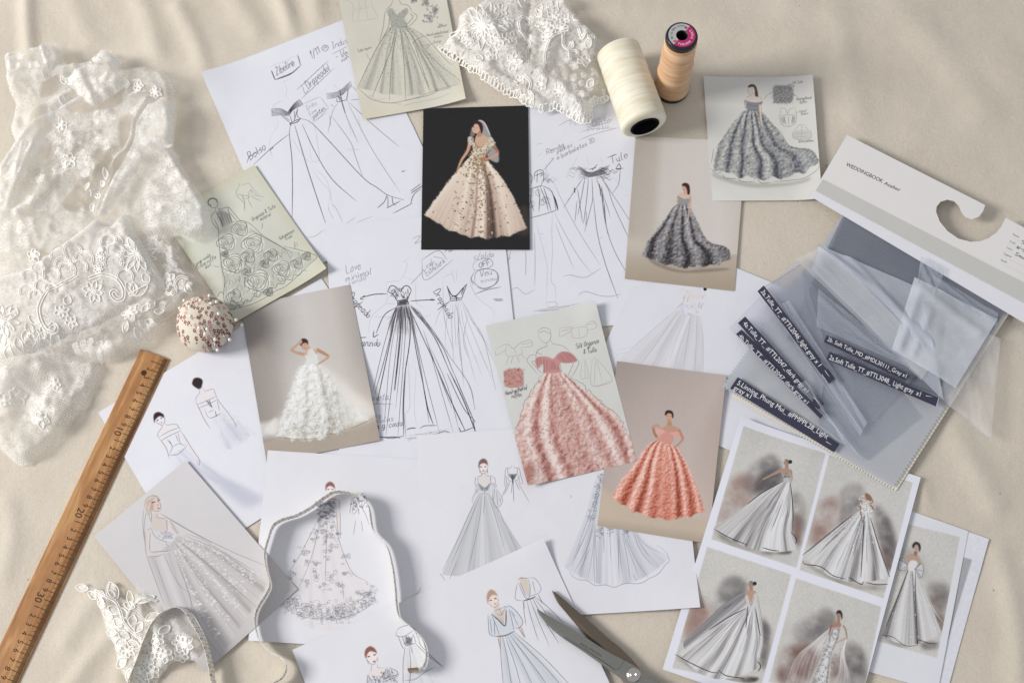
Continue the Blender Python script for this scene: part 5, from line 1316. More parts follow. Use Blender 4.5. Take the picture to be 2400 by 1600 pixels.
c.shade(bg)
VL = tone((0, (150, 144, 150)), (.5, (186, 182, 188)), (1, (214, 212, 218)))
c.patch(f((1080, 640), (1140, 800), (1220, 1010)), f((1260, 545), (1350, 820), (1440, 1060)), gown(VL, [(.2, .1, -.2), (.5, .1, .2), (.8, .06, -.2)], base=.6, streak=.3), a=.75)
g = c.patch(f((1255, 540), (1420, 1000), (1640, 1380)), f((1300, 480), (1600, 570), (1990, 830)), gown(tone((0, (146, 140, 144)), (.5, (182, 177, 178)), (1, (206, 203, 206))), [(.12, .04, -.3), (.25, .03, .2), (.38, .03, -.35), (.52, .04, .2), (.62, .03, -.3), (.75, .04, .15), (.88, .04, -.3)], base=.58, streak=.4, seed=12), a=.8, edge=6)
for u in (.08, .3, .5, .7, .9):
    for k in range(85):
        t = .06 + .8 * random.random()
        q = g(min(.98, max(.02, u + random.gauss(0, .035))), t)
        d = RNG.normal(0, 1, 2) * 2.2 + [2.4, 2.4]
        c.line(np.array([q, q + d * (1 + 1.2 * t)]), 2.0, (222, 222, 228), random.uniform(.5, .95), tex=True, taper=.8)
smear(c, f, [((1260, 550), (1340, 760), (1400, 950), (1500, 1200), (1640, 1390)), ((1300, 550), (1420, 740), (1560, 920), (1740, 1120)), ((1330, 530), (1600, 760), (1900, 1020)), ((1350, 480), (1600, 590), (1900, 790)), ((1080, 640), (1160, 860), (1210, 1000)), ((1200, 610), (1300, 820), (1380, 900)), ((1130, 640), (1260, 1000)), ((1300, 680), (1390, 900), (1410, 1020), (1440, 1120)), ((1370, 470), (1500, 520), (1700, 640), (1880, 750)), ((1170, 315), (1300, 390), (1420, 460), (1700, 600), (1990, 720)), ((1055, 290), (1052, 430), (1080, 640)), ((1075, 300), (1060, 420), (1062, 520)), ((1085, 300), (1130, 420), (1260, 590)), ((1190, 330), (1360, 430), (1560, 540))], 1.1, (104, 98, 106), .8)
limb(c, f((1080, 440), (1075, 540), (1085, 635)), 8, 6, (206, 196, 196)); limb(c, f((1085, 635), (1170, 620), (1265, 592)), 6, 3, (208, 198, 198)); limb(c, f((1245, 380), (1280, 430), (1310, 472)), 9, 6, (196, 176, 170))
c.fill(f((1110, 400), (1120, 330), (1155, 320), (1165, 350), (1220, 355), (1245, 400), (1225, 450), (1150, 450), (1115, 430)), (208, 192, 184), .85, .8)
c.fill(f((1140, 450), (1180, 460), (1225, 440), (1245, 380), (1275, 450), (1300, 480), (1255, 540), (1190, 520)), (206, 206, 214), 1, .6)
for k in range(70): c.line(f((1150 + 130 * random.random(), 455 + 60 * random.random()), (1150 + 130 * random.random(), 460 + 60 * random.random())), 1, random.choice([(120, 116, 126), (232, 232, 238)]), .5)
c.ell(f((1140, 250))[0], 13, 17, (214, 190, 178), rot=-12)
c.fill(f((1105, 245), (1125, 235), (1128, 290), (1108, 300)), (196, 148, 132), .8, 1.2)
c.fill(f((1062, 270), (1070, 220), (1110, 190), (1150, 195), (1175, 225), (1150, 218), (1115, 232), (1105, 270), (1100, 320), (1080, 330)), (206, 190, 178), 1, .5)
smear(c, f, [((1062, 270), (1075, 220), (1115, 190), (1155, 196), (1172, 220)), ((1075, 250), (1100, 225), (1140, 205)), ((1080, 270), (1095, 240), (1130, 215)), ((1080, 330), (1100, 320), (1105, 275)), ((1120, 185), (1135, 195), (1160, 190)), ((1072, 280), (1090, 310)), ((1150, 205), (1180, 225)), ((1160, 230), (1170, 205))], 1.0, (120, 92, 80), .8)
smear(c, f, [((1115, 242), (1140, 236)), ((1158, 230), (1172, 226))], 2.6, (74, 54, 58), .9); c.ell(f((1166, 284))[0], 2.6, 1.5, (168, 84, 84)); smear(c, f, [((1172, 235), (1182, 262), (1180, 290), (1160, 305), (1120, 300)), ((1158, 255), (1165, 265)), ((1112, 305), (1115, 380)), ((1155, 320), (1160, 350), (1215, 360)), ((1225, 365), (1228, 445), (1205, 455)), ((1085, 440), (1110, 430)), ((1065, 450), (1070, 580), (1080, 640)), ((1105, 460), (1100, 560), (1105, 605)), ((1105, 605), (1200, 600), (1265, 592)), ((1082, 640), (1160, 635), (1200, 618)), ((1110, 430), (1150, 500), (1255, 540))], 1.1, (96, 70, 70), .8)
mute(c, 0.7)
sheet('sketch_card', c, 'grey illustrated print of a fair-haired bride in a long veil, lower left', 'print', [(0, 1, .4, .004), (1, 1, .4, .001)], rough=.45, seed=19)

# --- C8: photograph of the peach gown
f = Z(1130, 690, 2.658)
c = Canvas([(1446, 846), (1702, 880), (1660, 1273), (1400, 1231)], 4.3 * MM, tpm=3000, base=(192, 178, 172))


def bg(a, x, y):
    a[:] = tone((0, (168, 155, 149)), (.35, (186, 172, 166)), (.7, (194, 180, 174)), (1, (178, 160, 150)))(np.clip(x * .7 + .2 * np.sin(y * 3), 0, 1))
    a *= (1 + .1 * (y - .4))[..., None]
    k = np.clip((y - .83 + .1 * np.clip(.3 - x, 0, 1) * 3) / .05, 0, 1)[..., None]
    a += k * (C3((196, 180, 162)) - a)
    a *= (1 - .12 * np.clip((y - .93) / .07, 0, 1))[..., None]


c.shade(bg)
PE = tone((0, (140, 66, 50)), (.25, (188, 100, 78)), (.5, (216, 136, 116)), (.75, (228, 168, 152)), (1, (244, 208, 198)))
c.patch(f((1085, 905), (1025, 940), (945, 1050), (865, 1150), (798, 1260)), f((1180, 925), (1235, 970), (1295, 1080), (1345, 1200), (1390, 1350)), gown(PE, [(.04, .05, .34), (.13, .035, -.42), (.2, .035, .42), (.28, .03, -.46), (.36, .035, .4), (.45, .05, -.16), (.53, .05, .1), (.62, .05, -.05), (.68, .04, .16), (.75, .03, -.45), (.82, .03, .36), (.9, .03, -.36), (.97, .03, .3)], (11, .17), base=.57, vgrad=-.26, seed=14, emboss=.4), bulge=34, edge=3, wob=2)
for k in range(1500):
    t = random.random() ** .8; u = random.random()
    x = np.interp(t, [0, .4, 1], [1085, 960, 805]) * (1 - u) + np.interp(t, [0, .4, 1], [1180, 1290, 1380]) * u
    y = 920 + (370 + 95 * 4 * u * (1 - u) * t) * t
    c.line(f((x, y), (x + random.uniform(-5, 5), y + random.uniform(-7, 3))), 1.0, random.choice([(242, 206, 194), (226, 150, 130), (170, 84, 64)]), random.uniform(.2, .55))

c.fill(f((1085, 855), (1110, 840), (1150, 848), (1190, 855), (1180, 925), (1090, 905), (1110, 880)), (214, 150, 140), 1, .6)
c.fill(f((1080, 845), (1125, 830), (1145, 845), (1115, 870), (1085, 865)), (224, 168, 158), 1, .5); c.fill(f((1165, 855), (1225, 845), (1255, 885), (1250, 905), (1215, 885), (1185, 875)), (222, 164, 154), 1, .5)
SK8 = (196, 150, 128)
c.fill(f((1108, 836), (1150, 814), (1188, 814), (1228, 836), (1222, 850), (1160, 860), (1140, 848)), SK8, 1, .6, smooth=False)
limb(c, f((1065, 825), (1072, 860), (1090, 890)), 5.5, 6, (170, 120, 98)); limb(c, f((1068, 825), (1090, 812), (1110, 830)), 5, 5.5, SK8); c.fill(f((1060, 815), (1075, 810), (1080, 830), (1062, 832)), SK8, 1, .5)
limb(c, f((1225, 840), (1240, 870), (1252, 900)), 6, 5, (184, 134, 110)); limb(c, f((1252, 900), (1225, 930), (1195, 955)), 5, 4, (190, 140, 116))
c.fill(f((1155, 775), (1178, 775), (1182, 816), (1152, 816)), (186, 140, 116), 1, .5, smooth=False)
c.ell(f((1163, 758))[0], 8.4, 11.5, (206, 164, 142)); c.fill(f((1138, 748), (1145, 725), (1168, 720), (1188, 732), (1192, 760), (1185, 770), (1180, 745), (1160, 738), (1145, 752)), (54, 38, 34), 1, .5)
smear(c, f, [((1150, 757), (1158, 756)), ((1170, 756), (1178, 757)), ((1158, 777), (1170, 777))], 1.3, (92, 52, 48), .85)
c.grain(.012)
mute(c, .92)
sheet('printed_photo', c, 'printed photo of a woman in a peach off-shoulder ruffled gown', 'photo', [(1, 0, .4, .002)], rough=.42, seed=20)

# --- C3: pink gown card
c = Canvas([(1138, 763), (1395, 708), (1492, 1080), (1237, 1140)], 5.0 * MM, tpm=3000, base=(207, 208, 205))
paper_tint(c, .02)
PK = tone((0, (150, 92, 84)), (.25, (182, 126, 118)), (.5, (204, 158, 150)), (.75, (218, 184, 178)), (1, (232, 214, 208)))
def mix_u(fn1): return fn1
c.patch(f((385, 490), (270, 660), (200, 860), (230, 1010), (280, 1190)), f((515, 490), (720, 640), (870, 780), (960, 960), (985, 1040)), gown(PK, [(.04, .05, .1), (.12, .035, .38), (.2, .035, -.4), (.29, .04, .46), (.38, .03, -.34), (.47, .06, -.05), (.57, .05, -.16), (.67, .04, .16), (.75, .03, -.18), (.83, .035, .42), (.9, .03, -.4), (.96, .03, .26)], (20, .2), base=.6, vgrad=-.14, seed=21, emboss=.3), bulge=36, edge=4, pw=1.4)
c.fill(f((240, 1080), (330, 1060), (300, 1190), (270, 1195)), (168, 100, 84), .6, 10)
for k in range(560):
    t = random.random() ** .75; u = random.random()
    x = np.interp(t, [0, .25, .55, .8, 1], [385, 270, 215, 230, 275]) * (1 - u) + np.interp(t, [0, .3, .6, 1], [515, 720, 870, 980]) * u
    y = np.interp(t, [0, 1], [500, 1180]) * (1 - u) + np.interp(t, [0, 1], [500, 1030]) * u + 70 * 4 * u * (1 - u) * t
    r = random.uniform(5, 11); th = np.linspace(0, random.uniform(2, 4), 5) + random.random() * 6
    c.line(f(*np.stack([x + r * np.cos(th), y + r * .8 * np.sin(th)], 1)), .95, (112, 74, 70), random.uniform(.35, .8))
for L_ in (((385, 490), (330, 560), (270, 660), (235, 780), (200, 870)), ((515, 490), (600, 540), (720, 650), (830, 740), (880, 800), (925, 900))):
    p = f(*L_); p = resample(p, 40); p += RNG.normal(0, 1.5, p.shape)
    c.line(p, 1.0, (96, 84, 84), .8)
c.fill(f((378, 395), (410, 388), (440, 400), (462, 385), (490, 395), (492, 420), (480, 455), (490, 485), (385, 488), (385, 455), (372, 420)), (198, 140, 138), 1, .5)
c.fill(f((335, 395), (370, 385), (405, 390), (380, 425), (350, 460), (332, 430)), (196, 140, 138), 1, .5); c.fill(f((462, 380), (500, 355), (555, 365), (592, 408), (560, 425), (500, 425), (470, 400)), (190, 132, 130), 1, .5)
hatch(c, f((380, 400), (440, 410), (480, 450)), f((385, 480), (440, 470), (480, 470)), 22, 1.3, (140, 84, 84), .6); hatch(c, f((470, 385), (510, 360), (545, 365)), f((500, 420), (555, 420), (590, 410)), 12, 1.2, (140, 84, 84), .6); hatch(c, f((340, 395), (365, 390)), f((345, 450), (370, 430)), 7, 1.2, (140, 84, 84), .6)
OL = (96, 96, 98)
smear(c, f, [((350, 255), (352, 225), (385, 206), (420, 220), (428, 255), (420, 285), (398, 300), (372, 290), (352, 258)), ((355, 240), (385, 228), (425, 245)), ((400, 300), (402, 320), (350, 345), (335, 380), (338, 395)), ((425, 275), (440, 305), (500, 320), (535, 345), (548, 362)), ((335, 378), (300, 378), (280, 410), (300, 440), (345, 495)), ((340, 420), (310, 420), (370, 490)), ((585, 400), (602, 430), (560, 510)), ((570, 425), (560, 450), (535, 505)), ((375, 440), (388, 485)), ((488, 440), (495, 480)), ((340, 360), (375, 375))], 1.1, OL, .85)
smear(c, f, [((85, 345), (120, 320), (160, 310), (195, 335), (240, 300), (300, 285), (308, 320), (240, 330)), ((85, 345), (88, 378), (150, 345)), ((160, 312), (145, 350), (165, 385), (245, 370), (240, 330)), ((165, 385), (150, 440)), ((245, 372), (268, 400)), ((195, 335), (215, 365)), ((190, 390), (180, 430)), ((220, 385), (230, 425)), ((240, 310), (305, 300))], 1.0, (128, 128, 130), .85)
smear(c, f, [((482, 210), (555, 205), (550, 230), (485, 262), (482, 210)), ((555, 210), (570, 270), (645, 258), (648, 205), (555, 210)), ((600, 210), (605, 265)), ((630, 200), (690, 168), (710, 208), (648, 225)), ((645, 195), (705, 180)), ((490, 230), (550, 215))], 1.0, (128, 128, 130), .85)
smear(c, f, [((622, 412), (640, 408), (665, 510), (640, 520), (615, 518), (622, 412)), ((640, 410), (642, 515)), ((685, 408), (715, 402), (810, 525), (760, 560), (680, 560), (685, 408)), ((705, 405), (700, 555)), ((712, 405), (750, 545)), ((680, 555), (720, 568), (770, 550), (810, 530))], 1.0, (140, 140, 142), .85)
BT = (50, 46, 46)
write(c, 'Silk Organza', f((586, 338)), f((728, 300)), 14, 1.4, BT); write(c, '&', f((655, 338)), f((666, 336)), 8, 1.1, BT); write(c, '& Tulle', f((632, 372)), f((712, 355)), 14, 1.4, BT)
write(c, 'Hand-gathered', f((146, 628)), f((278, 590)), 13, 1.4, BT); write(c, 'ruffles', f((185, 645)), f((245, 632)), 12, 1.4, BT)
c.fill(f((140, 475), (190, 460), (245, 465), (258, 520), (250, 565), (180, 580), (145, 560), (138, 510)), (190, 132, 124), .9, 1.8)
for k in range(170):
    x, y = random.uniform(138, 258), random.uniform(462, 578)
    c.line(f((x, y), (x + random.uniform(-10, 10), y + random.uniform(-10, 10)), (x + random.uniform(-12, 12), y + random.uniform(-12, 12))), 1.1, random.choice([(140, 78, 72), (214, 164, 158), (168, 104, 98)]), .6)
mute(c, 0.86)
sheet('sketch_card', c, 'card with a pink ruffled gown illustration and lettering Silk Organza and Tulle', 'card', [(0, 1, .35, .006), (1, 0, .3, .005)], rough=.48, seed=22)

# --- C10: sheet with four wash paintings
f = Z(1540, 960, 2.45)
c = Canvas([(1735, 978), (2158, 1118), (1996, 1722), (1553, 1567)], 5.0 * MM, tpm=2700, base=(226, 228, 240))
GRD, RED, CLD = (104, 98, 100), (150, 116, 108), (120, 116, 118)
wash(c, f((495, 98), (968, 250), (800, 906), (312, 742)), [(f((420, 420), (520, 370), (580, 470), (480, 600), (350, 640)), RED, .75, 14), (f((500, 400), (570, 300), (680, 260), (720, 380), (640, 480), (520, 480)), CLD, .8, 10), (f((600, 370), (700, 330), (730, 400), (650, 450), (560, 460)), (70, 64, 66), .8, 9), (f((775, 480), (850, 540), (830, 760), (785, 740)), GRD, .85, 9), (f((790, 600), (830, 640), (810, 780), (780, 760)), (130, 92, 84), .6, 8), (f((325, 690), (480, 760), (640, 800), (740, 815), (620, 830), (420, 780)), (110, 104, 98), .8, 6), (f((690, 795), (770, 800), (760, 825), (700, 825)), (40, 36, 36), .9, 4)], 41)
wash(c, f((990, 258), (1468, 417), (1300, 1082), (818, 918)), [(f((930, 560), (1030, 500), (1060, 620), (980, 740), (880, 760)), RED, .8, 14), (f((1060, 470), (1140, 420), (1200, 480), (1160, 580), (1060, 580)), CLD, .8, 10), (f((1080, 540), (1160, 520), (1140, 600), (1040, 660)), (84, 72, 74), .8, 9), (f((1250, 540), (1340, 640), (1380, 820), (1330, 930), (1270, 760)), GRD, .9, 10), (f((1290, 780), (1340, 820), (1330, 930)), (108, 72, 66), .8, 8), (f((838, 870), (960, 930), (1060, 970), (1170, 1005), (1320, 1010), (1290, 1040), (1050, 1000)), (120, 116, 108), .8, 6)], 42)
wash(c, f((288, 785), (770, 945), (596, 1590), (88, 1480)), [(f((200, 1120), (280, 1080), (330, 1160), (260, 1260), (150, 1310)), RED, .8, 14), (f((340, 1040), (420, 950), (510, 980), (500, 1060), (380, 1110)), CLD, .8, 10), (f((330, 1110), (480, 1040), (510, 1080), (360, 1180)), (84, 80, 82), .7, 9), (f((590, 1200), (650, 1260), (620, 1480), (590, 1440)), GRD, .9, 9), (f((110, 1410), (260, 1480), (420, 1530), (540, 1545), (480, 1560), (240, 1500)), (104, 96, 92), .8, 6), (f((480, 1535), (580, 1535), (560, 1560), (500, 1560)), (44, 40, 40), .9, 4)], 43)
wash(c, f((797, 965), (1287, 1130), (1170, 1700), (640, 1560)), [(f((790, 1250), (900, 1170), (1000, 1190), (960, 1300), (820, 1330)), CLD, .8, 12), (f((720, 1390), (860, 1330), (930, 1420), (860, 1568), (700, 1568)), (120, 92, 86), .9, 14), (f((940, 1150), (1020, 1170), (1000, 1280), (900, 1330)), (104, 98, 100), .7, 10), (f((1080, 1350), (1180, 1380), (1200, 1568), (1060, 1568)), GRD, .85, 12), (f((1000, 1420), (1080, 1440), (1060, 1568), (990, 1568)), (110, 84, 78), .8, 10)], 44)


def wash_figure(left, right, folds, hem, dots=0, bulge=20, seed=1):
    g = c.patch(f(*left), f(*right), gown(WASHG, folds, base=.7, streak=.42, seed=seed), bulge=bulge, pw=1.6, bdir=(f((0, 0))[0], f((-60, 200))[0]))
    for _ in range(80):
        u = random.random(); t0 = random.uniform(0, .5); t1 = t0 + random.uniform(.2, .5)
        c.line(np.array([g(u, t) for t in np.linspace(t0, min(1, t1), 6)]), random.uniform(.8, 1.6), random.choice([(96, 90, 94), (70, 66, 70), (236, 236, 242), (240, 240, 246)]), random.uniform(.25, .6), tex=True)
    for _ in range(dots):
        q = g(random.random(), min(1, abs(random.gauss(0, .45))))
        c.line(np.array([q, q + .4]), random.uniform(1, 2.8), (238, 238, 244), random.uniform(.4, .95), tex=True, taper=0)
    for h in hem: c.line(f(*h), 2.0, BLK, .85)
    return g


def wash_head(x, y, bun=True, hair=(52, 46, 50)):
    c.ell(f((x, y))[0], 5.2, 7.2, (172, 138, 120), rot=8)
    c.fill(f((x - 8, y - 16), (x + 6, y - 19), (x + 18, y - 6), (x + 14, y + 14), (x + 4, y - 4)), (130, 122, 118), 1, .4)
    if bun: c.ell(f((x + 24, y - 4))[0], 4.6, 4.6, hair)
    c.fill(f((x - 4, y + 12), (x + 12, y + 12), (x + 12, y + 38), (x - 6, y + 38)), (168, 134, 116), 1, .4)
    c.line(f((x - 8, y + 4), (x - 40, y - 8)), .8, (90, 84, 84), .6)


# 1: bodice gown, arm stretched out
wash_figure(((725, 408), (600, 480), (470, 580), (328, 672)), ((768, 412), (782, 560), (776, 690), (812, 800)), [(.1, .05, -.1), (.25, .05, -.25), (.4, .06, -.3), (.52, .04, -.35), (.64, .06, .3), (.78, .05, .25), (.88, .02, -.35), (.96, .03, .15)], [((325, 682), (420, 735), (520, 775)), ((725, 408), (600, 478), (520, 540)), ((765, 420), (780, 560), (778, 700)), ((605, 790), (660, 805), (700, 808)), ((770, 700), (800, 740), (795, 770))], bulge=26, seed=51)
wash_head(741, 302); limb(c, f((715, 345), (660, 372), (605, 400)), 6, 4, SKN); limb(c, f((605, 400), (585, 420), (575, 428)), 3.4, 2, (140, 104, 88)); limb(c, f((768, 350), (774, 390), (770, 420)), 4, 3, SKN)
c.fill(f((708, 345), (735, 335), (772, 345), (765, 372), (715, 365)), (178, 142, 122), 1, .5); c.fill(f((715, 362), (740, 372), (768, 362), (760, 412), (728, 412)), (190, 187, 186), 1, .5)
for k in range(30): c.line(f((718 + 46 * random.random(), 364 + 40 * random.random()), (718 + 46 * random.random(), 364 + 40 * random.random())), 1, random.choice([BLK, (236, 236, 240)]), .55)
smear(c, f, [((715, 345), (650, 375), (590, 408)), ((705, 365), (650, 388), (600, 412)), ((590, 405), (572, 425), (590, 425)), ((772, 345), (776, 400)), ((712, 362), (725, 412)), ((768, 362), (762, 412))], .9, (70, 52, 48), .7)
# 2: flower gown seen from the back
wash_figure(((1168, 575), (1050, 670), (838, 832)), ((1215, 590), (1270, 770), (1335, 955)), [(.1, .05, .1), (.24, .03, -.3), (.36, .06, .25), (.5, .05, -.1), (.6, .04, -.38), (.72, .05, .3), (.86, .04, -.3), (.8, .03, .1), (.95, .03, .2)], [((838, 832), (1000, 700), (1120, 605)), ((838, 865), (850, 885), (940, 900), (1010, 950), (1080, 970)), ((1100, 960), (1170, 1000), (1185, 985)), ((1190, 600), (1180, 800), (1170, 960)), ((1225, 620), (1280, 800), (1335, 955)), ((1200, 990), (1260, 1002), (1325, 1000))], dots=150, bulge=34, seed=52)
c.fill(f((1170, 500), (1195, 485), (1225, 500), (1215, 540), (1195, 580), (1165, 570)), (196, 188, 180), 1, .5); limb(c, f((1225, 500), (1238, 530), (1200, 538)), 5, 4, SKN); limb(c, f((1180, 500), (1168, 560), (1180, 640)), 4, 3, (150, 126, 110)); c.fill(f((1195, 478), (1225, 490), (1232, 520), (1205, 520)), (150, 108, 88), 1, .5); limb(c, f((1225, 545), (1245, 570)), 4, 3, (150, 96, 78))
for k in range(60): c.ell(f((1190 + random.gauss(0, 22), 560 + random.gauss(0, 26)))[0], random.uniform(1, 2.4), random.uniform(1, 2.4), (232, 232, 236), .8)
smear(c, f, [((1170, 500), (1165, 560), (1180, 650)), ((1195, 485), (1190, 540)), ((1228, 500), (1240, 530), (1205, 540))], .9, (70, 56, 52), .7)
# 3: caped gown
c.patch(f((505, 1040), (380, 1120), (150, 1330)), f((512, 1080), (480, 1140), (160, 1400)), gown(tone((0, (90, 86, 94)), (1, (214, 213, 216))), [(.3, .2, -.2), (.7, .15, .2)], base=.55, streak=.5, seed=9), a=.95)
wash_figure(((515, 1125), (400, 1200), (260, 1300), (130, 1395)), ((562, 1130), (598, 1300), (575, 1480)), [(.1, .05, -.2), (.22, .05, .15), (.34, .05, -.3), (.46, .04, .3), (.54, .04, -.35), (.66, .06, .3), (.78, .03, -.2), (.88, .03, .25), (.95, .02, -.3)], [((105, 1402), (190, 1450), (300, 1500), (350, 1508)), ((505, 1140), (400, 1195), (300, 1260)), ((355, 1495), (400, 1525), (500, 1540)), ((565, 1140), (590, 1280), (605, 1300), (590, 1400)), ((575, 1440), (595, 1470), (580, 1500)), ((520, 1130), (510, 1250))], bulge=40, seed=53)
wash_head(537, 1000); c.fill(f((505, 1045), (535, 1035), (570, 1045), (565, 1100), (540, 1122), (518, 1115)), (186, 150, 130), 1, .5)
c.fill(f((508, 1070), (520, 1065), (540, 1120), (520, 1122)), (206, 205, 206), 1, .4); c.fill(f((555, 1062), (566, 1062), (562, 1122), (542, 1120)), (206, 205, 206), 1, .4)
limb(c, f((567, 1050), (585, 1150), (602, 1300), (580, 1420)), 5, 8, (214, 213, 216), .9)
smear(c, f, [((500, 1040), (390, 1110), (250, 1240), (140, 1330)), ((510, 1060), (440, 1130), (330, 1220), (200, 1320)), ((385, 1120), (390, 1140), (430, 1110)), ((568, 1048), (585, 1150), (605, 1300)), ((575, 1050), (600, 1200), (610, 1330)), ((520, 1070), (540, 1120), (560, 1065))], 1.0, (66, 60, 64), .75)
# 4: slim gown with floating veils
for s_, n_ in ((-1, 26), (1, 18)):
    for k in range(n_):
        t = k / n_
        if s_ < 0: p = ((1005, 1240 + 40 * t), (900 + 60 * t, 1330), (800 + 130 * t, 1420), (735 + 160 * t, 1580))
        else: p = ((1090, 1300), (1075 - 20 * t, 1400), (1100 - 60 * t, 1500), (1115 - 110 * t, 1580))
        c.line(f(*p), random.uniform(.8, 1.8), (226, 222, 224), random.uniform(.25, .7))
c.patch(f((1010, 1230), (985, 1310), (950, 1400), (870, 1580)), f((1050, 1230), (1035, 1320), (1000, 1420), (985, 1580)), gown(WASHG, [(.2, .1, -.2), (.6, .15, .2), (.9, .06, -.3)], (5, .2), base=.62, seed=15))
for k in range(170):
    t = random.random(); x = np.interp(t, [0, 1], [1030, 930]) + random.gauss(0, 14 + 16 * t); y = 1225 + 345 * t
    r = random.uniform(3, 7); th = np.linspace(0, 4, 5) + random.random() * 6
    c.line(f(*np.stack([x + r * np.cos(th), y + r * np.sin(th)], 1)), 1.0, random.choice([(236, 234, 238), (240, 240, 244), (96, 90, 92)]), .7)
c.fill(f((1000, 1232), (1015, 1215), (1055, 1225), (1052, 1245), (1010, 1250)), (170, 132, 112), 1, .5); limb(c, f((1005, 1230), (995, 1260), (988, 1290)), 4.5, 3, (150, 110, 92)); limb(c, f((1068, 1235), (1082, 1265), (1090, 1310)), 5, 3, SKN); limb(c, f((1090, 1310), (1060, 1320), (1035, 1335)), 3.4, 2.4, SKN)
c.ell(f((1044, 1178))[0], 5.4, 8, (168, 132, 112), rot=10); c.fill(f((1028, 1172), (1035, 1152), (1055, 1152), (1065, 1180), (1060, 1205), (1055, 1175), (1042, 1165)), (44, 38, 42), 1, .4); c.fill(f((1035, 1195), (1050, 1195), (1050, 1225), (1034, 1225)), (164, 128, 108), 1, .4)
smear(c, f, [((1068, 1232), (1085, 1265), (1093, 1312)), ((1000, 1235), (990, 1290)), ((1010, 1250), (985, 1330)), ((1052, 1245), (1030, 1340))], .9, (60, 48, 46), .7)
mute(c, .88)
sheet('print_sheet', c, 'white sheet printed with four wash paintings of gowned figures', 'paper', [(0, 0, .25, .005)], rough=.5, seed=23)
# ------------------------------------------------------------------ lettering from the built-in font
def text_mesh(s):
    cu = bpy.data.curves.new('txt', 'FONT')
    cu.body = s
    cu.resolution_u = 3
    o = bpy.data.objects.new('txt', cu)
    COL.objects.link(o)
    dg = bpy.context.evaluated_depsgraph_get()
    me = bpy.data.meshes.new_from_object(o.evaluated_get(dg))
    bpy.data.objects.remove(o)
    V = np.array([v.co[:] for v in me.vertices]); F = [tuple(p.vertices) for p in me.polygons]
    bpy.data.meshes.remove(me)
    return V, F


def lettering(s, p0, p1, z, mat, parent, h=None, name='lettering', bold=0.0, zz=None):
    """flat printed text whose baseline runs from photo pixel p0 to p1; h = cap height in metres"""
    V, F = text_mesh(s)
    a, b = W3(p0, z), W3(p1, z)
    d = b - a
    L = d.length; e = d / L; n = Vector((-e.y, e.x, 0))
    x = (V[:, 0] - V[:, 0].min()) / (V[:, 0].max() - V[:, 0].min()) * L
    sy = h / 0.72 if h else L / (V[:, 0].max() - V[:, 0].min())
    Q = np.array(a)[None] + x[:, None] * np.array(e) + (V[:, 1] * sy)[:, None] * np.array(n)
    if zz is not None: Q[:, 2] = zz(Q)
    return mesh_obj(name, Q, F, mat, parent, smooth=False)


def slab(name, poly, z, thick, mat, parent=None, cv=None, tex=False):
    """a flat plate cut to an outline of photo pixels, top face at height z"""
    from mathutils.geometry import tessellate_polygon
    P = np.asarray(poly, float) if tex else unproj(np.asarray(poly, float), z)
    n = len(P)
    tri = tessellate_polygon([[Vector((q[0], q[1], 0)) for q in P]])
    V = np.vstack([np.c_[P, np.full(n, z)], np.c_[P, np.full(n, z - thick)], np.c_[P, np.full(n, z)], np.c_[P, np.full(n, z - thick)]])
    F = []
    for t in tri:
        a, b, c_ = (P[i] for i in t)
        if (b[0] - a[0]) * (c_[1] - a[1]) - (b[1] - a[1]) * (c_[0] - a[0]) < 0: t = t[::-1]
        F.append(tuple(t)); F.append(tuple(i + n for i in t[::-1]))
    ccw = sum(P[i][0] * P[(i + 1) % n][1] - P[(i + 1) % n][0] * P[i][1] for i in range(n)) > 0
    for i in range(n):
        j = (i + 1) % n
        q = (2 * n + i, 3 * n + i, 3 * n + j, 2 * n + j)
        F.append(q if ccw else q[::-1])
    uv = None
    if cv is not None: uv = np.tile(cv.uv(P), (4, 1))
    return mesh_obj(name, V, F, mat, parent, smooth=False, uvs=uv)


# ------------------------------------------------------------------ wooden ruler
a, b_, far = W3((330, 817.5), .0042), W3((395.5, 841.5), .0042), W3((0, 1509.6), .0042)
el = (far - a).normalized(); ew = Vector((el.y, -el.x, 0)); ew = ew if ew.dot(b_ - a) > 0 else -ew
RW = (b_ - a).dot(ew); RL = 0.515
ruler = empty('wooden_ruler', (a.x, a.y, 0))
ruler.rotation_euler = (0, 0, math.atan2(el.y, el.x))
sg = 1 if Vector((-el.y, el.x, 0)).dot(ew) > 0 else -1
tag(ruler, 'long wooden ruler with black numbers, lying on the cloth beside the lace', 'ruler')
m, nt, b = new_mat('beech_wood')
tc = nt.nodes.new('ShaderNodeTexCoord')
mp = nt.nodes.new('ShaderNodeMapping'); mp.inputs['Scale'].default_value = (7, 55, 20); mp.inputs['Rotation'].default_value = (0, 0, R(-9))
n1 = nt.nodes.new('ShaderNodeTexNoise'); n1.inputs['Scale'].default_value = 2.2; n1.inputs['Detail'].default_value = 5; n1.inputs['Distortion'].default_value = .6
mp2 = nt.nodes.new('ShaderNodeMapping'); mp2.inputs['Scale'].default_value = (120, 900, 300)
n2 = nt.nodes.new('ShaderNodeTexNoise'); n2.inputs['Scale'].default_value = 1.0; n2.inputs['Detail'].default_value = 3
rp = nt.nodes.new('ShaderNodeValToRGB')
for pos, colr in ((.25, (158, 106, 60)), (.5, (184, 132, 82)), (.62, (206, 158, 106)), (.8, (178, 126, 76))):
    e_ = rp.color_ramp.elements.new(pos); e_.color = srgb(colr)
rp.color_ramp.elements.remove(rp.color_ramp.elements[0]); rp.color_ramp.elements.remove(rp.color_ramp.elements[-1])
ml = nt.nodes.new('ShaderNodeMix'); ml.data_type = 'RGBA'; ml.blend_type = 'MULTIPLY'; ml.inputs[0].default_value = .35
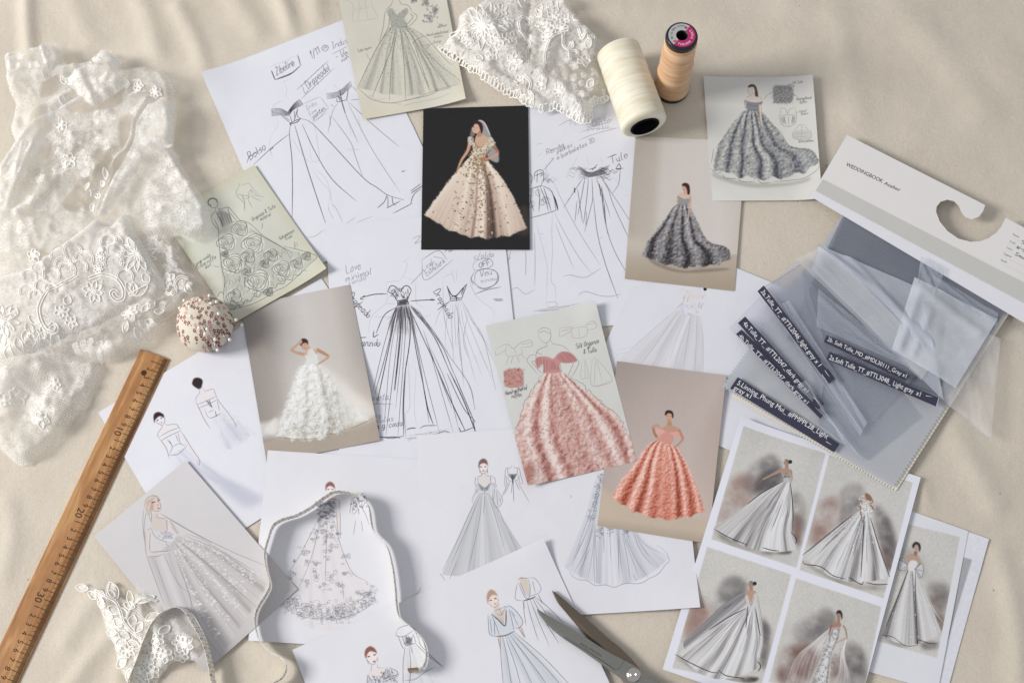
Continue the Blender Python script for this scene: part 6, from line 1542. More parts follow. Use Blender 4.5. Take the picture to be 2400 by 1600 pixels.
nt.links.new(tc.outputs['Object'], mp.inputs[0]); nt.links.new(mp.outputs[0], n1.inputs[0]); nt.links.new(tc.outputs['Object'], mp2.inputs[0]); nt.links.new(mp2.outputs[0], n2.inputs[0])
nt.links.new(n1.outputs['Fac'], rp.inputs[0]); nt.links.new(rp.outputs[0], ml.inputs[6]); nt.links.new(n2.outputs['Fac'], ml.inputs[7]); nt.links.new(ml.outputs[2], b.inputs['Base Color'])
b.inputs['Roughness'].default_value = .45
WOOD = m
# cross-section: flat top, a bevel to the numbered edge; a dark disc paints the hole's shade near the end
prof = [(0, 0), (0, .0038), (.0008, .0046), (RW * .70, .0046), (RW - .0004, .0016), (RW, .0011), (RW, 0)]
xs = [0.0, 0.0006] + [x for x in np.linspace(.004, RL, 40)]
V, F = [], []
for x in xs:
    for (y, z) in prof: V.append((x, sg * y, z - (.0005 if x == 0 and z > .002 else 0)))
k = len(prof)
for i in range(len(xs) - 1):
    for j in range(k - 1):
        F.append((i * k + j, (i + 1) * k + j, (i + 1) * k + j + 1, i * k + j + 1))
F.append(tuple(range(k))); F.append(tuple((len(xs) - 1) * k + j for j in range(k))[::-1])
mesh_obj('body', V, F, WOOD, ruler, smooth=False, local=True)
INKM = plain('black_ink', (38, 30, 26), .6)


def ruler_xy(p):
    q = W3(p, .0046) - a
    return q.x * el.x + q.y * el.y, (q.x * ew.x + q.y * ew.y) * sg


x1 = ruler_xy((359.8, 847.8)); x30 = ruler_xy((95.6, 1399.6))
x39 = ruler_xy((8, 1586))
cm = (x39[0] - x1[0]) / 38.0
bev = lambda y: .0046 if y < RW * .7 else .0046 - (y - RW * .7) / (RW * .3) * .003
mk = Soup()
for i in range(0, 480):
    x = x1[0] + (i / 10 - 1.0) * cm
    if x < .001 or x > RL - .002: continue
    l = .0125 if i % 10 == 0 else (.0085 if i % 5 == 0 else .0062)
    hw = .00026 if i % 10 else .00032
    y0, y1 = RW - .0012, RW - l
    zf = .00012
    if i % 10 == 0:
        ys = [y0, max(y1, RW * .7), y1] if y1 < RW * .7 else [y0, y1]
    else: ys = [y0, y1]
    for p, q in zip(ys[:-1], ys[1:]):
        mk.add([(x - hw, sg * p, bev(p) + zf), (x + hw, sg * p, bev(p) + zf), (x + hw, sg * q, bev(q) + zf), (x - hw, sg * q, bev(q) + zf)], [(0, 1, 2, 3) if sg > 0 else (3, 2, 1, 0)])
o = mesh_obj('graduation_marks', np.vstack(mk.v), mk.f, INKM, ruler, smooth=False, local=True)
for i in range(1, 47):
    s = str(i) if i % 10 == 0 else str(i % 10)
    tv_, tf_ = text_mesh(s)
    big = 1.35 if i % 10 == 0 else 1.0
    sz = .0085 * big
    x = x1[0] + (i - 1) * cm
    if x > RL - .01: break
    cx_ = (tv_[:, 0].min() + tv_[:, 0].max()) / 2; cy_ = (tv_[:, 1].min() + tv_[:, 1].max()) / 2
    yc = abs(x1[1]) + (x39[1] * sg - x1[1] * sg) * (i - 1) / 38.0 - (.002 if i % 10 == 0 else 0)
    Q = np.c_[x + (tv_[:, 0] - cx_) * sz, sg * (yc + (tv_[:, 1] - cy_) * sz), np.full(len(tv_), .00475)]
    mesh_obj('numeral', Q, tf_ if sg > 0 else [q[::-1] for q in tf_], INKM, ruler, smooth=False, local=True)
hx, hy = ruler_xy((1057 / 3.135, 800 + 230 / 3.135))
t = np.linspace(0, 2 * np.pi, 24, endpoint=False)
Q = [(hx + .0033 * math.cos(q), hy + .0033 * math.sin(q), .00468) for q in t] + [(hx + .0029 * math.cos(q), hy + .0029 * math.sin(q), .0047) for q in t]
hole = mesh_obj('painted_hole', Q + [(hx + .0029 * math.cos(q), hy + .0029 * math.sin(q), .0047) for q in t], [tuple(range(48, 72))] + [(i, (i + 1) % 24, 24 + (i + 1) % 24, 24 + i) for i in range(24)], plain('hole_shade_brown', (70, 44, 26), .9), ruler, local=True, smooth=False)  # flat disc, no opening cut: the hole's shade is put into its dark colour
# ------------------------------------------------------------------ thread spools
def thread_mat(name, col, col2, scale):
    m, nt, b = new_mat(name)
    tc = nt.nodes.new('ShaderNodeTexCoord')
    mp = nt.nodes.new('ShaderNodeMapping'); mp.inputs['Rotation'].default_value = (R(5), R(3), 0)
    wv = nt.nodes.new('ShaderNodeTexWave'); wv.bands_direction = 'Z'; wv.inputs['Scale'].default_value = scale; wv.inputs['Distortion'].default_value = 1.5; wv.inputs['Detail'].default_value = 2; wv.inputs['Detail Scale'].default_value = 3
    mp3 = nt.nodes.new('ShaderNodeMapping'); mp3.inputs['Rotation'].default_value = (R(-14), R(8), 0); mp3.inputs['Scale'].default_value = (8, 8, 60)
    no = nt.nodes.new('ShaderNodeTexNoise'); no.inputs['Scale'].default_value = 3; no.inputs['Detail'].default_value = 4
    mx = nt.nodes.new('ShaderNodeMix'); mx.data_type = 'RGBA'; mx.inputs[6].default_value = srgb(col2); mx.inputs[7].default_value = srgb(col)
    nt.links.new(tc.outputs['Object'], mp.inputs[0]); nt.links.new(mp.outputs[0], wv.inputs[0]); nt.links.new(tc.outputs['Object'], mp3.inputs[0]); nt.links.new(mp3.outputs[0], no.inputs[0])
    rp = nt.nodes.new('ShaderNodeMapRange'); rp.inputs[1].default_value = .35; rp.inputs[2].default_value = .65; nt.links.new(no.outputs['Fac'], rp.inputs[0]); nt.links.new(rp.outputs[0], mx.inputs[0]); nt.links.new(mx.outputs[2], b.inputs['Base Color'])
    b.inputs['Roughness'].default_value = .55; b.inputs['Sheen Weight'].default_value = .25
    bp = nt.nodes.new('ShaderNodeBump'); bp.inputs['Strength'].default_value = .5; bp.inputs['Distance'].default_value = .0003
    nt.links.new(wv.outputs['Fac'], bp.inputs['Height']); nt.links.new(bp.outputs['Normal'], b.inputs['Normal'])
    return m


def lathe(profile, seg=64, wob=None):
    V, F = [], []
    n = len(profile)
    for i, (r, z) in enumerate(profile):
        for j in range(seg):
            t = 2 * math.pi * j / seg
            k = 1 + (wob(t, z) if wob else 0)
            V.append((r * k * math.cos(t), r * k * math.sin(t), z))
    for i in range(n - 1):
        for j in range(seg):
            l = (j + 1) % seg
            F.append((i * seg + j, i * seg + l, (i + 1) * seg + l, (i + 1) * seg + j))
    return V, F


BLACKP = plain('black_plastic', (24, 23, 25), .35, spec=.5)
# cream spool lying on its side, the hollow end towards the viewer
r_ = .0285
near, far_ = W3((1511, 296), r_), W3((1446, 113), r_)
near.z = far_.z = r_ + .0006
ax = (near - far_); SL = ax.length; ax.normalize()
sp = empty('thread_spool', (far_.x, far_.y, far_.z))
sp.rotation_euler = ax.to_track_quat('Z', 'Y').to_euler()
tag(sp, 'large cream thread spool lying on its side with dark hollow end facing', 'spool')
wob = lambda t, z: .012 * math.sin(z * 210 + 2.2 * math.sin(t) + .8) * .35 + .004 * math.sin(z * 520 + t * 2)
zz_ = np.linspace(0, 1, 70)
pr = [(r_ * (.62 + .38 * min(1, (q / .05) ** .5)) * (.955 + .045 * q) if q < .05 else r_ * (.955 + .045 * q) * (1 if q < .965 else 1 - .12 * ((q - .965) / .035) ** 2), q * SL) for q in zz_]
pr += [(r_ * .70, SL + .0004), (r_ * .62, SL + .0002)]
V, F = lathe(pr, 72, wob)
mesh_obj('thread_winding', V, F, thread_mat('cream_thread', (239, 235, 219), (222, 214, 188), 260), sp, local=True)
V, F = lathe([(r_ * .63, SL - .004), (r_ * .63, SL + .0016), (r_ * .55, SL + .0016), (r_ * .55, SL - .04), (r_ * .54, 0), (0.0001, 0)], 48)
mesh_obj('tube_core', V, F, plain('core_black', (12, 12, 13), .8, spec=.1), sp, local=True)
# peach spool standing
base = W3((1573, 208), 0)
hh = .012
while proj((base.x, base.y, hh))[1] > 84: hh += .0005
tb = empty('thread_spool', (base.x, base.y, .0002))
tag(tb, 'peach thread spool standing upright with a dark cap and magenta label', 'spool')
rb, rt = .0213, .0187
wob2 = lambda t, z: .045 * math.sin(z * 300 + 1.5 * math.sin(t + 1) + t) * .5 + .012 * math.sin(z * 130 - t)
pr = [(rb * .8, .0035), (rb * .96, .005)] + [((rb + (rt - rb) * q) * (1 - .10 * max(0, (q - .94) / .06) ** 2), .006 + q * (hh - .014)) for q in np.linspace(0, 1, 60)] + [(rt * .7, hh - .006)]
V, F = lathe(pr, 72, wob2)
mesh_obj('thread_winding', V, F, thread_mat('peach_thread', (232, 194, 152), (206, 156, 110), 300), tb, local=True)
V, F = lathe([(0.0001, 0), (rb * 1.0, 0), (rb * 1.03, .0015), (rb * 1.0, .005), (rb * .6, .006)], 56)
mesh_obj('foot', V, F, BLACKP, tb, local=True)
V, F = lathe([(rt * .84, hh - .014), (rt * 1.0, hh - .009), (rt * 1.01, hh - .003), (rt * .97, hh - .0006), (rt * .92, hh), (rt * .36, hh), (rt * .33, hh - .001), (rt * .33, hh - .03), (.0001, hh - .03)], 64)
cap = mesh_obj('cap', V, F, BLACKP, tb, local=True)


def ring(r0, r1, a0, a1, z, n=30):
    V = [(r * math.cos(t), r * math.sin(t), z) for t in np.linspace(a0, a1, n) for r in (r0, r1)]
    return V, [(2 * i, 2 * i + 1, 2 * i + 3, 2 * i + 2) for i in range(n - 1)]


MAG, SIL = plain('magenta_print', (178, 44, 106), .35), plain('silver_label', (188, 188, 190), .3, metal=.2)
WHT = plain('white_print', (236, 236, 238), .5)
V, F = ring(rt * .37, rt * .84, R(-128), R(52), hh + .0003); mesh_obj('label', V, F, MAG, tb, local=True, smooth=False)
V, F = ring(rt * .37, rt * .84, R(52.5), R(231.5), hh + .0003); mesh_obj('label', V, F, SIL, tb, local=True, smooth=False)


def arc_text(s, rad, a0, a1, size, mat, inward=False, name='lettering'):
    S = Soup()
    for i, ch in enumerate(s):
        if ch == ' ': continue
        V, F = text_mesh(ch)
        t = a0 + (a1 - a0) * (i + .5) / len(s)
        cx = (V[:, 0].min() + V[:, 0].max()) / 2
        x, y = (V[:, 0] - cx) * size, V[:, 1] * size
        er = np.array([math.cos(t), math.sin(t)]); et = np.array([-er[1], er[0]])
        if not inward: q = er * rad + x[:, None] * -et + y[:, None] * er
        else: q = er * rad + x[:, None] * et - y[:, None] * er
        S.add(np.c_[q, np.full(len(q), hh + .0005)], F)
    mesh_obj(name, np.vstack(S.v), S.f, mat, tb, local=True, smooth=False)


arc_text('THUAN PHAT', rt * .72, R(-118), R(38), .0042, WHT, inward=True)
arc_text('DKCL:01072', rt * .62, R(150), R(72), .003, INKM)
arc_text('TKT 05', rt * .60, R(205), R(158), .003, INKM)
V, F = lathe([(.0016, 0), (.0001, 0)], 20); o = mesh_obj('emblem', np.array(V) + [rt * .62 * math.cos(R(222)), rt * .62 * math.sin(R(222)), hh + .0005], F, plain('emblem_orange', (196, 92, 40), .4), tb, local=True)
o = mesh_obj('emblem', np.array(V) * .9 + [rt * .6 * math.cos(R(64)), rt * .6 * math.sin(R(64)), hh + .0005], F, plain('emblem_red', (150, 34, 70), .4), tb, local=True)

# ------------------------------------------------------------------ pincushion and pins
f = Z(400, 350, 3.137)
pc = W3((487, 772), 0)
PR, PH = .0325, .047
cv = Canvas([(395, 675), (580, 675), (580, 885), (395, 885)], .022, tpm=6000, base=(216, 208, 192))
cv.k = 6000 / 2050
paper_tint(cv, .05)
rr = random.Random(9)
pts = []
while len(pts) < 185:
    p = (rr.uniform(410, 565), rr.uniform(690, 872))
    if all((p[0] - q[0]) ** 2 + (p[1] - q[1]) ** 2 > 7.6 ** 2 for q in pts): pts.append(p)
for p in pts:
    col = rr.choice([(118, 46, 74), (118, 46, 74), (150, 70, 96), (196, 140, 148), (104, 44, 66)])
    a0 = rr.random() * 6
    cv.line([p, (p[0] + rr.uniform(-6, 6), p[1] + 7)], 1.0, (110, 112, 60), .9)
    if rr.random() < .6: cv.ell((p[0] + rr.uniform(-6, 6), p[1] + rr.uniform(4, 7)), 2.3, 1.1, (112, 116, 62), .95, rot=rr.uniform(0, 180))
    for k in range(5):
        t = a0 + k * 1.2566
        cv.ell((p[0] + 2.7 * math.cos(t), p[1] + 2.7 * math.sin(t)), 1.75, 1.3, col, .95, rot=math.degrees(t))
    cv.ell(p, .8, .8, (226, 200, 150), .9)
prc = [(.0001, 0), (PR * .72, 0), (PR * .92, PH * .1), (PR, PH * .32), (PR * .985, PH * .48), (PR * .9, PH * .68), (PR * .72, PH * .86), (PR * .45, PH * .965), (PR * .18, PH), (.0001, PH * .99)]
prc = [tuple(q) for q in catmull(np.array(prc), step=.0025)]
prc = [(max(r, .0001), max(z, 0)) for r, z in prc]
V, F = lathe(prc, 60, lambda t, z: .012 * math.sin(3 * t + 1) + .01 * math.sin(5 * t + z * 90))
V = np.array(V)
PCM = paper_mat('floral_cotton', cv.image('floral_cotton'), .8, bump=.3, spec=.15)
cush = mesh_obj('pincushion', V, F, PCM, uvs=cv.uv(V[:, :2] + np.array([pc.x, pc.y])))
cush.location = (pc.x, pc.y, .0012)
tag(cush, 'round pincushion of cream cotton printed with small purple flowers', 'pincushion')
PEARL, STEEL = plain('pearl_head', (232, 228, 218), .22, spec=.6, var=.02), plain('pin_steel', (150, 148, 146), .28, metal=1)
sv, sf = lathe([(.0001, -.0021)] + [(.0021 * math.cos(t), .0021 * math.sin(t)) for t in np.linspace(-1.3, 1.3, 7)] + [(.0001, .0021)], 12)
head_me = None


def dome_z(x, y):
    r = min(1, math.hypot(x, y) / PR)
    return PH * (1 - r ** 2.6) * .62 + PH * .36


pins = [((100, 1110), .030, .72, 'cream round pin head sticking out beyond the upper left of the pincushion'), ((67, 1167), .022, .75, 'pearl pin leaning outward at the left shoulder of the pincushion'), ((140, 1155), .046, .7, 'pearl pin just inside the upper left rim of the pincushion'), ((193, 1110), .042, .72, 'pearl pin left of the close pair above the pincushion'), ((220, 1112), .044, .7, 'pearl pin right of the close pair above the pincushion'),
        ((285, 1075), .040, .72, 'topmost pearl pin above the pincushion'), ((60, 1265), .026, .72, 'leftmost pearl pin level with the middle of the pincushion'), ((353, 1208), .056, .4, 'pearl pin at the upper right of the pincushion top'), ((481, 1253), .032, .7, 'white pin head at the right rim of the pincushion'), ((523, 1290), .020, .78, 'rightmost pin, lying out over the paper beside the pincushion'),
        ((435, 1398), .036, .6, 'large white pin head at the lower right of the pincushion'), ((327, 1396), .058, .3, 'pearl pin below the centre of the pincushion, right of the middle'), ((254, 1357), .060, .1, 'pearl pin nearest the centre of the pincushion'), ((268, 1320), .062, .1, 'pearl pin just above the central pin of the pincushion'), ((345, 1475), .040, .55, 'lowest pearl pin near the bottom rim of the pincushion'),
        ((337, 1122), .044, .68, 'pearl pin at the top right edge of the pincushion'), ((297, 1132), .046, .66, 'pearl pin between the two upper edge pins of the pincushion'), ((210, 1312), .061, .2, 'pearl pin left of the pincushion centre'), ((145, 1225), .055, .45, 'pearl pin on the upper left of the pincushion face')]
for q, zh, ins, lab in pins:
    p = f(q)[0]
    h = np.array(W3(p, zh))
    dx, dy = h[0] - pc.x, h[1] - pc.y
    rl = math.hypot(dx, dy)
    k = min(1.0, PR * ins / max(rl, 1e-4)) if rl > PR * ins else .75
    bx, by = dx * k, dy * k
    bz = min(dome_z(bx, by), zh - .004) - .003
    s_ = np.array([pc.x + bx, pc.y + by, bz])
    pin = empty('dressmaker_pin', tuple(h))
    tag(pin, lab, 'pin', 'pearl-headed pins stuck in the pincushion')
    if head_me is None:
        hd = mesh_obj('head', sv, sf, PEARL, pin, local=True); head_me = hd.data
    else:
        hd = bpy.data.objects.new('head', head_me); COL.objects.link(hd); hd.parent = pin
    V, F = tube([s_ - h, (0, 0, 0)], .00042, 6)
    mesh_obj('shaft', V, F, STEEL, pin, local=True)

# ------------------------------------------------------------------ scissors
f = Z(1219, 1336, 3.393)
SM, nt, b = new_mat('brushed_steel')
b.inputs['Metallic'].default_value = 1; b.inputs['Roughness'].default_value = .3
tc = nt.nodes.new('ShaderNodeTexCoord'); mp = nt.nodes.new('ShaderNodeMapping'); mp.inputs['Rotation'].default_value = (0, 0, R(38)); mp.inputs['Scale'].default_value = (40, 900, 40)
n1 = nt.nodes.new('ShaderNodeTexNoise'); n1.inputs['Scale'].default_value = 2; nt.links.new(tc.outputs['Object'], mp.inputs[0]); nt.links.new(mp.outputs[0], n1.inputs[0])
mx = nt.nodes.new('ShaderNodeMix'); mx.data_type = 'RGBA'; mx.inputs[6].default_value = srgb(138, 137, 132); mx.inputs[7].default_value = srgb(176, 175, 170); nt.links.new(n1.outputs['Fac'], mx.inputs[0]); nt.links.new(mx.outputs[2], b.inputs['Base Color'])
bp = nt.nodes.new('ShaderNodeBump'); bp.inputs['Strength'].default_value = .08; bp.inputs['Distance'].default_value = .0003; nt.links.new(n1.outputs['Fac'], bp.inputs['Height']); nt.links.new(bp.outputs['Normal'], b.inputs['Normal'])
piv = W3(f((902, 830))[0], .013)
sci = empty('scissors', (piv.x, piv.y, 0))
tag(sci, 'open steel scissors resting on the puff-sleeve sketch at the bottom edge', 'scissors')


def blade(edge_a, edge_b, z, name, thick=.0034, mat=None):
    """a blade between its two long edges (photo pixels), with a ridge and a ground bevel"""
    A = resample(catmull(f(*edge_a), n=60), 48); B = resample(catmull(f(*edge_b), n=60), 48)
    V = []
    for p, q in zip(A, B):
        P, Q = unproj(p, z), unproj(q, z)
        for t, dz in ((0, -thick), (0, -.0004), (.3, 0), (.72, 0), (1, -thick * .75), (1, -thick)):
            w_ = P * (1 - t) + Q * t
            V.append((w_[0], w_[1], z + dz))
    F = []
    for i in range(47):
        for j in range(6):
            k = (j + 1) % 6
            F.append((i * 6 + j, i * 6 + k, (i + 1) * 6 + k, (i + 1) * 6 + j))
    F.append(tuple(range(6))[::-1]); F.append(tuple(47 * 6 + j for j in range(6)))
    return mesh_obj(name, V, F, mat or SM, sci, smooth=False)


blade(((255, 158), (330, 213), (430, 300), (560, 410), (700, 535), (810, 625), (930, 755), (1010, 880), (1090, 1050)), ((255, 162), (298, 248), (350, 312), (420, 395), (490, 478), (552, 548), (680, 690), (800, 850), (900, 1050)), .0095, 'blade', mat=plain('dark_steel', (128, 116, 103), .34, metal=1, bump=(300, .05)))
bl = blade(((135, 303), (200, 343), (300, 400), (420, 465), (540, 543), (700, 645), (830, 713), (910, 757), (1010, 828), (1113, 890), (1330, 1040)), ((135, 307), (150, 345), (220, 430), (330, 525), (480, 625), (640, 737), (770, 832), (870, 900), (980, 985), (1100, 1080), (1200, 1160)), .0135, 'blade')
GRV = plain('groove_grey', (70, 68, 64), .5)
lettering('Stainless Steel', f((652, 672))[0], f((482, 572))[0], .0138, GRV, bl, h=.0026, name='engraving')
for g_ in (((345, 535), (480, 612), (640, 712), (745, 785)), ((745, 785), (785, 780), (828, 712))):
    q = resample(catmull(f(*g_), n=20), 20)
    vt, ft = tube(np.c_[unproj(q, .0136), np.full(20, .01352)], .00022, 5)
    mesh_obj('groove', vt, ft, GRV, bl)
V, F = lathe([(.0001, .0012), (.0022, .0014), (.0026, .0024), (.0034, .0024), (.0038, .0016), (.0056, .0022), (.0062, .0016), (.0076, .001), (.0078, -.0004)], 60, lambda t, z: .035 * (math.sin(t * 22) if .0009 < z < .0017 else 0))
sc = mesh_obj('pivot_screw', np.array(V) + [piv.x, piv.y, .0137], F, plain('chrome', (206, 202, 198), .16, metal=1), sci)
for k, (cx, cy) in enumerate(((1230, 1250), (1560, 1130))):
    t = np.linspace(0, 2 * np.pi, 40, endpoint=False)
    c0 = unproj(f((cx, cy))[0], .012)
    V, F = tube([(c0[0] + .03 * math.cos(q), c0[1] + .024 * math.sin(q), .012) for q in t], .006, 10, closed=True)
    mesh_obj('handle', V, F, BLACKP, sci)

# ------------------------------------------------------------------ tape measure standing on its edge
f, f1 = Z(560, 1050, 2.851), Z(0, 1100, 3.137)
pa = np.vstack([f((1150, 1474), (1205, 1468), (1238, 1430), (1246, 1350), (1215, 1262), (1140, 1185), (1068, 1122), (1048, 1040), (1040, 930), (1020, 780), (980, 640), (900, 552), (880, 500), (862, 385), (820, 322), (740, 290), (640, 282), (560, 325), (480, 385), (380, 440), (290, 467), (225, 508), (190, 600), (166, 700), (180, 800), (203, 900), (175, 970), (120, 1060), (101, 1150), (130, 1270), (200, 1350), (290, 1400), (313, 1462), (280, 1530), (215, 1572)), [(590, 1650), (530, 1665)],
                f1((1555, 1568), (1530, 1440), (1490, 1290), (1420, 1150), (1345, 1035), (1275, 1008), (1195, 1040), (1120, 1115), (1060, 1235), (1000, 1400), (935, 1568)), [(285, 1660)]])
bz_ = np.r_[np.full(35, .0062), [.004, .004], np.full(12, .006)]
lean = np.r_[np.full(35, 2.5), [6, 10], [6, 7, 8, 9, 8, 8, 10, 13, 14, 12, 9], [8]]
TH_ = .0165
top = catmull(np.c_[pa, bz_, lean], step=6.0)
top = resample(top, 420)
dt = np.gradient(top[:, :2], axis=0); nn = np.stack([dt[:, 1], -dt[:, 0]], 1); nn /= np.linalg.norm(nn, axis=1)[:, None]
zb = top[:, 2] * .9
tilt = np.clip(top[:, 3] / 40, 0, .8)
ztop = zb + TH_ * np.cos(tilt)
T3 = np.c_[np.array([unproj(p, z) for p, z in zip(top[:, :2], ztop)]), ztop]
off = np.gradient(T3[:, :2], axis=0); off = np.stack([-off[:, 1], off[:, 0]], 1); off /= np.linalg.norm(off, axis=1)[:, None]
s_in = -1.0
B3 = np.c_[T3[:, :2] + off * s_in * (TH_ * np.sin(tilt))[:, None], zb]
arc = np.r_[0, np.cumsum(np.linalg.norm(np.diff(T3[:, :2], axis=0), axis=1))]
tk = .0005
V, UV, F = [], [], []
for i in range(len(T3)):
    o2 = np.r_[off[i] * tk / 2, 0]
    for q, v in ((T3[i] + o2, 1), (B3[i] + o2, 0), (B3[i] - o2, 0), (T3[i] - o2, 1)):
        V.append(q); UV.append((arc[i] / .1, v))
for i in range(len(T3) - 1):
    for j in range(4):
        k = (j + 1) % 4
        F.append((i * 4 + j, i * 4 + k, (i + 1) * 4 + k, (i + 1) * 4 + j))
F.append((0, 1, 2, 3)); F.append(tuple((len(T3) - 1) * 4 + j for j in (3, 2, 1, 0)))
im = np.ones((132, 1000, 3)) * C3((232, 228, 219))
for i in range(20):
    l = 74 if i % 2 == 0 else 40
    im[:l, i * 50:i * 50 + 5] = C3((78, 72, 70)); im[132 - l // 3:, i * 50:i * 50 + 4] = C3((130, 122, 118))
class _M(Canvas):
    def __init__(self, a): self.a = a; self.H, self.W = a.shape[:2]; self.k = 1.6
    def T(self, p): return np.asarray(p, float)
tcv = _M(im)
for i in range(10):
    write(tcv, str((i + 1) % 4), (i * 100 + 40, 124), (i * 100 + 72, 124), 62, 6, (40, 36, 36), 1, slant=0, jit=0)
tcv.a = tcv.a[::-1].copy()
tape_m = paper_mat('tape_print', tcv.image('tape_print'), .5)
for n in tape_m.node_tree.nodes:
    if n.type == 'TEX_IMAGE': n.extension = 'REPEAT'
tape = empty('measuring_tape', (float(T3[0, 0]), float(T3[0, 1]), 0))
tag(tape, 'white measuring tape standing on edge in a winding loop across the sketches', 'tape measure')
mesh_obj('ribbon', V, F, tape_m, tape, uvs=np.array(UV), smooth=False)
cl = Soup()
e0 = T3[0] - (T3[8] - T3[0]) / np.linalg.norm(T3[8] - T3[0]) * .006
dirx = (T3[4] - T3[0])[:2]; dirx /= np.linalg.norm(dirx); dn = np.array([-dirx[1], dirx[0]])
bx_ = [(s * .0055, t * .0012, z) for z in (zb[0] - .0006, zb[0] + TH_ + .0006) for s, t in ((-1, -1), (1, -1), (1, 1), (-1, 1))]
V = [(T3[0, 0] + dirx[0] * (s + .002) + dn[0] * t, T3[0, 1] + dirx[1] * (s + .002) + dn[1] * t, z) for s, t, z in bx_]
mesh_obj('end_clip', V, [(0, 3, 2, 1), (4, 5, 6, 7), (0, 1, 5, 4), (1, 2, 6, 5), (2, 3, 7, 6), (3, 0, 4, 7)], plain('brass', (158, 128, 96), .35, metal=.8), tape, smooth=False)
# ------------------------------------------------------------------ swatch hanger with grey tulle samples
f5, g = Z(1800, 200, 3.137), Z(1650, 550, 2.613)
HZ = .0135
back = np.vstack([f5((580, 365)), f5((1597, 880), (1582, 925), (1552, 965), (1500, 985), (1455, 970), (1425, 930), (1405, 885), (1370, 851), (1320, 840), (1270, 855), (1240, 890), (1236, 930), (1262, 1000), (1320, 1072), (1400, 1127), (1490, 1150), (1560, 1146), (1620, 1125), (1680, 1082), (1720, 1030), (1748, 975)), f5((2560, 1400)), f5((2250, 1960)), f5((315, 815))])
front = np.vstack([back[:-2], f5((2270, 1806), (350, 772))])
hang = empty('swatch_hanger', tuple(W3(f5((1000, 900))[0], 0)))
tag(hang, 'white hook-shaped hanger card holding grey tulle swatches with dark labels', 'swatch card')
slab('back_card', back, HZ - .0016, .0011, plain('card_white', (226, 227, 234), .5), hang)
cv = Canvas([f5((500, 300))[0], f5((2600, 1400))[0], f5((2250, 2000))[0], f5((250, 900))[0]], HZ, tpm=2600, base=(227, 225, 224))
cv.fill(f5((405, 690), (2350, 1690), (2320, 1860), (345, 780)), (199, 199, 196), 1, .3, smooth=False)
for k in range(6):
    x, y = 1800 - 22 * k, 1098 + 47.5 * k
    cv.line(f5((x - 12, y + 15), (x + 320, y + 172)), .8, (180, 180, 184), .9)
for s, x, y, L in (('Name', 1800, 1100, 42), ('Code', 1777, 1150, 38), ('Color', 1753, 1195, 42), ('Supplier', 1732, 1240, 58), ('Width', 1710, 1287, 42)):
    write(cv, s, f5((x, y)), f5((x + L, y + L * .47)), 5.2, 1.0, (96, 96, 102), .9, slant=.05, jit=.1)
for s, x, y, L in (('Silk Tulle', 1860, 1160, 190), ('W-0501', 1822, 1195, 120), ('Smoke', 1815, 1248, 100)):
    write(cv, s, f5((x, y)), f5((x + L, y + L * .47)), 10, 1.5, (44, 44, 66), .95)
fr = slab('front_card', front, HZ, .0011, paper_mat('hanger_print', cv.image('hanger_print'), .5), hang, cv=cv)
DK = plain('print_black', (44, 42, 46), .5)
lettering('WEDDINGBOOK', f5((570, 590))[0], f5((838, 718))[0], HZ + .00015, DK, fr, h=.0052)
lettering('Atelier', f5((850, 728))[0], f5((968, 782))[0], HZ + .00015, DK, fr, h=.0048)


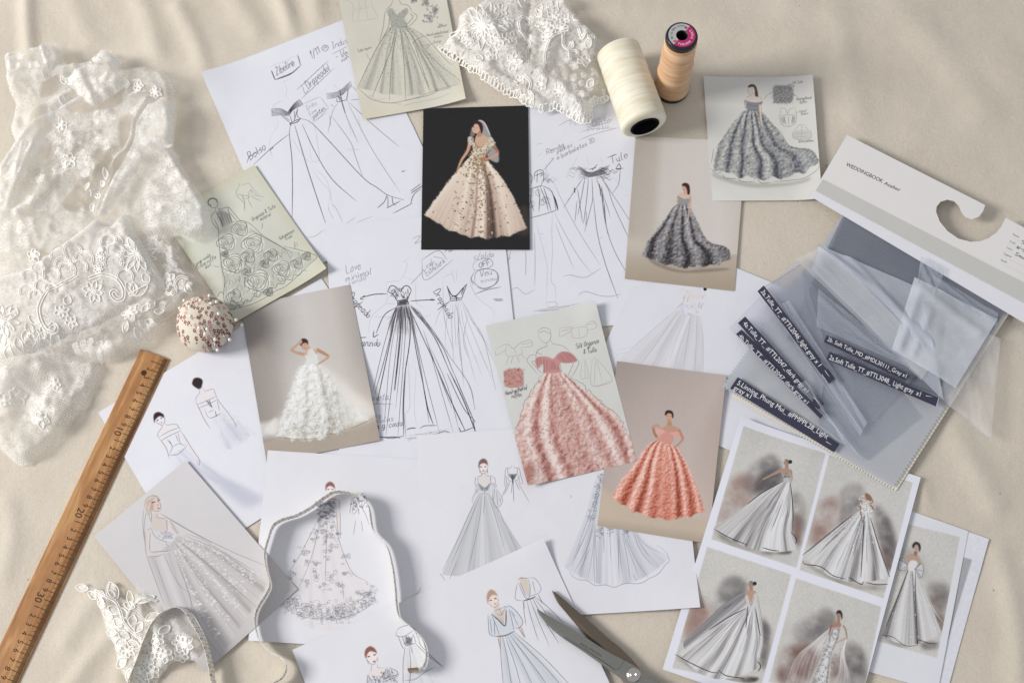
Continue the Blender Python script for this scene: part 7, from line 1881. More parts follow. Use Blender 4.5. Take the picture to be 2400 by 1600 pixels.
def tulle(name, col, alpha, cloud=.15, weave=True):
    m, nt, b = new_mat(name)
    out = nt.nodes['Material Output']
    tc = nt.nodes.new('ShaderNodeTexCoord')
    b.inputs['Base Color'].default_value = srgb(col); b.inputs['Roughness'].default_value = .75; b.inputs['Sheen Weight'].default_value = .3
    tl = nt.nodes.new('ShaderNodeBsdfTranslucent'); tl.inputs[0].default_value = srgb(col)
    m1 = nt.nodes.new('ShaderNodeMixShader'); m1.inputs[0].default_value = .3; nt.links.new(b.outputs[0], m1.inputs[1]); nt.links.new(tl.outputs[0], m1.inputs[2])
    if alpha < 1:
        tr = nt.nodes.new('ShaderNodeBsdfTransparent')
        n1 = nt.nodes.new('ShaderNodeTexNoise'); n1.inputs['Scale'].default_value = 14; n1.inputs['Detail'].default_value = 3
        n2 = nt.nodes.new('ShaderNodeTexNoise'); n2.inputs['Scale'].default_value = 700; n2.inputs['Detail'].default_value = 1
        nt.links.new(tc.outputs['Object'], n1.inputs[0]); nt.links.new(tc.outputs['Object'], n2.inputs[0])
        a1 = nt.nodes.new('ShaderNodeMath'); a1.operation = 'MULTIPLY_ADD'; a1.inputs[1].default_value = cloud * 2; a1.inputs[2].default_value = alpha - cloud
        nt.links.new(n1.outputs['Fac'], a1.inputs[0])
        a2 = nt.nodes.new('ShaderNodeMath'); a2.operation = 'MULTIPLY_ADD'; a2.inputs[1].default_value = .16; nt.links.new(n2.outputs['Fac'], a2.inputs[0])
        a3 = nt.nodes.new('ShaderNodeMath'); a3.operation = 'SUBTRACT'; a3.inputs[1].default_value = .08; nt.links.new(a1.outputs[0], a3.inputs[0]); nt.links.new(a3.outputs[0], a2.inputs[2])
        a2.use_clamp = True
        m2 = nt.nodes.new('ShaderNodeMixShader'); nt.links.new(a2.outputs[0], m2.inputs[0]); nt.links.new(tr.outputs[0], m2.inputs[1]); nt.links.new(m1.outputs[0], m2.inputs[2])
        nt.links.new(m2.outputs[0], out.inputs[0])
    else:
        nt.links.new(m1.outputs[0], out.inputs[0])
    wv = nt.nodes.new('ShaderNodeTexNoise'); wv.inputs['Scale'].default_value = 1200; nt.links.new(tc.outputs['Object'], wv.inputs[0])
    bp = nt.nodes.new('ShaderNodeBump'); bp.inputs['Strength'].default_value = .25; bp.inputs['Distance'].default_value = .0003; nt.links.new(wv.outputs['Fac'], bp.inputs['Height']); nt.links.new(bp.outputs['Normal'], b.inputs['Normal'])
    return m


def cloth_piece(name, quad, z, mat, parent, wave=.0012, seed=0, pink=(), n=40, rid=(), tilt=0.0, hem=None):
    """a fabric sheet over four photo corners (tl, tr, br, bl), softly rippled; pink = edges cut in zigzag (0 top,1 right,2 bottom,3 left)"""
    rg = np.random.default_rng(seed)
    q = [unproj(p, z) for p in quad]
    nx = ny = n
    if pink: nx = ny = 121
    u, v = np.meshgrid(np.linspace(0, 1, nx), np.linspace(0, 1, ny))
    uu, vv = u.copy(), v.copy()
    if pink:
        zig = ((np.arange(121) % 2) * 2 - 1) * .0062
        for e in pink:
            if e == 1: uu[:, -1] += zig
            if e == 3: uu[:, 0] += zig
            if e == 2: vv[-1] += zig
    P = q[0] * ((1 - uu) * (1 - vv))[..., None] + q[1] * (uu * (1 - vv))[..., None] + q[2] * (uu * vv)[..., None] + q[3] * ((1 - uu) * vv)[..., None]
    h = (fnoise(ny, nx, nx / 3.2, 3, rg) - .5) * 2 * wave
    for (a0, b0), (a1, b1), wd, hh_ in rid:
        d = np.array([a1 - a0, b1 - b0]); L2 = d @ d
        t = np.clip(((u - a0) * d[0] + (v - b0) * d[1]) / L2, 0, 1)
        dd = np.hypot(u - a0 - t * d[0], v - b0 - t * d[1])
        h += hh_ * np.exp(-(dd / wd) ** 2)
    V = np.concatenate([P, (z + h + tilt * (1 - v))[..., None]], -1).reshape(-1, 3)
    o = mesh_obj(name, V, grid_faces(nx, ny, flip=True), mat, parent)
    if hem is not None:
        rim = V.reshape(ny, nx, 3)
        for e in hem:
            L = {0: rim[0], 1: rim[:, -1], 2: rim[-1], 3: rim[:, 0]}[e]
            vt, ft = tube(L[::2], .0005, 4)
            mesh_obj('folded_edge', vt, ft, EDGE, o)
    return o


LIN_, DKT, MID, LT, SHR = tulle('lining_grey', (198, 202, 210), 1.0), tulle('tulle_dark', (120, 126, 142), .56), tulle('tulle_mid', (174, 180, 195), .38), tulle('tulle_light', (226, 231, 243), .62, .25), tulle('tulle_sheer', (238, 238, 240), .36, .15)
EDGE = tulle('tulle_edge', (206, 212, 226), .55, .1)
G4 = lambda *p: g(*p)
cloth_piece('backing_cloth', G4((845, -115), (1905, 425), (1178, 1566), (170, 990)), .0062, plain('backing_cream', (232, 226, 213), .9, bump=(700, .3)), hang, .0004, 1, pink=(2,))
cloth_piece('fabric_swatch', G4((848, -120), (1890, 410), (1160, 1548), (112, 928)), .0086, LIN_, hang, .0014, 2, pink=(1, 2, 3), rid=[((.2, .9), (.6, .55), .05, .0016), ((.8, .6), (.6, 1), .06, .0014), ((.4, .6), (.5, 1), .05, .001)])
cloth_piece('fabric_swatch', G4((850, -118), (1885, 410), (1480, 1000), (500, 640)), .0104, DKT, hang, .0014, 3, rid=[((.2, .2), (.9, .3), .08, .002)])
cloth_piece('fabric_swatch', G4((600, 230), (1330, 1110), (985, 1378), (690, 1150)), .0114, MID, hang, .0012, 4, hem=(2,))
cloth_piece('fabric_swatch', G4((575, 140), (760, 720), (700, 1140), (152, 575)), .0116, tulle('tulle_lilac', (206, 208, 222), .48), hang, .0012, 5)
cloth_piece('fabric_swatch', G4((640, 150), (1500, 640), (955, 1236), (340, 340)), .0124, MID, hang, .0014, 6, hem=(2, 3), rid=[((.1, .3), (.9, .9), .05, .0014)])


def strip(a0, a1, b1, b0, texts, z, seed=0):
    """a dark woven label (corners in zoom pixels) with white lettering"""
    q = G4(a0, a1, b1, b0)
    o = slab('label_strip', q, z, .0004, LBL, hang)
    for s, p0, p1, h in texts:
        lettering(s, g(p0)[0], g(p1)[0], z + .00015, WHT, o, h=h)
    return o


LBL = plain('label_navy', (58, 58, 78), .6, bump=(900, .15))
strip((752, 614), (1262, 858), (1232, 892), (734, 655), [('2b. Soft Tulle_MD_#MDL30111_Gray x1', (754, 648), (1236, 876), .0052)], .0176)
cloth_piece('fabric_swatch', G4((700, 60), (1330, 330), (1470, 1015), (660, 215)), .0142, LT, hang, .0016, 7, hem=(3,), rid=[((0, .1), (1, .5), .07, .003), ((.3, 0), (.9, .6), .05, .002)])
cloth_piece('fabric_swatch', G4((1290, 260), (1795, 520), (1540, 935), (1150, 700)), .0156, tulle('tulle_white', (234, 238, 246), .68, .3), hang, .0022, 8, hem=(0, 1), rid=[((.1, .1), (.9, .25), .06, .003), ((.3, .3), (.3, .9), .05, .002), ((.1, .2), (.1, .9), .06, .003)])
cloth_piece('fabric_swatch', G4((1480, 480), (1815, 640), (1755, 1255), (1430, 985)), .0120, SHR, hang, .003, 9, hem=(2,))
cloth_piece('fabric_swatch', G4((560, 150), (740, 65), (1420, 760), (1330, 890)), .0150, SHR, hang, .0012, 10, hem=(1,))
FLD = tulle('tulle_fold_pale', (214, 220, 234), .34, .12)
for k_, qd in enumerate([((700, 330), (1160, 700), (1250, 810), (690, 560)), ((1330, 130), (1480, 205), (1400, 420), (1290, 400)), ((1390, 230), (1800, 480), (1790, 560), (1420, 330)), ((430, 440), (520, 400), (1000, 1150), (955, 1230)), ((640, 880), (840, 1260), (985, 1376), (560, 930))]):
    cloth_piece('tulle_fold', G4(*qd), .0158 + .0003 * k_, FLD, hang, .0022, 20 + k_, rid=[((.1, .2), (.9, .7), .08, .002)])
strip((770, 715), (1438, 998), (1420, 1050), (750, 762), [('2a.Soft Tulle_TT_#TTL3048_ Light gray  x1', (764, 762), (1322, 990), .0062)], .0188)
strip((366, 310), (806, 880), (763, 913), (328, 346), [('3a.Tulle_TT_ #TTL2046_light gray x 1', (346, 350), (700, 808), .0058)], .0185)
strip((252, 500), (737, 1034), (692, 1072), (208, 540), [('4a.Tulle_TT_ #TTL2047_dark gray x1', (236, 545), (625, 968), .0058)], .0165)
strip((230, 580), (754, 1088), (712, 1124), (196, 607), [('4b.Tulle_TT_ #TTL2047_dark gray x1', (210, 622), (628, 1036), .0048)], .0150)
strip((207, 871), (831, 1280), (796, 1331), (160, 940), [('5.Linning_Phung Mui_ #PMPPL28_Light', (200, 915), (752, 1250), .0062), ('gray x1', (178, 945), (282, 1002), .0062)], .0128)
th_m = plain('staple_white', (220, 220, 226), .4)
for p in (((762, 912), (722, 855)), ((768, 868), (740, 830)), ((1425, 1048), (1438, 995)), ((1358, 985), (1400, 992)), ((706, 1032), (674, 995)), ((780, 1286), (748, 1264))):
    vt, ft = tube([np.array(W3(g(p[0])[0], .0192)), np.array(W3(g(p[1])[0], .0192))], .0003, 5)
    mesh_obj('staple', vt, ft, th_m, hang)
# ------------------------------------------------------------------ lace: pierced cloth with real folds, corded motifs raised on it
def lace_mat(name, im, col=(247, 246, 243)):
    m, nt, b = new_mat(name)
    out = nt.nodes['Material Output']
    t = nt.nodes.new('ShaderNodeTexImage'); t.image = im; t.extension = 'CLIP'; im.colorspace_settings.name = 'Non-Color'
    sp_ = nt.nodes.new('ShaderNodeSeparateColor'); nt.links.new(t.outputs['Color'], sp_.inputs[0])
    b.inputs['Base Color'].default_value = srgb(col); b.inputs['Roughness'].default_value = .75; b.inputs['Sheen Weight'].default_value = .3
    tl = nt.nodes.new('ShaderNodeBsdfTranslucent'); tl.inputs[0].default_value = srgb(col)
    m1 = nt.nodes.new('ShaderNodeMixShader'); m1.inputs[0].default_value = .28; nt.links.new(b.outputs[0], m1.inputs[1]); nt.links.new(tl.outputs[0], m1.inputs[2])
    tr = nt.nodes.new('ShaderNodeBsdfTransparent')
    m2 = nt.nodes.new('ShaderNodeMixShader'); nt.links.new(sp_.outputs['Red'], m2.inputs[0]); nt.links.new(tr.outputs[0], m2.inputs[1]); nt.links.new(m1.outputs[0], m2.inputs[2])
    nt.links.new(m2.outputs[0], out.inputs[0])
    bp = nt.nodes.new('ShaderNodeBump'); bp.inputs['Strength'].default_value = .5; bp.inputs['Distance'].default_value = .00045
    nt.links.new(sp_.outputs['Green'], bp.inputs['Height']); nt.links.new(bp.outputs['Normal'], b.inputs['Normal'])
    return m


CORD = plain('cord_thread', (250, 248, 243), .6, sheen=.2)
LM = plain('embroidery', (234, 231, 223), .75, bump=(500, .4), sheen=.2)


def rand_in(poly, n, rng, gap=14):
    P = np.asarray(poly, float); out = []; tries = 0
    while len(out) < n and tries < 9000:
        tries += 1
        q = rng.uniform(P.min(0), P.max(0))
        if inside(q[None], [tuple(p) for p in P])[0] and all((q[0] - o[0]) ** 2 + (q[1] - o[1]) ** 2 > gap ** 2 for o in out): out.append(q)
    return out


class Lace:
    def __init__(self, poly, zmean, base, ridges=(), noise=(.006, 26), seed=0, step=.0022, net=(7.5, 30, .62), fill=.12, drop=.010, floor=.002, crease=(40, .004, 7)):
        self.poly = [tuple(p) for p in np.asarray(poly)]
        P = np.asarray(self.poly)
        x0, y0 = P.min(0) - 12; x1, y1 = P.max(0) + 12
        self.cv = Canvas([(x0, y0), (x1, y0), (x1, y1), (x0, y1)], zmean, tpm=2300, base=(0, 0, 0))
        cv = self.cv
        w = cv.c; lo, hi = w.min(0), w.max(0)
        self.nx, self.ny = int((hi[0] - lo[0]) / step) + 2, int((hi[1] - lo[1]) / step) + 2
        self.X, self.Y = np.meshgrid(np.linspace(lo[0], hi[0], self.nx), np.linspace(lo[1], hi[1], self.ny))
        px = proj(np.stack([self.X, self.Y, np.full(self.X.shape, zmean)], -1))
        self.px = px
        ins = inside(px, self.poly)
        self.ins = ins
        rg = np.random.default_rng(seed)
        z = base + (fnoise(self.ny, self.nx, noise[1], 3, rg) - .5) * 2 * noise[0]
        for pts, wd, h in ridges:
            p = catmull(np.asarray(pts, float), step=8)
            d = np.full(z.shape, 1e9)
            for q in p: d = np.minimum(d, (px[..., 0] - q[0]) ** 2 + (px[..., 1] - q[1]) ** 2)
            z = z + h * np.exp(-d / wd ** 2)
        P0 = np.array(rand_in(self.poly, crease[0], rg, 8))
        for q in P0:
            t_ = rg.random() * 6.28; L = rg.uniform(20, 60); b_ = rg.uniform(-.5, .5)
            tt = np.linspace(-1, 1, 9)
            d = np.full(z.shape, 1e9)
            for s_ in tt: d = np.minimum(d, (px[..., 0] - q[0] - s_ * L * math.cos(t_ + b_ * s_)) ** 2 + (px[..., 1] - q[1] - s_ * L * math.sin(t_ + b_ * s_)) ** 2)
            z = z + crease[1] * rg.choice((1, 1, -.7)) * rg.uniform(.5, 1.2) * np.exp(-d / (crease[2] * rg.uniform(.7, 1.5)) ** 2)
        e = blur(ins.astype(float), 5)                       # the rim sinks towards the table
        z = z - drop * np.clip(1 - (e - .5) * 2.4, 0, 1)
        self.z = np.maximum(z, floor)
        self.lo, self.hi = lo, hi
        # net ground
        H, W = cv.H, cv.W
        y, x = np.mgrid[0:H, 0:W] / cv.k
        wob = (fnoise(H, W, 60, 2, rg) - .5) * 16
        sp, ang, al = net
        ca, sa = math.cos(R(ang)), math.sin(R(ang))
        u1, u2 = (x * ca + y * sa + wob) / sp, (-x * sa + y * ca + wob * .6) / sp
        g_ = np.maximum(np.clip(1 - np.abs((u1 % 1) - .5) * 5.5, 0, 1), np.clip(1 - np.abs((u2 % 1) - .5) * 5.5, 0, 1))
        X, Y, m = cv.mask(self.poly, .8, False)
        M = np.zeros((H, W)); a0, b0 = max(0, X), max(0, Y); a1, b1 = min(W, X + m.shape[1]), min(H, Y + m.shape[0])
        M[b0:b1, a0:a1] = m[b0 - Y:b1 - Y, a0 - X:a1 - X]
        self.M = M
        haze = fnoise(H, W, 90, 3, rg)
        cv.a[..., 0] = np.clip(fill * (haze * 2) + g_ * al * (.6 + .6 * haze), 0, 1)
        cv.a[..., 1] = g_ * .25
        cv.a[..., 2] = 0

    def hz(self, p):
        w = unproj(np.asarray(p, float), self.cv.z)
        i = np.clip(((w[..., 0] - self.lo[0]) / (self.hi[0] - self.lo[0]) * (self.nx - 1)), 0, self.nx - 1.001); j = np.clip(((w[..., 1] - self.lo[1]) / (self.hi[1] - self.lo[1]) * (self.ny - 1)), 0, self.ny - 1.001)
        i0, j0 = i.astype(int), j.astype(int); fi, fj = i - i0, j - j0
        z = self.z
        return w, z[j0, i0] * (1 - fi) * (1 - fj) + z[j0, i0 + 1] * fi * (1 - fj) + z[j0 + 1, i0] * (1 - fi) * fj + z[j0 + 1, i0 + 1] * fi * fj

    def on(self, pts, lift=.0006):
        w, z = self.hz(np.asarray(pts, float))
        return np.c_[w, z + lift]

    # painted (woven) motifs
    def dense(self, poly, a=.55, soft=6, noise=.4): self.cv.fill(poly, (a, .3, 0), 1, soft, True, noise=noise, cell=10)

    def petal(self, c0, ang, L, wd, a=.92):
        t = np.linspace(0, 2 * np.pi, 16, endpoint=False)
        x = L * (.5 + .5 * np.cos(t)); y = wd * np.sin(t) * (.55 + .45 * np.sin(np.clip(x / L, 0, 1) * 3.14))
        ca, sa = math.cos(ang), math.sin(ang)
        p = np.stack([c0[0] + x * ca - y * sa, c0[1] + x * sa + y * ca], 1)
        self.cv.fill(p, (a, .55, 0), 1, .6, False, noise=.25, cell=4)
        self.cv.line(np.vstack([p, p[:1]]), 2.2, (1, 1, 0), 1, taper=0)
        return p

    def flower(self, c0, r, n=6, a=.8, rot=None):
        rot = random.random() * 6 if rot is None else rot
        out = [self.petal(c0, rot + k * 6.283 / n, r * random.uniform(.85, 1.1), r * 1.9 / n, a) for k in range(n)]
        self.cv.ell(c0, r * .2, r * .2, (1, 1, 0))
        return out

    def sprig(self, pts, L=14, wd=5, every=13, a=.92):
        p = resample(catmull(np.asarray(pts, float), step=4), max(4, int(np.linalg.norm(np.diff(np.asarray(pts, float), axis=0), axis=1).sum() / every)))
        d = np.gradient(p, axis=0)
        self.cv.line(p, 2.4, (1, .9, 0), 1)
        out = []
        for i, (q, e) in enumerate(zip(p, d)):
            b = math.atan2(e[1], e[0])
            for s in (-1, 1):
                out.append(self.petal(q, b + s * random.uniform(.6, 1.1), L * random.uniform(.8, 1.15), wd, a))
        return out

    def scallop(self, pts, r=9, a=.95):
        p = resample(catmull(np.asarray(pts, float), step=4), max(4, int(np.linalg.norm(np.diff(np.asarray(pts, float), axis=0), axis=1).sum() / (r * 1.6))))
        for q in p: self.cv.ell(q, r, r * .8, (a, .6, 0), .9, soft=.6); self.cv.ell(q, r * .45, r * .4, (.25, .1, 0), .8, soft=.5)

    def build(self, name, parent, col=(247, 246, 243)):
        cv = self.cv
        idx = -np.ones(self.ins.shape, int)
        grown = blur(self.ins.astype(float), 2) > .02
        cell = grown[:-1, :-1] & grown[1:, :-1] & grown[:-1, 1:] & grown[1:, 1:]
        use = np.zeros_like(grown)
        use[:-1, :-1] |= cell; use[1:, :-1] |= cell; use[:-1, 1:] |= cell; use[1:, 1:] |= cell
        idx[use] = np.arange(use.sum())
        V = np.stack([self.X[use], self.Y[use], self.z[use]], 1)
        jj, ii = np.nonzero(cell)
        F = np.stack([idx[jj, ii], idx[jj, ii + 1], idx[jj + 1, ii + 1], idx[jj + 1, ii]], 1).tolist()
        self.pname, self.col = name, col
        self.o = mesh_obj(name, V, [tuple(q) for q in F], None, parent, uvs=cv.uv(V[:, :2]))
        return self.o

    def done(self):
        n = fnoise(self.cv.H, self.cv.W, 5, 2)
        self.cv.a[..., 0] *= self.M * np.clip(.45 + 1.0 * n, 0, 1.05)
        self.cv.a[..., 1] += n * .6
        self.o.data.materials.append(lace_mat(self.pname, self.cv.image(self.pname), self.col))

    # raised cords, real thread laid on the folds
    def cord(self, paths, name, parent, r=.0007, close=True, lift=.0007, mat=None):
        S = Soup()
        for p in paths:
            q = catmull(np.asarray(p, float), step=5.0, closed=close) if len(p) > 2 else np.asarray(p, float)
            if len(q) < 3: continue
            V, F = tube(self.on(q, lift), r, 5, closed=close)
            S.add(V, F)
        if S.n: return S.obj(name, mat or CORD, parent)

    def raised_flower(self, c0, r, n, parent, rot=None, name='flower_motif', rr=.0007):
        ps = self.flower(c0, r, n, .97, rot)
        th = np.linspace(0, 6.283, 10, endpoint=False)
        ps.append(np.stack([c0[0] + r * .2 * np.cos(th), c0[1] + r * .2 * np.sin(th)], 1))
        return self.cord(ps, name, parent, rr)

    def raised_leaf(self, c0, ang, L, wd, parent, rr=.0006, name='leaf_motif'):
        p = self.petal(c0, math.radians(ang), L, wd, .97)
        tip = np.array(c0) + L * .9 * np.array([math.cos(math.radians(ang)), math.sin(math.radians(ang))])
        o = self.cord([p], name, parent, rr)
        return o

    def raised_scroll(self, pts, parent, rr=.0009, name='scroll_motif', double=4.0):
        p = catmull(np.asarray(pts, float), step=5)
        d = np.gradient(p, axis=0); n = np.stack([-d[:, 1], d[:, 0]], 1); n /= np.linalg.norm(n, axis=1)[:, None] + 1e-9
        paths = [p + n * double / 2, p - n * double / 2] if double else [p]
        for q in paths: self.cv.line(q, 2.6, (1, 1, 0), 1, taper=0)
        return self.cord(paths, name, parent, rr, close=False)


f, h = Z(0, 0, 3.137), Z(0, 400, 3.137)
random.seed(21)
lr = np.random.default_rng(77)
pile = empty('lace_length', tuple(W3((200, 560), 0)))
tag(pile, 'crumpled length of sheer white floral lace piled along the left edge', 'lace')

# trailing end (lowest), towards the ruler
k6 = Z(0, 800, 3.135)
L4 = Lace(np.vstack([k6((-60, 60), (330, 60), (742, 130), (715, 240), (660, 360), (600, 470), (520, 580), (430, 690), (330, 790), (240, 850), (215, 895), (130, 897), (70, 860), (0, 790), (-60, 720))]), .012, .012,
          [(k6((20, 300), (120, 210), (300, 190)), 34, .014), (k6((0, 560), (60, 400), (160, 300)), 40, .016), (k6((380, 480), (300, 620), (180, 800)), 30, .008), (k6((420, 250), (480, 400), (420, 600)), 26, .006)], (.005, 16), 31, net=(5.0, 22, .6), fill=.36, crease=(45, .002, 6))
for c0 in rand_in(k6((30, 260), (260, 300), (430, 360), (420, 560), (250, 600), (80, 560)), 12, lr, 22): L4.flower(c0, random.uniform(11, 17), 5)
L4.dense(k6((0, 480), (120, 420), (230, 560), (200, 800), (100, 860), (0, 760)), .6, 12)
for p in (((80, 330), (200, 360), (300, 420)), ((300, 420), (340, 520), (330, 640)), ((590, 330), (620, 420), (600, 470))): L4.sprig(k6(*p), 15, 4, 16)
o4 = L4.build('trailing_end', pile)
for c0, r in (((325, 590), 20), ((150, 420), 18), ((60, 460), 17), ((420, 330), 15)): L4.raised_flower(k6(c0)[0], r, 5, o4, rr=.0005)

L4.done()

# net edge with flowers (middle right)
L3 = Lace(np.vstack([h((940, 420), (1300, 440), (1312, 560), (1325, 640), (1400, 730), (1492, 812), (1440, 900), (1310, 1055), (1180, 1160), (1090, 1240), (870, 1370), (750, 1395), (640, 1400), (440, 1440), (300, 1440), (150, 1480), (-60, 1540), (-60, 1300), (300, 1150), (700, 900), (860, 600))]), .016, .016,
          [(h((1100, 1000), (900, 1180), (500, 1300), (200, 1400)), 30, .008), (h((1480, 820), (1330, 980), (1150, 1120)), 16, .004), (h((1000, 1120), (860, 1300), (700, 1380)), 22, .006)], (.004, 18), 32, net=(4.6, 40, .55), fill=.24, drop=.012, crease=(45, .0022, 7))
L3.dense(h((820, 1010), (1000, 1000), (1150, 1020), (1120, 1180), (960, 1220), (850, 1160)), .45, 12)
L3.dense(h((250, 1320), (600, 1240), (760, 1260), (640, 1380), (300, 1420)), .4, 14)
L3.scallop(h((1310, 560), (1240, 620), (1280, 720), (1400, 760)), 7)
for p in (((950, 1080), (1060, 1020), (1180, 1010)), ((1000, 1090), (1060, 1150), (1010, 1230)), ((1240, 560), (1270, 640), (1240, 700)), ((1200, 850), (1280, 820), (1370, 860)), ((560, 1330), (640, 1300), (720, 1310)), ((840, 1300), (760, 1340), (700, 1350))): L3.sprig(h(*p), 17, 6, 17)
for c0 in ((1240, 800), (1130, 560), (1180, 560), (1120, 500)): L3.flower(h(c0)[0], 15, 6)
o3 = L3.build('net_edge', pile)
for c0, r, n in (((975, 1070), 22, 6), ((1250, 810), 17, 5)): L3.raised_flower(h(c0)[0], r, n, o3, rr=.0005)
for c0, a_, l in (((1060, 1060), -40, 26), ((1110, 1040), -60, 24), ((1150, 1060), -20, 22), ((1040, 1130), 40, 26), ((1080, 1120), 20, 26), ((1370, 850), 60, 24), ((1290, 870), 100, 20), ((960, 1140), 110, 26), ((1010, 1180), 70, 22)): L3.raised_leaf(h(c0)[0], a_, l, 7, o3, .0005)
L3.raised_scroll(h((1220, 900), (1260, 915), (1300, 880), (1290, 830), (1330, 790), (1390, 800)), o3, .0005)

L3.done()

# sheer upper lace
up = np.vstack([f((25, 372), (88, 362), (110, 410), (210, 330), (300, 318), (388, 285), (425, 340), (470, 440), (492, 500), (600, 480), (660, 410), (735, 342), (800, 350), (882, 440), (848, 512), (960, 502), (1060, 470), (1160, 480), (1232, 532), (1272, 630), (1282, 800), (1258, 1080), (1300, 1095), (1312, 1170), (1440, 1360), (1512, 1480)), h((1522, 240), (1562, 430), (1412, 500), (1300, 452), (1000, 500), (800, 620), (400, 760), (0, 900), (-70, 900)), f((-70, 1300), (0, 1200), (60, 1110), (102, 1030), (75, 940), (110, 750), (45, 620))])
L1 = Lace(up, .022, .022, [(f((130, 600), (300, 560), (560, 520), (860, 520), (1060, 480)), 12, .010), (f((240, 860), (400, 780), (540, 690), (680, 590)), 14, .012), (f((860, 1250), (960, 1080), (1000, 900), (1090, 760)), 11, .012), (f((740, 1540), (800, 1400), (900, 1200)), 12, .010), (f((0, 1480), (130, 1250), (240, 960), (330, 860)), 14, .011), (f((80, 640), (100, 800), (90, 950)), 14, .010), (f((1240, 540), (1270, 700), (1250, 1050)), 14, .006), (f((350, 1350), (250, 1500), (150, 1568)), 14, .008), (f((200, 1100), (150, 1300), (60, 1568)), 10, .008), (f((620, 1540), (700, 1300), (820, 1100)), 9, .007), (f((1300, 1180), (1400, 1330), (1510, 1500)), 14, .005), (f((560, 520), (660, 740), (800, 650)), 9, .006), (f((400, 860), (560, 850), (800, 820)), 10, .007)], (.007, 16), 33, net=(5.0, 35, .5), fill=.36, drop=.014, crease=(85, .0022, 6))
L1.dense(f((1000, 900), (1230, 760), (1260, 1050), (1330, 1250), (1480, 1500), (1500, 1660), (1300, 1700), (1030, 1600), (1040, 1250)), .72, 16, .4)
L1.dense(f((330, 900), (560, 870), (760, 960), (700, 1240), (540, 1320), (420, 1300), (330, 1150)), .5, 14, .5)
L1.dense(f((0, 1200), (200, 1000), (330, 1150), (300, 1400), (100, 1568), (-40, 1568)), .5, 18, .5)
L1.dense(f((450, 520), (560, 500), (860, 520), (920, 600), (680, 760), (560, 680)), .5, 6, .2)
L1.dense(f((80, 600), (250, 560), (330, 640), (240, 780), (120, 800)), .5, 10)
L1.dense(f((30, 390), (200, 350), (390, 300), (460, 440), (480, 540), (330, 560), (60, 600)), .35, 10)
L1.dense(f((1040, 480), (1220, 540), (1270, 760), (1150, 760), (1080, 620)), .45, 8)
L1.dense(f((20, 1250), (140, 1180), (160, 1300), (60, 1340)), .8, 4)
for c0 in rand_in(f((350, 920), (580, 880), (740, 980), (690, 1230), (560, 1300), (420, 1280)), 16, lr, 20): L1.flower(c0, random.uniform(10, 17), random.choice((5, 6)))
for c0 in rand_in(f((1040, 800), (1230, 780), (1260, 1080), (1320, 1250), (1480, 1500), (1480, 1660), (1100, 1640), (1060, 1250)), 34, lr, 20): L1.flower(c0, random.uniform(9, 15), random.choice((5, 6, 7)))
for c0 in rand_in(f((20, 1450), (150, 1250), (280, 1250), (380, 1500), (300, 1800), (0, 1900)), 12, lr, 26): L1.flower(c0, random.uniform(11, 17), 5, .8)
for p in (((620, 1560), (680, 1440), (740, 1320)), ((540, 1500), (600, 1400), (620, 1300)), ((760, 1030), (800, 1130), (830, 1220)), ((760, 1240), (780, 1330)), ((430, 790), (500, 740), (520, 730)), ((560, 890), (700, 870), (820, 850)), ((1000, 590), (1020, 660)), ((930, 620), (940, 690)), ((660, 480), (740, 470)), ((60, 1180), (90, 1240))): L1.sprig(f(*p), 15, 4.5, 15)
for q in (((700, 720), (1000, 600), (960, 700), (760, 830)), ((520, 720), (650, 700), (700, 830), (500, 830)), ((240, 900), (330, 850), (380, 960), (270, 1010)), ((720, 1100), (850, 1200), (760, 1400), (700, 1300)), ((880, 880), (1000, 860), (960, 1000), (890, 1120)), ((460, 1500), (640, 1300), (690, 1500), (560, 1560)), ((330, 600), (440, 570), (430, 680), (300, 720)), ((800, 1350), (930, 1130), (960, 1200), (850, 1400))):
    x_, y_, m_ = L1.cv.mask(f(*q), 5, True)
    L1.cv._comp(x_, y_, m_ * .72, np.zeros(3))
o1 = L1.build('sheer_lace', pile)
for c0, r, n in (((510, 1180), 18, 6), ((1148, 690), 14, 6), ((1020, 640), 14, 5), ((700, 1420), 12, 5), ((460, 930), 15, 5), ((250, 1880), 16, 5)): L1.raised_flower(f(c0)[0], r, n, o1, rr=.0006)
for c0, a_, l in (((690, 500), -80, 18), ((730, 500), -70, 22), ((490, 590), 40, 22), ((460, 580), 60, 18), ((60, 1210), 70, 22), ((90, 1200), 40, 18), ((940, 600), 95, 18), ((680, 1500), 80, 20), ((700, 1430), 30, 18), ((740, 1330), 50, 16), ((660, 1350), 120, 18), ((1000, 1130), 40, 16), ((770, 1240), 80, 26), ((520, 740), 50, 16), ((480, 740), 100, 16)): L1.raised_leaf(f(c0)[0], a_, l, 6, o1, .0005)

L1.done()

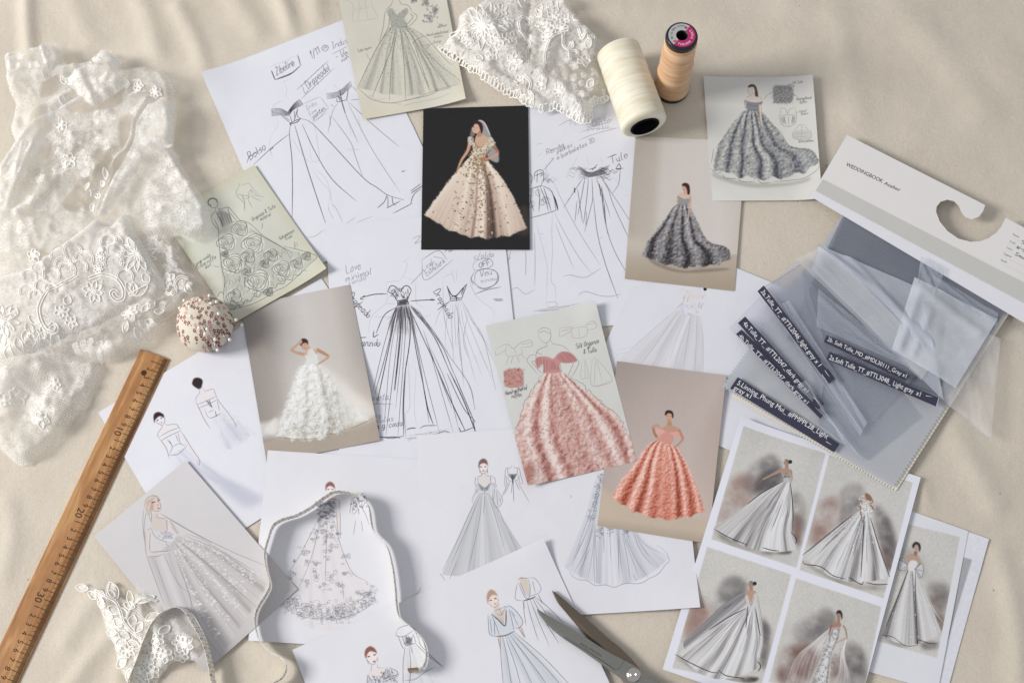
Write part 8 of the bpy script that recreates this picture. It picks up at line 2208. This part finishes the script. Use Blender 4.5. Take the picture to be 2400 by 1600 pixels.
for nm, q, z0, rd, fl in (('turned_flap', ((470, 560), (600, 478), (735, 338), (800, 348), (884, 440), (850, 512), (935, 600), (680, 768), (560, 680)), .034, [(((560, 520), (700, 500), (860, 515)), 10, .007), (((600, 560), (680, 740)), 9, .005)], .4),
                          ('turned_flap', ((20, 372), (88, 360), (200, 335), (300, 315), (388, 283), (430, 345), (492, 505), (330, 575), (130, 600), (50, 610)), .030, [(((60, 560), (200, 540), (440, 530)), 9, .006), (((300, 330), (360, 500)), 8, .006), (((60, 400), (80, 560)), 8, .006)], .26),
                          ('fold_strip', ((1085, 745), (1180, 690), (1270, 780), (1262, 1060), (1120, 1080), (1040, 1180), (930, 1330), (800, 1545), (705, 1560), (760, 1420), (870, 1230), (970, 1060), (1000, 900)), .036, [(((1090, 760), (1000, 900), (960, 1080), (860, 1250), (730, 1540)), 7, .006)], .36),
                          ('fold_strip', ((-60, 1230), (60, 1110), (110, 1000), (250, 860), (420, 790), (560, 700), (640, 690), (520, 760), (400, 850), (330, 960), (250, 1150), (160, 1330), (60, 1580), (-60, 1640)), .034, [(((20, 1250), (120, 1050), (260, 880), (420, 800), (580, 700)), 7, .006), (((60, 1500), (150, 1280), (250, 1050)), 8, .005)], .36)):
    K = Lace(f(*q), z0, z0, [(f(*r_[0]), r_[1], r_[2]) for r_ in rd], (.003, 12), int(z0 * 1e4) + len(q), net=(4.6, 35, .55), fill=fl, drop=.008, crease=(14, .0014, 6))
    for c0 in rand_in(f(*q), 12, lr, 22): K.flower(c0, random.uniform(8, 14), 5, .9)
    for c0 in rand_in(f(*q), 5, lr, 30): K.petal(c0, random.random() * 6, 20, 6)
    K.build(nm, pile)
    K.done()

# corded border folded over the pile
cb = h((-70, 770), (180, 725), (300, 650), (480, 500), (600, 410), (690, 335), (740, 380), (800, 395), (850, 300), (905, 248), (965, 300), (970, 420), (1040, 520), (1100, 630), (1190, 780), (1222, 872), (1100, 930), (980, 980), (850, 1050), (640, 1180), (400, 1250), (200, 1330), (-70, 1420))
L2 = Lace(cb, .032, .030, [(h((0, 800), (250, 720), (500, 530), (690, 380)), 20, .008), (h((1180, 840), (900, 1000), (500, 1200)), 26, -.004), (h((200, 1000), (500, 830), (800, 700)), 60, .006), (h((0, 1000), (60, 1150), (120, 1300)), 30, .006)], (.003, 22), 34, net=(4.6, 30, .6), fill=.6, drop=.012, crease=(50, .002, 5))
L2.dense(h((0, 800), (300, 690), (690, 380), (960, 420), (1180, 800), (900, 950), (400, 1200), (0, 1350)), .8, 8, .3)
for c0 in rand_in(h((320, 960), (560, 850), (640, 960), (620, 1120), (420, 1150), (340, 1100)), 9, lr, 22): L2.flower(c0, random.uniform(8, 13), 5)
for c0 in rand_in(cb, 60, lr, 24): L2.cv.ell(c0, random.uniform(4, 9), random.uniform(3, 7), (.3, .1, 0), .6, rot=random.uniform(0, 180), soft=1.5)
o2 = L2.build('corded_border', pile)
for c0, r, n in (((1010, 615), 44, 12), ((30, 1120), 40, 11), ((280, 1260), 30, 8), ((690, 890), 24, 8), ((460, 1040), 17, 6), ((520, 1110), 15, 5)): L2.raised_flower(h(c0)[0], r, n, o2, rr=.00055)
for c0, r in (((540, 600), 21), ((620, 660), 24), ((440, 640), 19), ((470, 700), 20), ((300, 740), 18), ((390, 780), 20), ((500, 750), 22), ((320, 860), 19), ((230, 790), 17), ((210, 900), 20), ((380, 880), 16), ((590, 720), 20), ((270, 930), 16), ((850, 600), 22), ((840, 680), 24), ((800, 520), 20), ((920, 780), 20)):
    cc = h(c0)[0]; th = np.linspace(R(150), R(390), 12)
    pth = [np.stack([cc[0] + q * r * np.cos(th), cc[1] + q * r * .9 * np.sin(th)], 1) for q in (1, .82)]
    for q in pth: L2.cv.line(q, 2.4, (1, 1, 0), 1)
    L2.cord(pth, 'scallop_motif', o2, .00055, close=False)
L2.raised_scroll(h((575, 785), (480, 840), (360, 900), (300, 1000), (300, 1090), (340, 1170), (400, 1190), (420, 1150), (390, 1125), (365, 1150)), o2, .00065, double=6)
L2.raised_scroll(h((660, 800), (750, 770), (850, 790), (905, 860), (900, 930), (850, 945), (815, 905), (840, 880), (865, 895)), o2, .00065, double=6)
L2.raised_scroll(h((1060, 640), (1110, 700), (1170, 790)), o2, .0006)
L2.raised_scroll(h((940, 900), (1000, 870), (1080, 830), (1040, 900), (950, 910)), o2, .0007, double=0)
for c0, r in (((740, 640), 11), ((730, 730), 11), ((745, 590), 8)): L2.raised_flower(h(c0)[0], r, 7, o2, rr=.0006)
for c0, a_, l in (((180, 1260), -70, 30), ((330, 1230), -95, 32), ((370, 1260), -50, 26), ((130, 1240), 70, 30), ((80, 1290), 110, 34), ((20, 1200), 80, 30), ((100, 1090), -60, 24), ((930, 820), 60, 28), ((980, 820), 85, 26), ((1050, 760), 50, 22), ((220, 1080), 30, 28), ((200, 1130), 60, 26), ((490, 990), -70, 22), ((860, 480), 70, 26)): L2.raised_leaf(h(c0)[0], a_, l, 9, o2, .0005)

L2.done()

# ------------------------------------------------------------------ guipure lace at the top
f = Z(950, 0, 3.137)
gp = f((258, 312), (300, 270), (335, 235), (390, 172), (394, 105), (455, 58), (520, 38), (560, -20), (600, -60), (1180, -60), (1222, 60), (1290, 140), (1430, 270), (1475, 345), (1412, 402), (1425, 520), (1475, 600), (1482, 692), (1385, 732), (1372, 850), (1290, 872), (1205, 800), (1100, 755), (1030, 792), (940, 762), (850, 690), (700, 610), (560, 530), (450, 430), (370, 372))
glace = empty('guipure_lace', tuple(W3(f((900, 350))[0], 0)))
tag(glace, 'folded white guipure lace with raised flowers, left of the cream spool', 'lace')
G = Lace(gp, .018, .018, [(f((420, 100), (600, 200), (820, 430), (1000, 520), (1250, 500)), 26, .008), (f((330, 300), (560, 500), (800, 640), (1000, 770)), 10, .006), (f((900, 20), (900, 250), (900, 480)), 10, -.006), (f((1020, 480), (1060, 330), (1200, 220)), 16, .006), (f((1200, 20), (1300, 180), (1450, 330)), 18, .008), (f((860, 500), (1100, 620), (1300, 830)), 12, .006)], (.004, 14), 41, net=(4.6, 40, .7), fill=.5, drop=.013, crease=(70, .0024, 7))
G.dense(f((300, 280), (460, 100), (700, 0), (900, 0), (900, 480), (800, 600), (560, 500), (380, 360)), .82, 6, .45)
G.dense(f((900, 0), (1200, 0), (1400, 270), (1400, 420), (1200, 500), (900, 480)), .66, 8, .5)
G.dense(f((560, 520), (860, 500), (1100, 560), (1300, 840), (1000, 770)), .7, 6, .4)
G.dense(f((1180, 510), (1440, 520), (1470, 680), (1250, 680)), .25, 4)
for c0 in rand_in(gp, 120, lr, 10): G.cv.ell(c0, random.uniform(3, 9), random.uniform(1.2, 3.2), (.08, 0, 0), .75, rot=random.uniform(0, 180), soft=.8)
for c0 in rand_in(f((620, 0), (840, 0), (840, 400), (740, 560), (600, 420)), 20, lr, 17): G.flower(c0, random.uniform(8, 13), 5)
G.scallop(f((290, 300), (450, 440), (620, 580), (820, 690), (960, 770)), 8)
for c0 in rand_in(f((980, 620), (1200, 640), (1340, 700), (1340, 840), (1250, 840), (1080, 740)), 14, lr, 16): G.flower(c0, random.uniform(8, 12), 6)
for c0 in rand_in(gp, 75, lr, 15): G.flower(c0, random.uniform(7, 12), random.choice((5, 6)), .97)
og = G.build('ground', glace)
G.raised_flower(f((570, 215))[0], 56, 13, glace, rot=.2, rr=.0007)
G.raised_flower(f((570, 215))[0], 30, 11, glace, rr=.0008)
for c0, r, n in (((740, 180), 20, 6), ((700, 80), 17, 6), ((800, 480), 20, 7), ((1010, 180), 17, 5), ((1050, 240), 17, 5), ((1110, 190), 16, 5), ((1090, 130), 15, 5), ((1150, 240), 16, 5), ((1080, 60), 17, 4), ((1310, 460), 17, 5), ((690, 330), 18, 6), ((640, 420), 15, 5), ((780, 300), 16, 6), ((1000, 640), 14, 5), ((1130, 690), 15, 6), ((1290, 800), 18, 7), ((470, 300), 16, 6), ((840, 600), 13, 5), ((1040, 290), 14, 5), ((1170, 160), 13, 5)): G.raised_flower(f(c0)[0], r, n, glace, rr=.00055)
for p in (((840, 230), (835, 160), (860, 115), (905, 120), (910, 160), (880, 160)), ((840, 230), (900, 290), (915, 330), (895, 380), (900, 480)), ((1020, 500), (1030, 400), (1070, 310), (1150, 260), (1200, 250)), ((1160, 280), (1160, 340), (1190, 370), (1230, 350), (1225, 310)), ((1210, 470), (1210, 400), (1250, 380), (1270, 410), (1240, 425)), ((1190, 380), (1220, 330), (1230, 320)), ((1270, 240), (1300, 300), (1340, 250), (1350, 310), (1390, 270), (1395, 310)), ((870, 570), (920, 620), (910, 680), (940, 720), (920, 750))): G.raised_scroll(f(*p), glace, .0009, double=4)
for c0, a_, l in (((860, 50), -95, 26), ((1330, 360), -60, 18), ((960, 60), 60, 26), ((1000, 30), 110, 24), ((1380, 600), 130, 20), ((400, 240), 200, 26), ((400, 280), 170, 30), ((520, 420), 40, 20), ((1240, 130), 60, 20)): G.raised_leaf(f(c0)[0], a_, l, 8, glace, .0007)
th = np.linspace(0, 6.283, 9, endpoint=False)
for nm, path in (('scalloped_edge', f((255, 312), (300, 350), (450, 450), (620, 575), (780, 660), (920, 750))), ('scalloped_edge', f((1000, 790), (1100, 765), (1200, 805), (1290, 865), (1360, 845), (1375, 740), (1480, 690)))):
    q = resample(catmull(path, step=4), int(np.linalg.norm(np.diff(path, axis=0), axis=1).sum() / 8))
    lo_ = []
    for c0 in q:
        r0 = random.uniform(4, 6.5); c0 = c0 + RNG.normal(0, 1.2, 2)
        G.cv.ell(c0, r0, r0, (.95, .7, 0), 1, soft=.5)
        lo_.append(np.stack([c0[0] + r0 * np.cos(th), c0[1] + r0 * np.sin(th)], 1))
    G.cord(lo_, nm, glace, .0008)

G.done()

# ------------------------------------------------------------------ lace appliqué at the lower left
f = Z(0, 1100, 3.137)
ap = f((548, 852), (600, 828), (640, 845), (720, 870), (760, 900), (768, 850), (790, 810), (825, 815), (860, 920), (900, 945), (960, 960), (960, 900), (985, 885), (1002, 822), (1100, 905), (1150, 940), (1215, 1030), (1290, 1060), (1400, 1170), (1470, 1230), (1490, 1330), (1440, 1395), (1330, 1395), (1260, 1420), (1180, 1500), (1120, 1600), (960, 1600), (880, 1470), (850, 1380), (830, 1270), (785, 1225), (740, 1060), (700, 950), (640, 905), (590, 880))
appl = empty('lace_applique', tuple(W3(f((1000, 1200))[0], 0)))
tag(appl, 'small white leaf and flower lace applique beside the ruler at the bottom', 'lace')
A = Lace(ap, .010, .0085, [(f((700, 900), (900, 1100), (1050, 1230)), 14, .004), (f((1120, 1150), (1180, 1250), (1250, 1400)), 26, .009), (f((1300, 1100), (1400, 1250), (1440, 1350)), 16, .005)], (.002, 14), 51, net=(4.2, 35, .8), fill=.3, drop=.006, floor=.004, crease=(20, .0015, 5))
A.cv.fill(f((1030, 930), (1100, 950), (1150, 1050), (1060, 1090)), (.1, 0, 0), .9, 2)
for c0 in rand_in(f((1060, 1200), (1260, 1150), (1440, 1250), (1440, 1380), (1200, 1480), (1000, 1580), (960, 1450)), 16, lr, 19): A.flower(c0, random.uniform(10, 15), 5, .97)
for c0 in rand_in(f((780, 1000), (900, 1080), (1040, 1240), (980, 1400), (880, 1420), (820, 1250)), 12, lr, 17): A.flower(c0, random.uniform(9, 13), 5, .95)
oa = A.build('ground', appl, (250, 248, 244))
for c0, a_, l, w_ in (((640, 870), 190, 30, 9), ((640, 890), 40, 26, 8), ((700, 890), 30, 26, 8), ((720, 940), 60, 26, 9), ((850, 950), -110, 44, 12), ((840, 930), 215, 24, 8), ((780, 1000), 200, 24, 8), ((800, 1010), 30, 30, 10), ((830, 1090), 215, 30, 9), ((840, 1100), 40, 26, 9), ((860, 1200), 190, 26, 9), ((870, 1190), 30, 30, 10), ((960, 1000), -100, 38, 8), ((1000, 970), -20, 44, 9), ((990, 1010), -160, 28, 9), ((930, 1090), -120, 28, 9), ((970, 1150), -80, 26, 10), ((1000, 1200), -55, 30, 10), ((1080, 1110), -30, 34, 10), ((930, 1260), 170, 28, 10), ((940, 1270), 20, 30, 10), ((930, 1380), 140, 34, 11), ((1180, 1210), -40, 30, 9), ((960, 1460), 100, 34, 11)): A.raised_leaf(f(c0)[0], a_, l, w_, appl, .0006)
for c0, r, n in (((1360, 1290), 24, 6), ((1330, 1270), 18, 5), ((1170, 1260), 18, 5), ((1150, 1340), 20, 5), ((1080, 1400), 18, 5), ((1230, 1370), 18, 5), ((1120, 1480), 19, 5), ((1030, 1490), 17, 5), ((940, 1330), 17, 6), ((1330, 1370), 16, 5), ((1050, 1560), 16, 5)): A.raised_flower(f(c0)[0], r, n, appl, rr=.0006)
A.raised_scroll(f((690, 880), (780, 930), (850, 970), (890, 1050), (920, 1130), (990, 1210), (1050, 1250)), appl, .0007, 'stem_motif', 4)
A.raised_scroll(f((930, 1100), (950, 1030), (1000, 970), (1060, 940), (1150, 960)), appl, .0006, 'stem_motif', 3)
A.done()
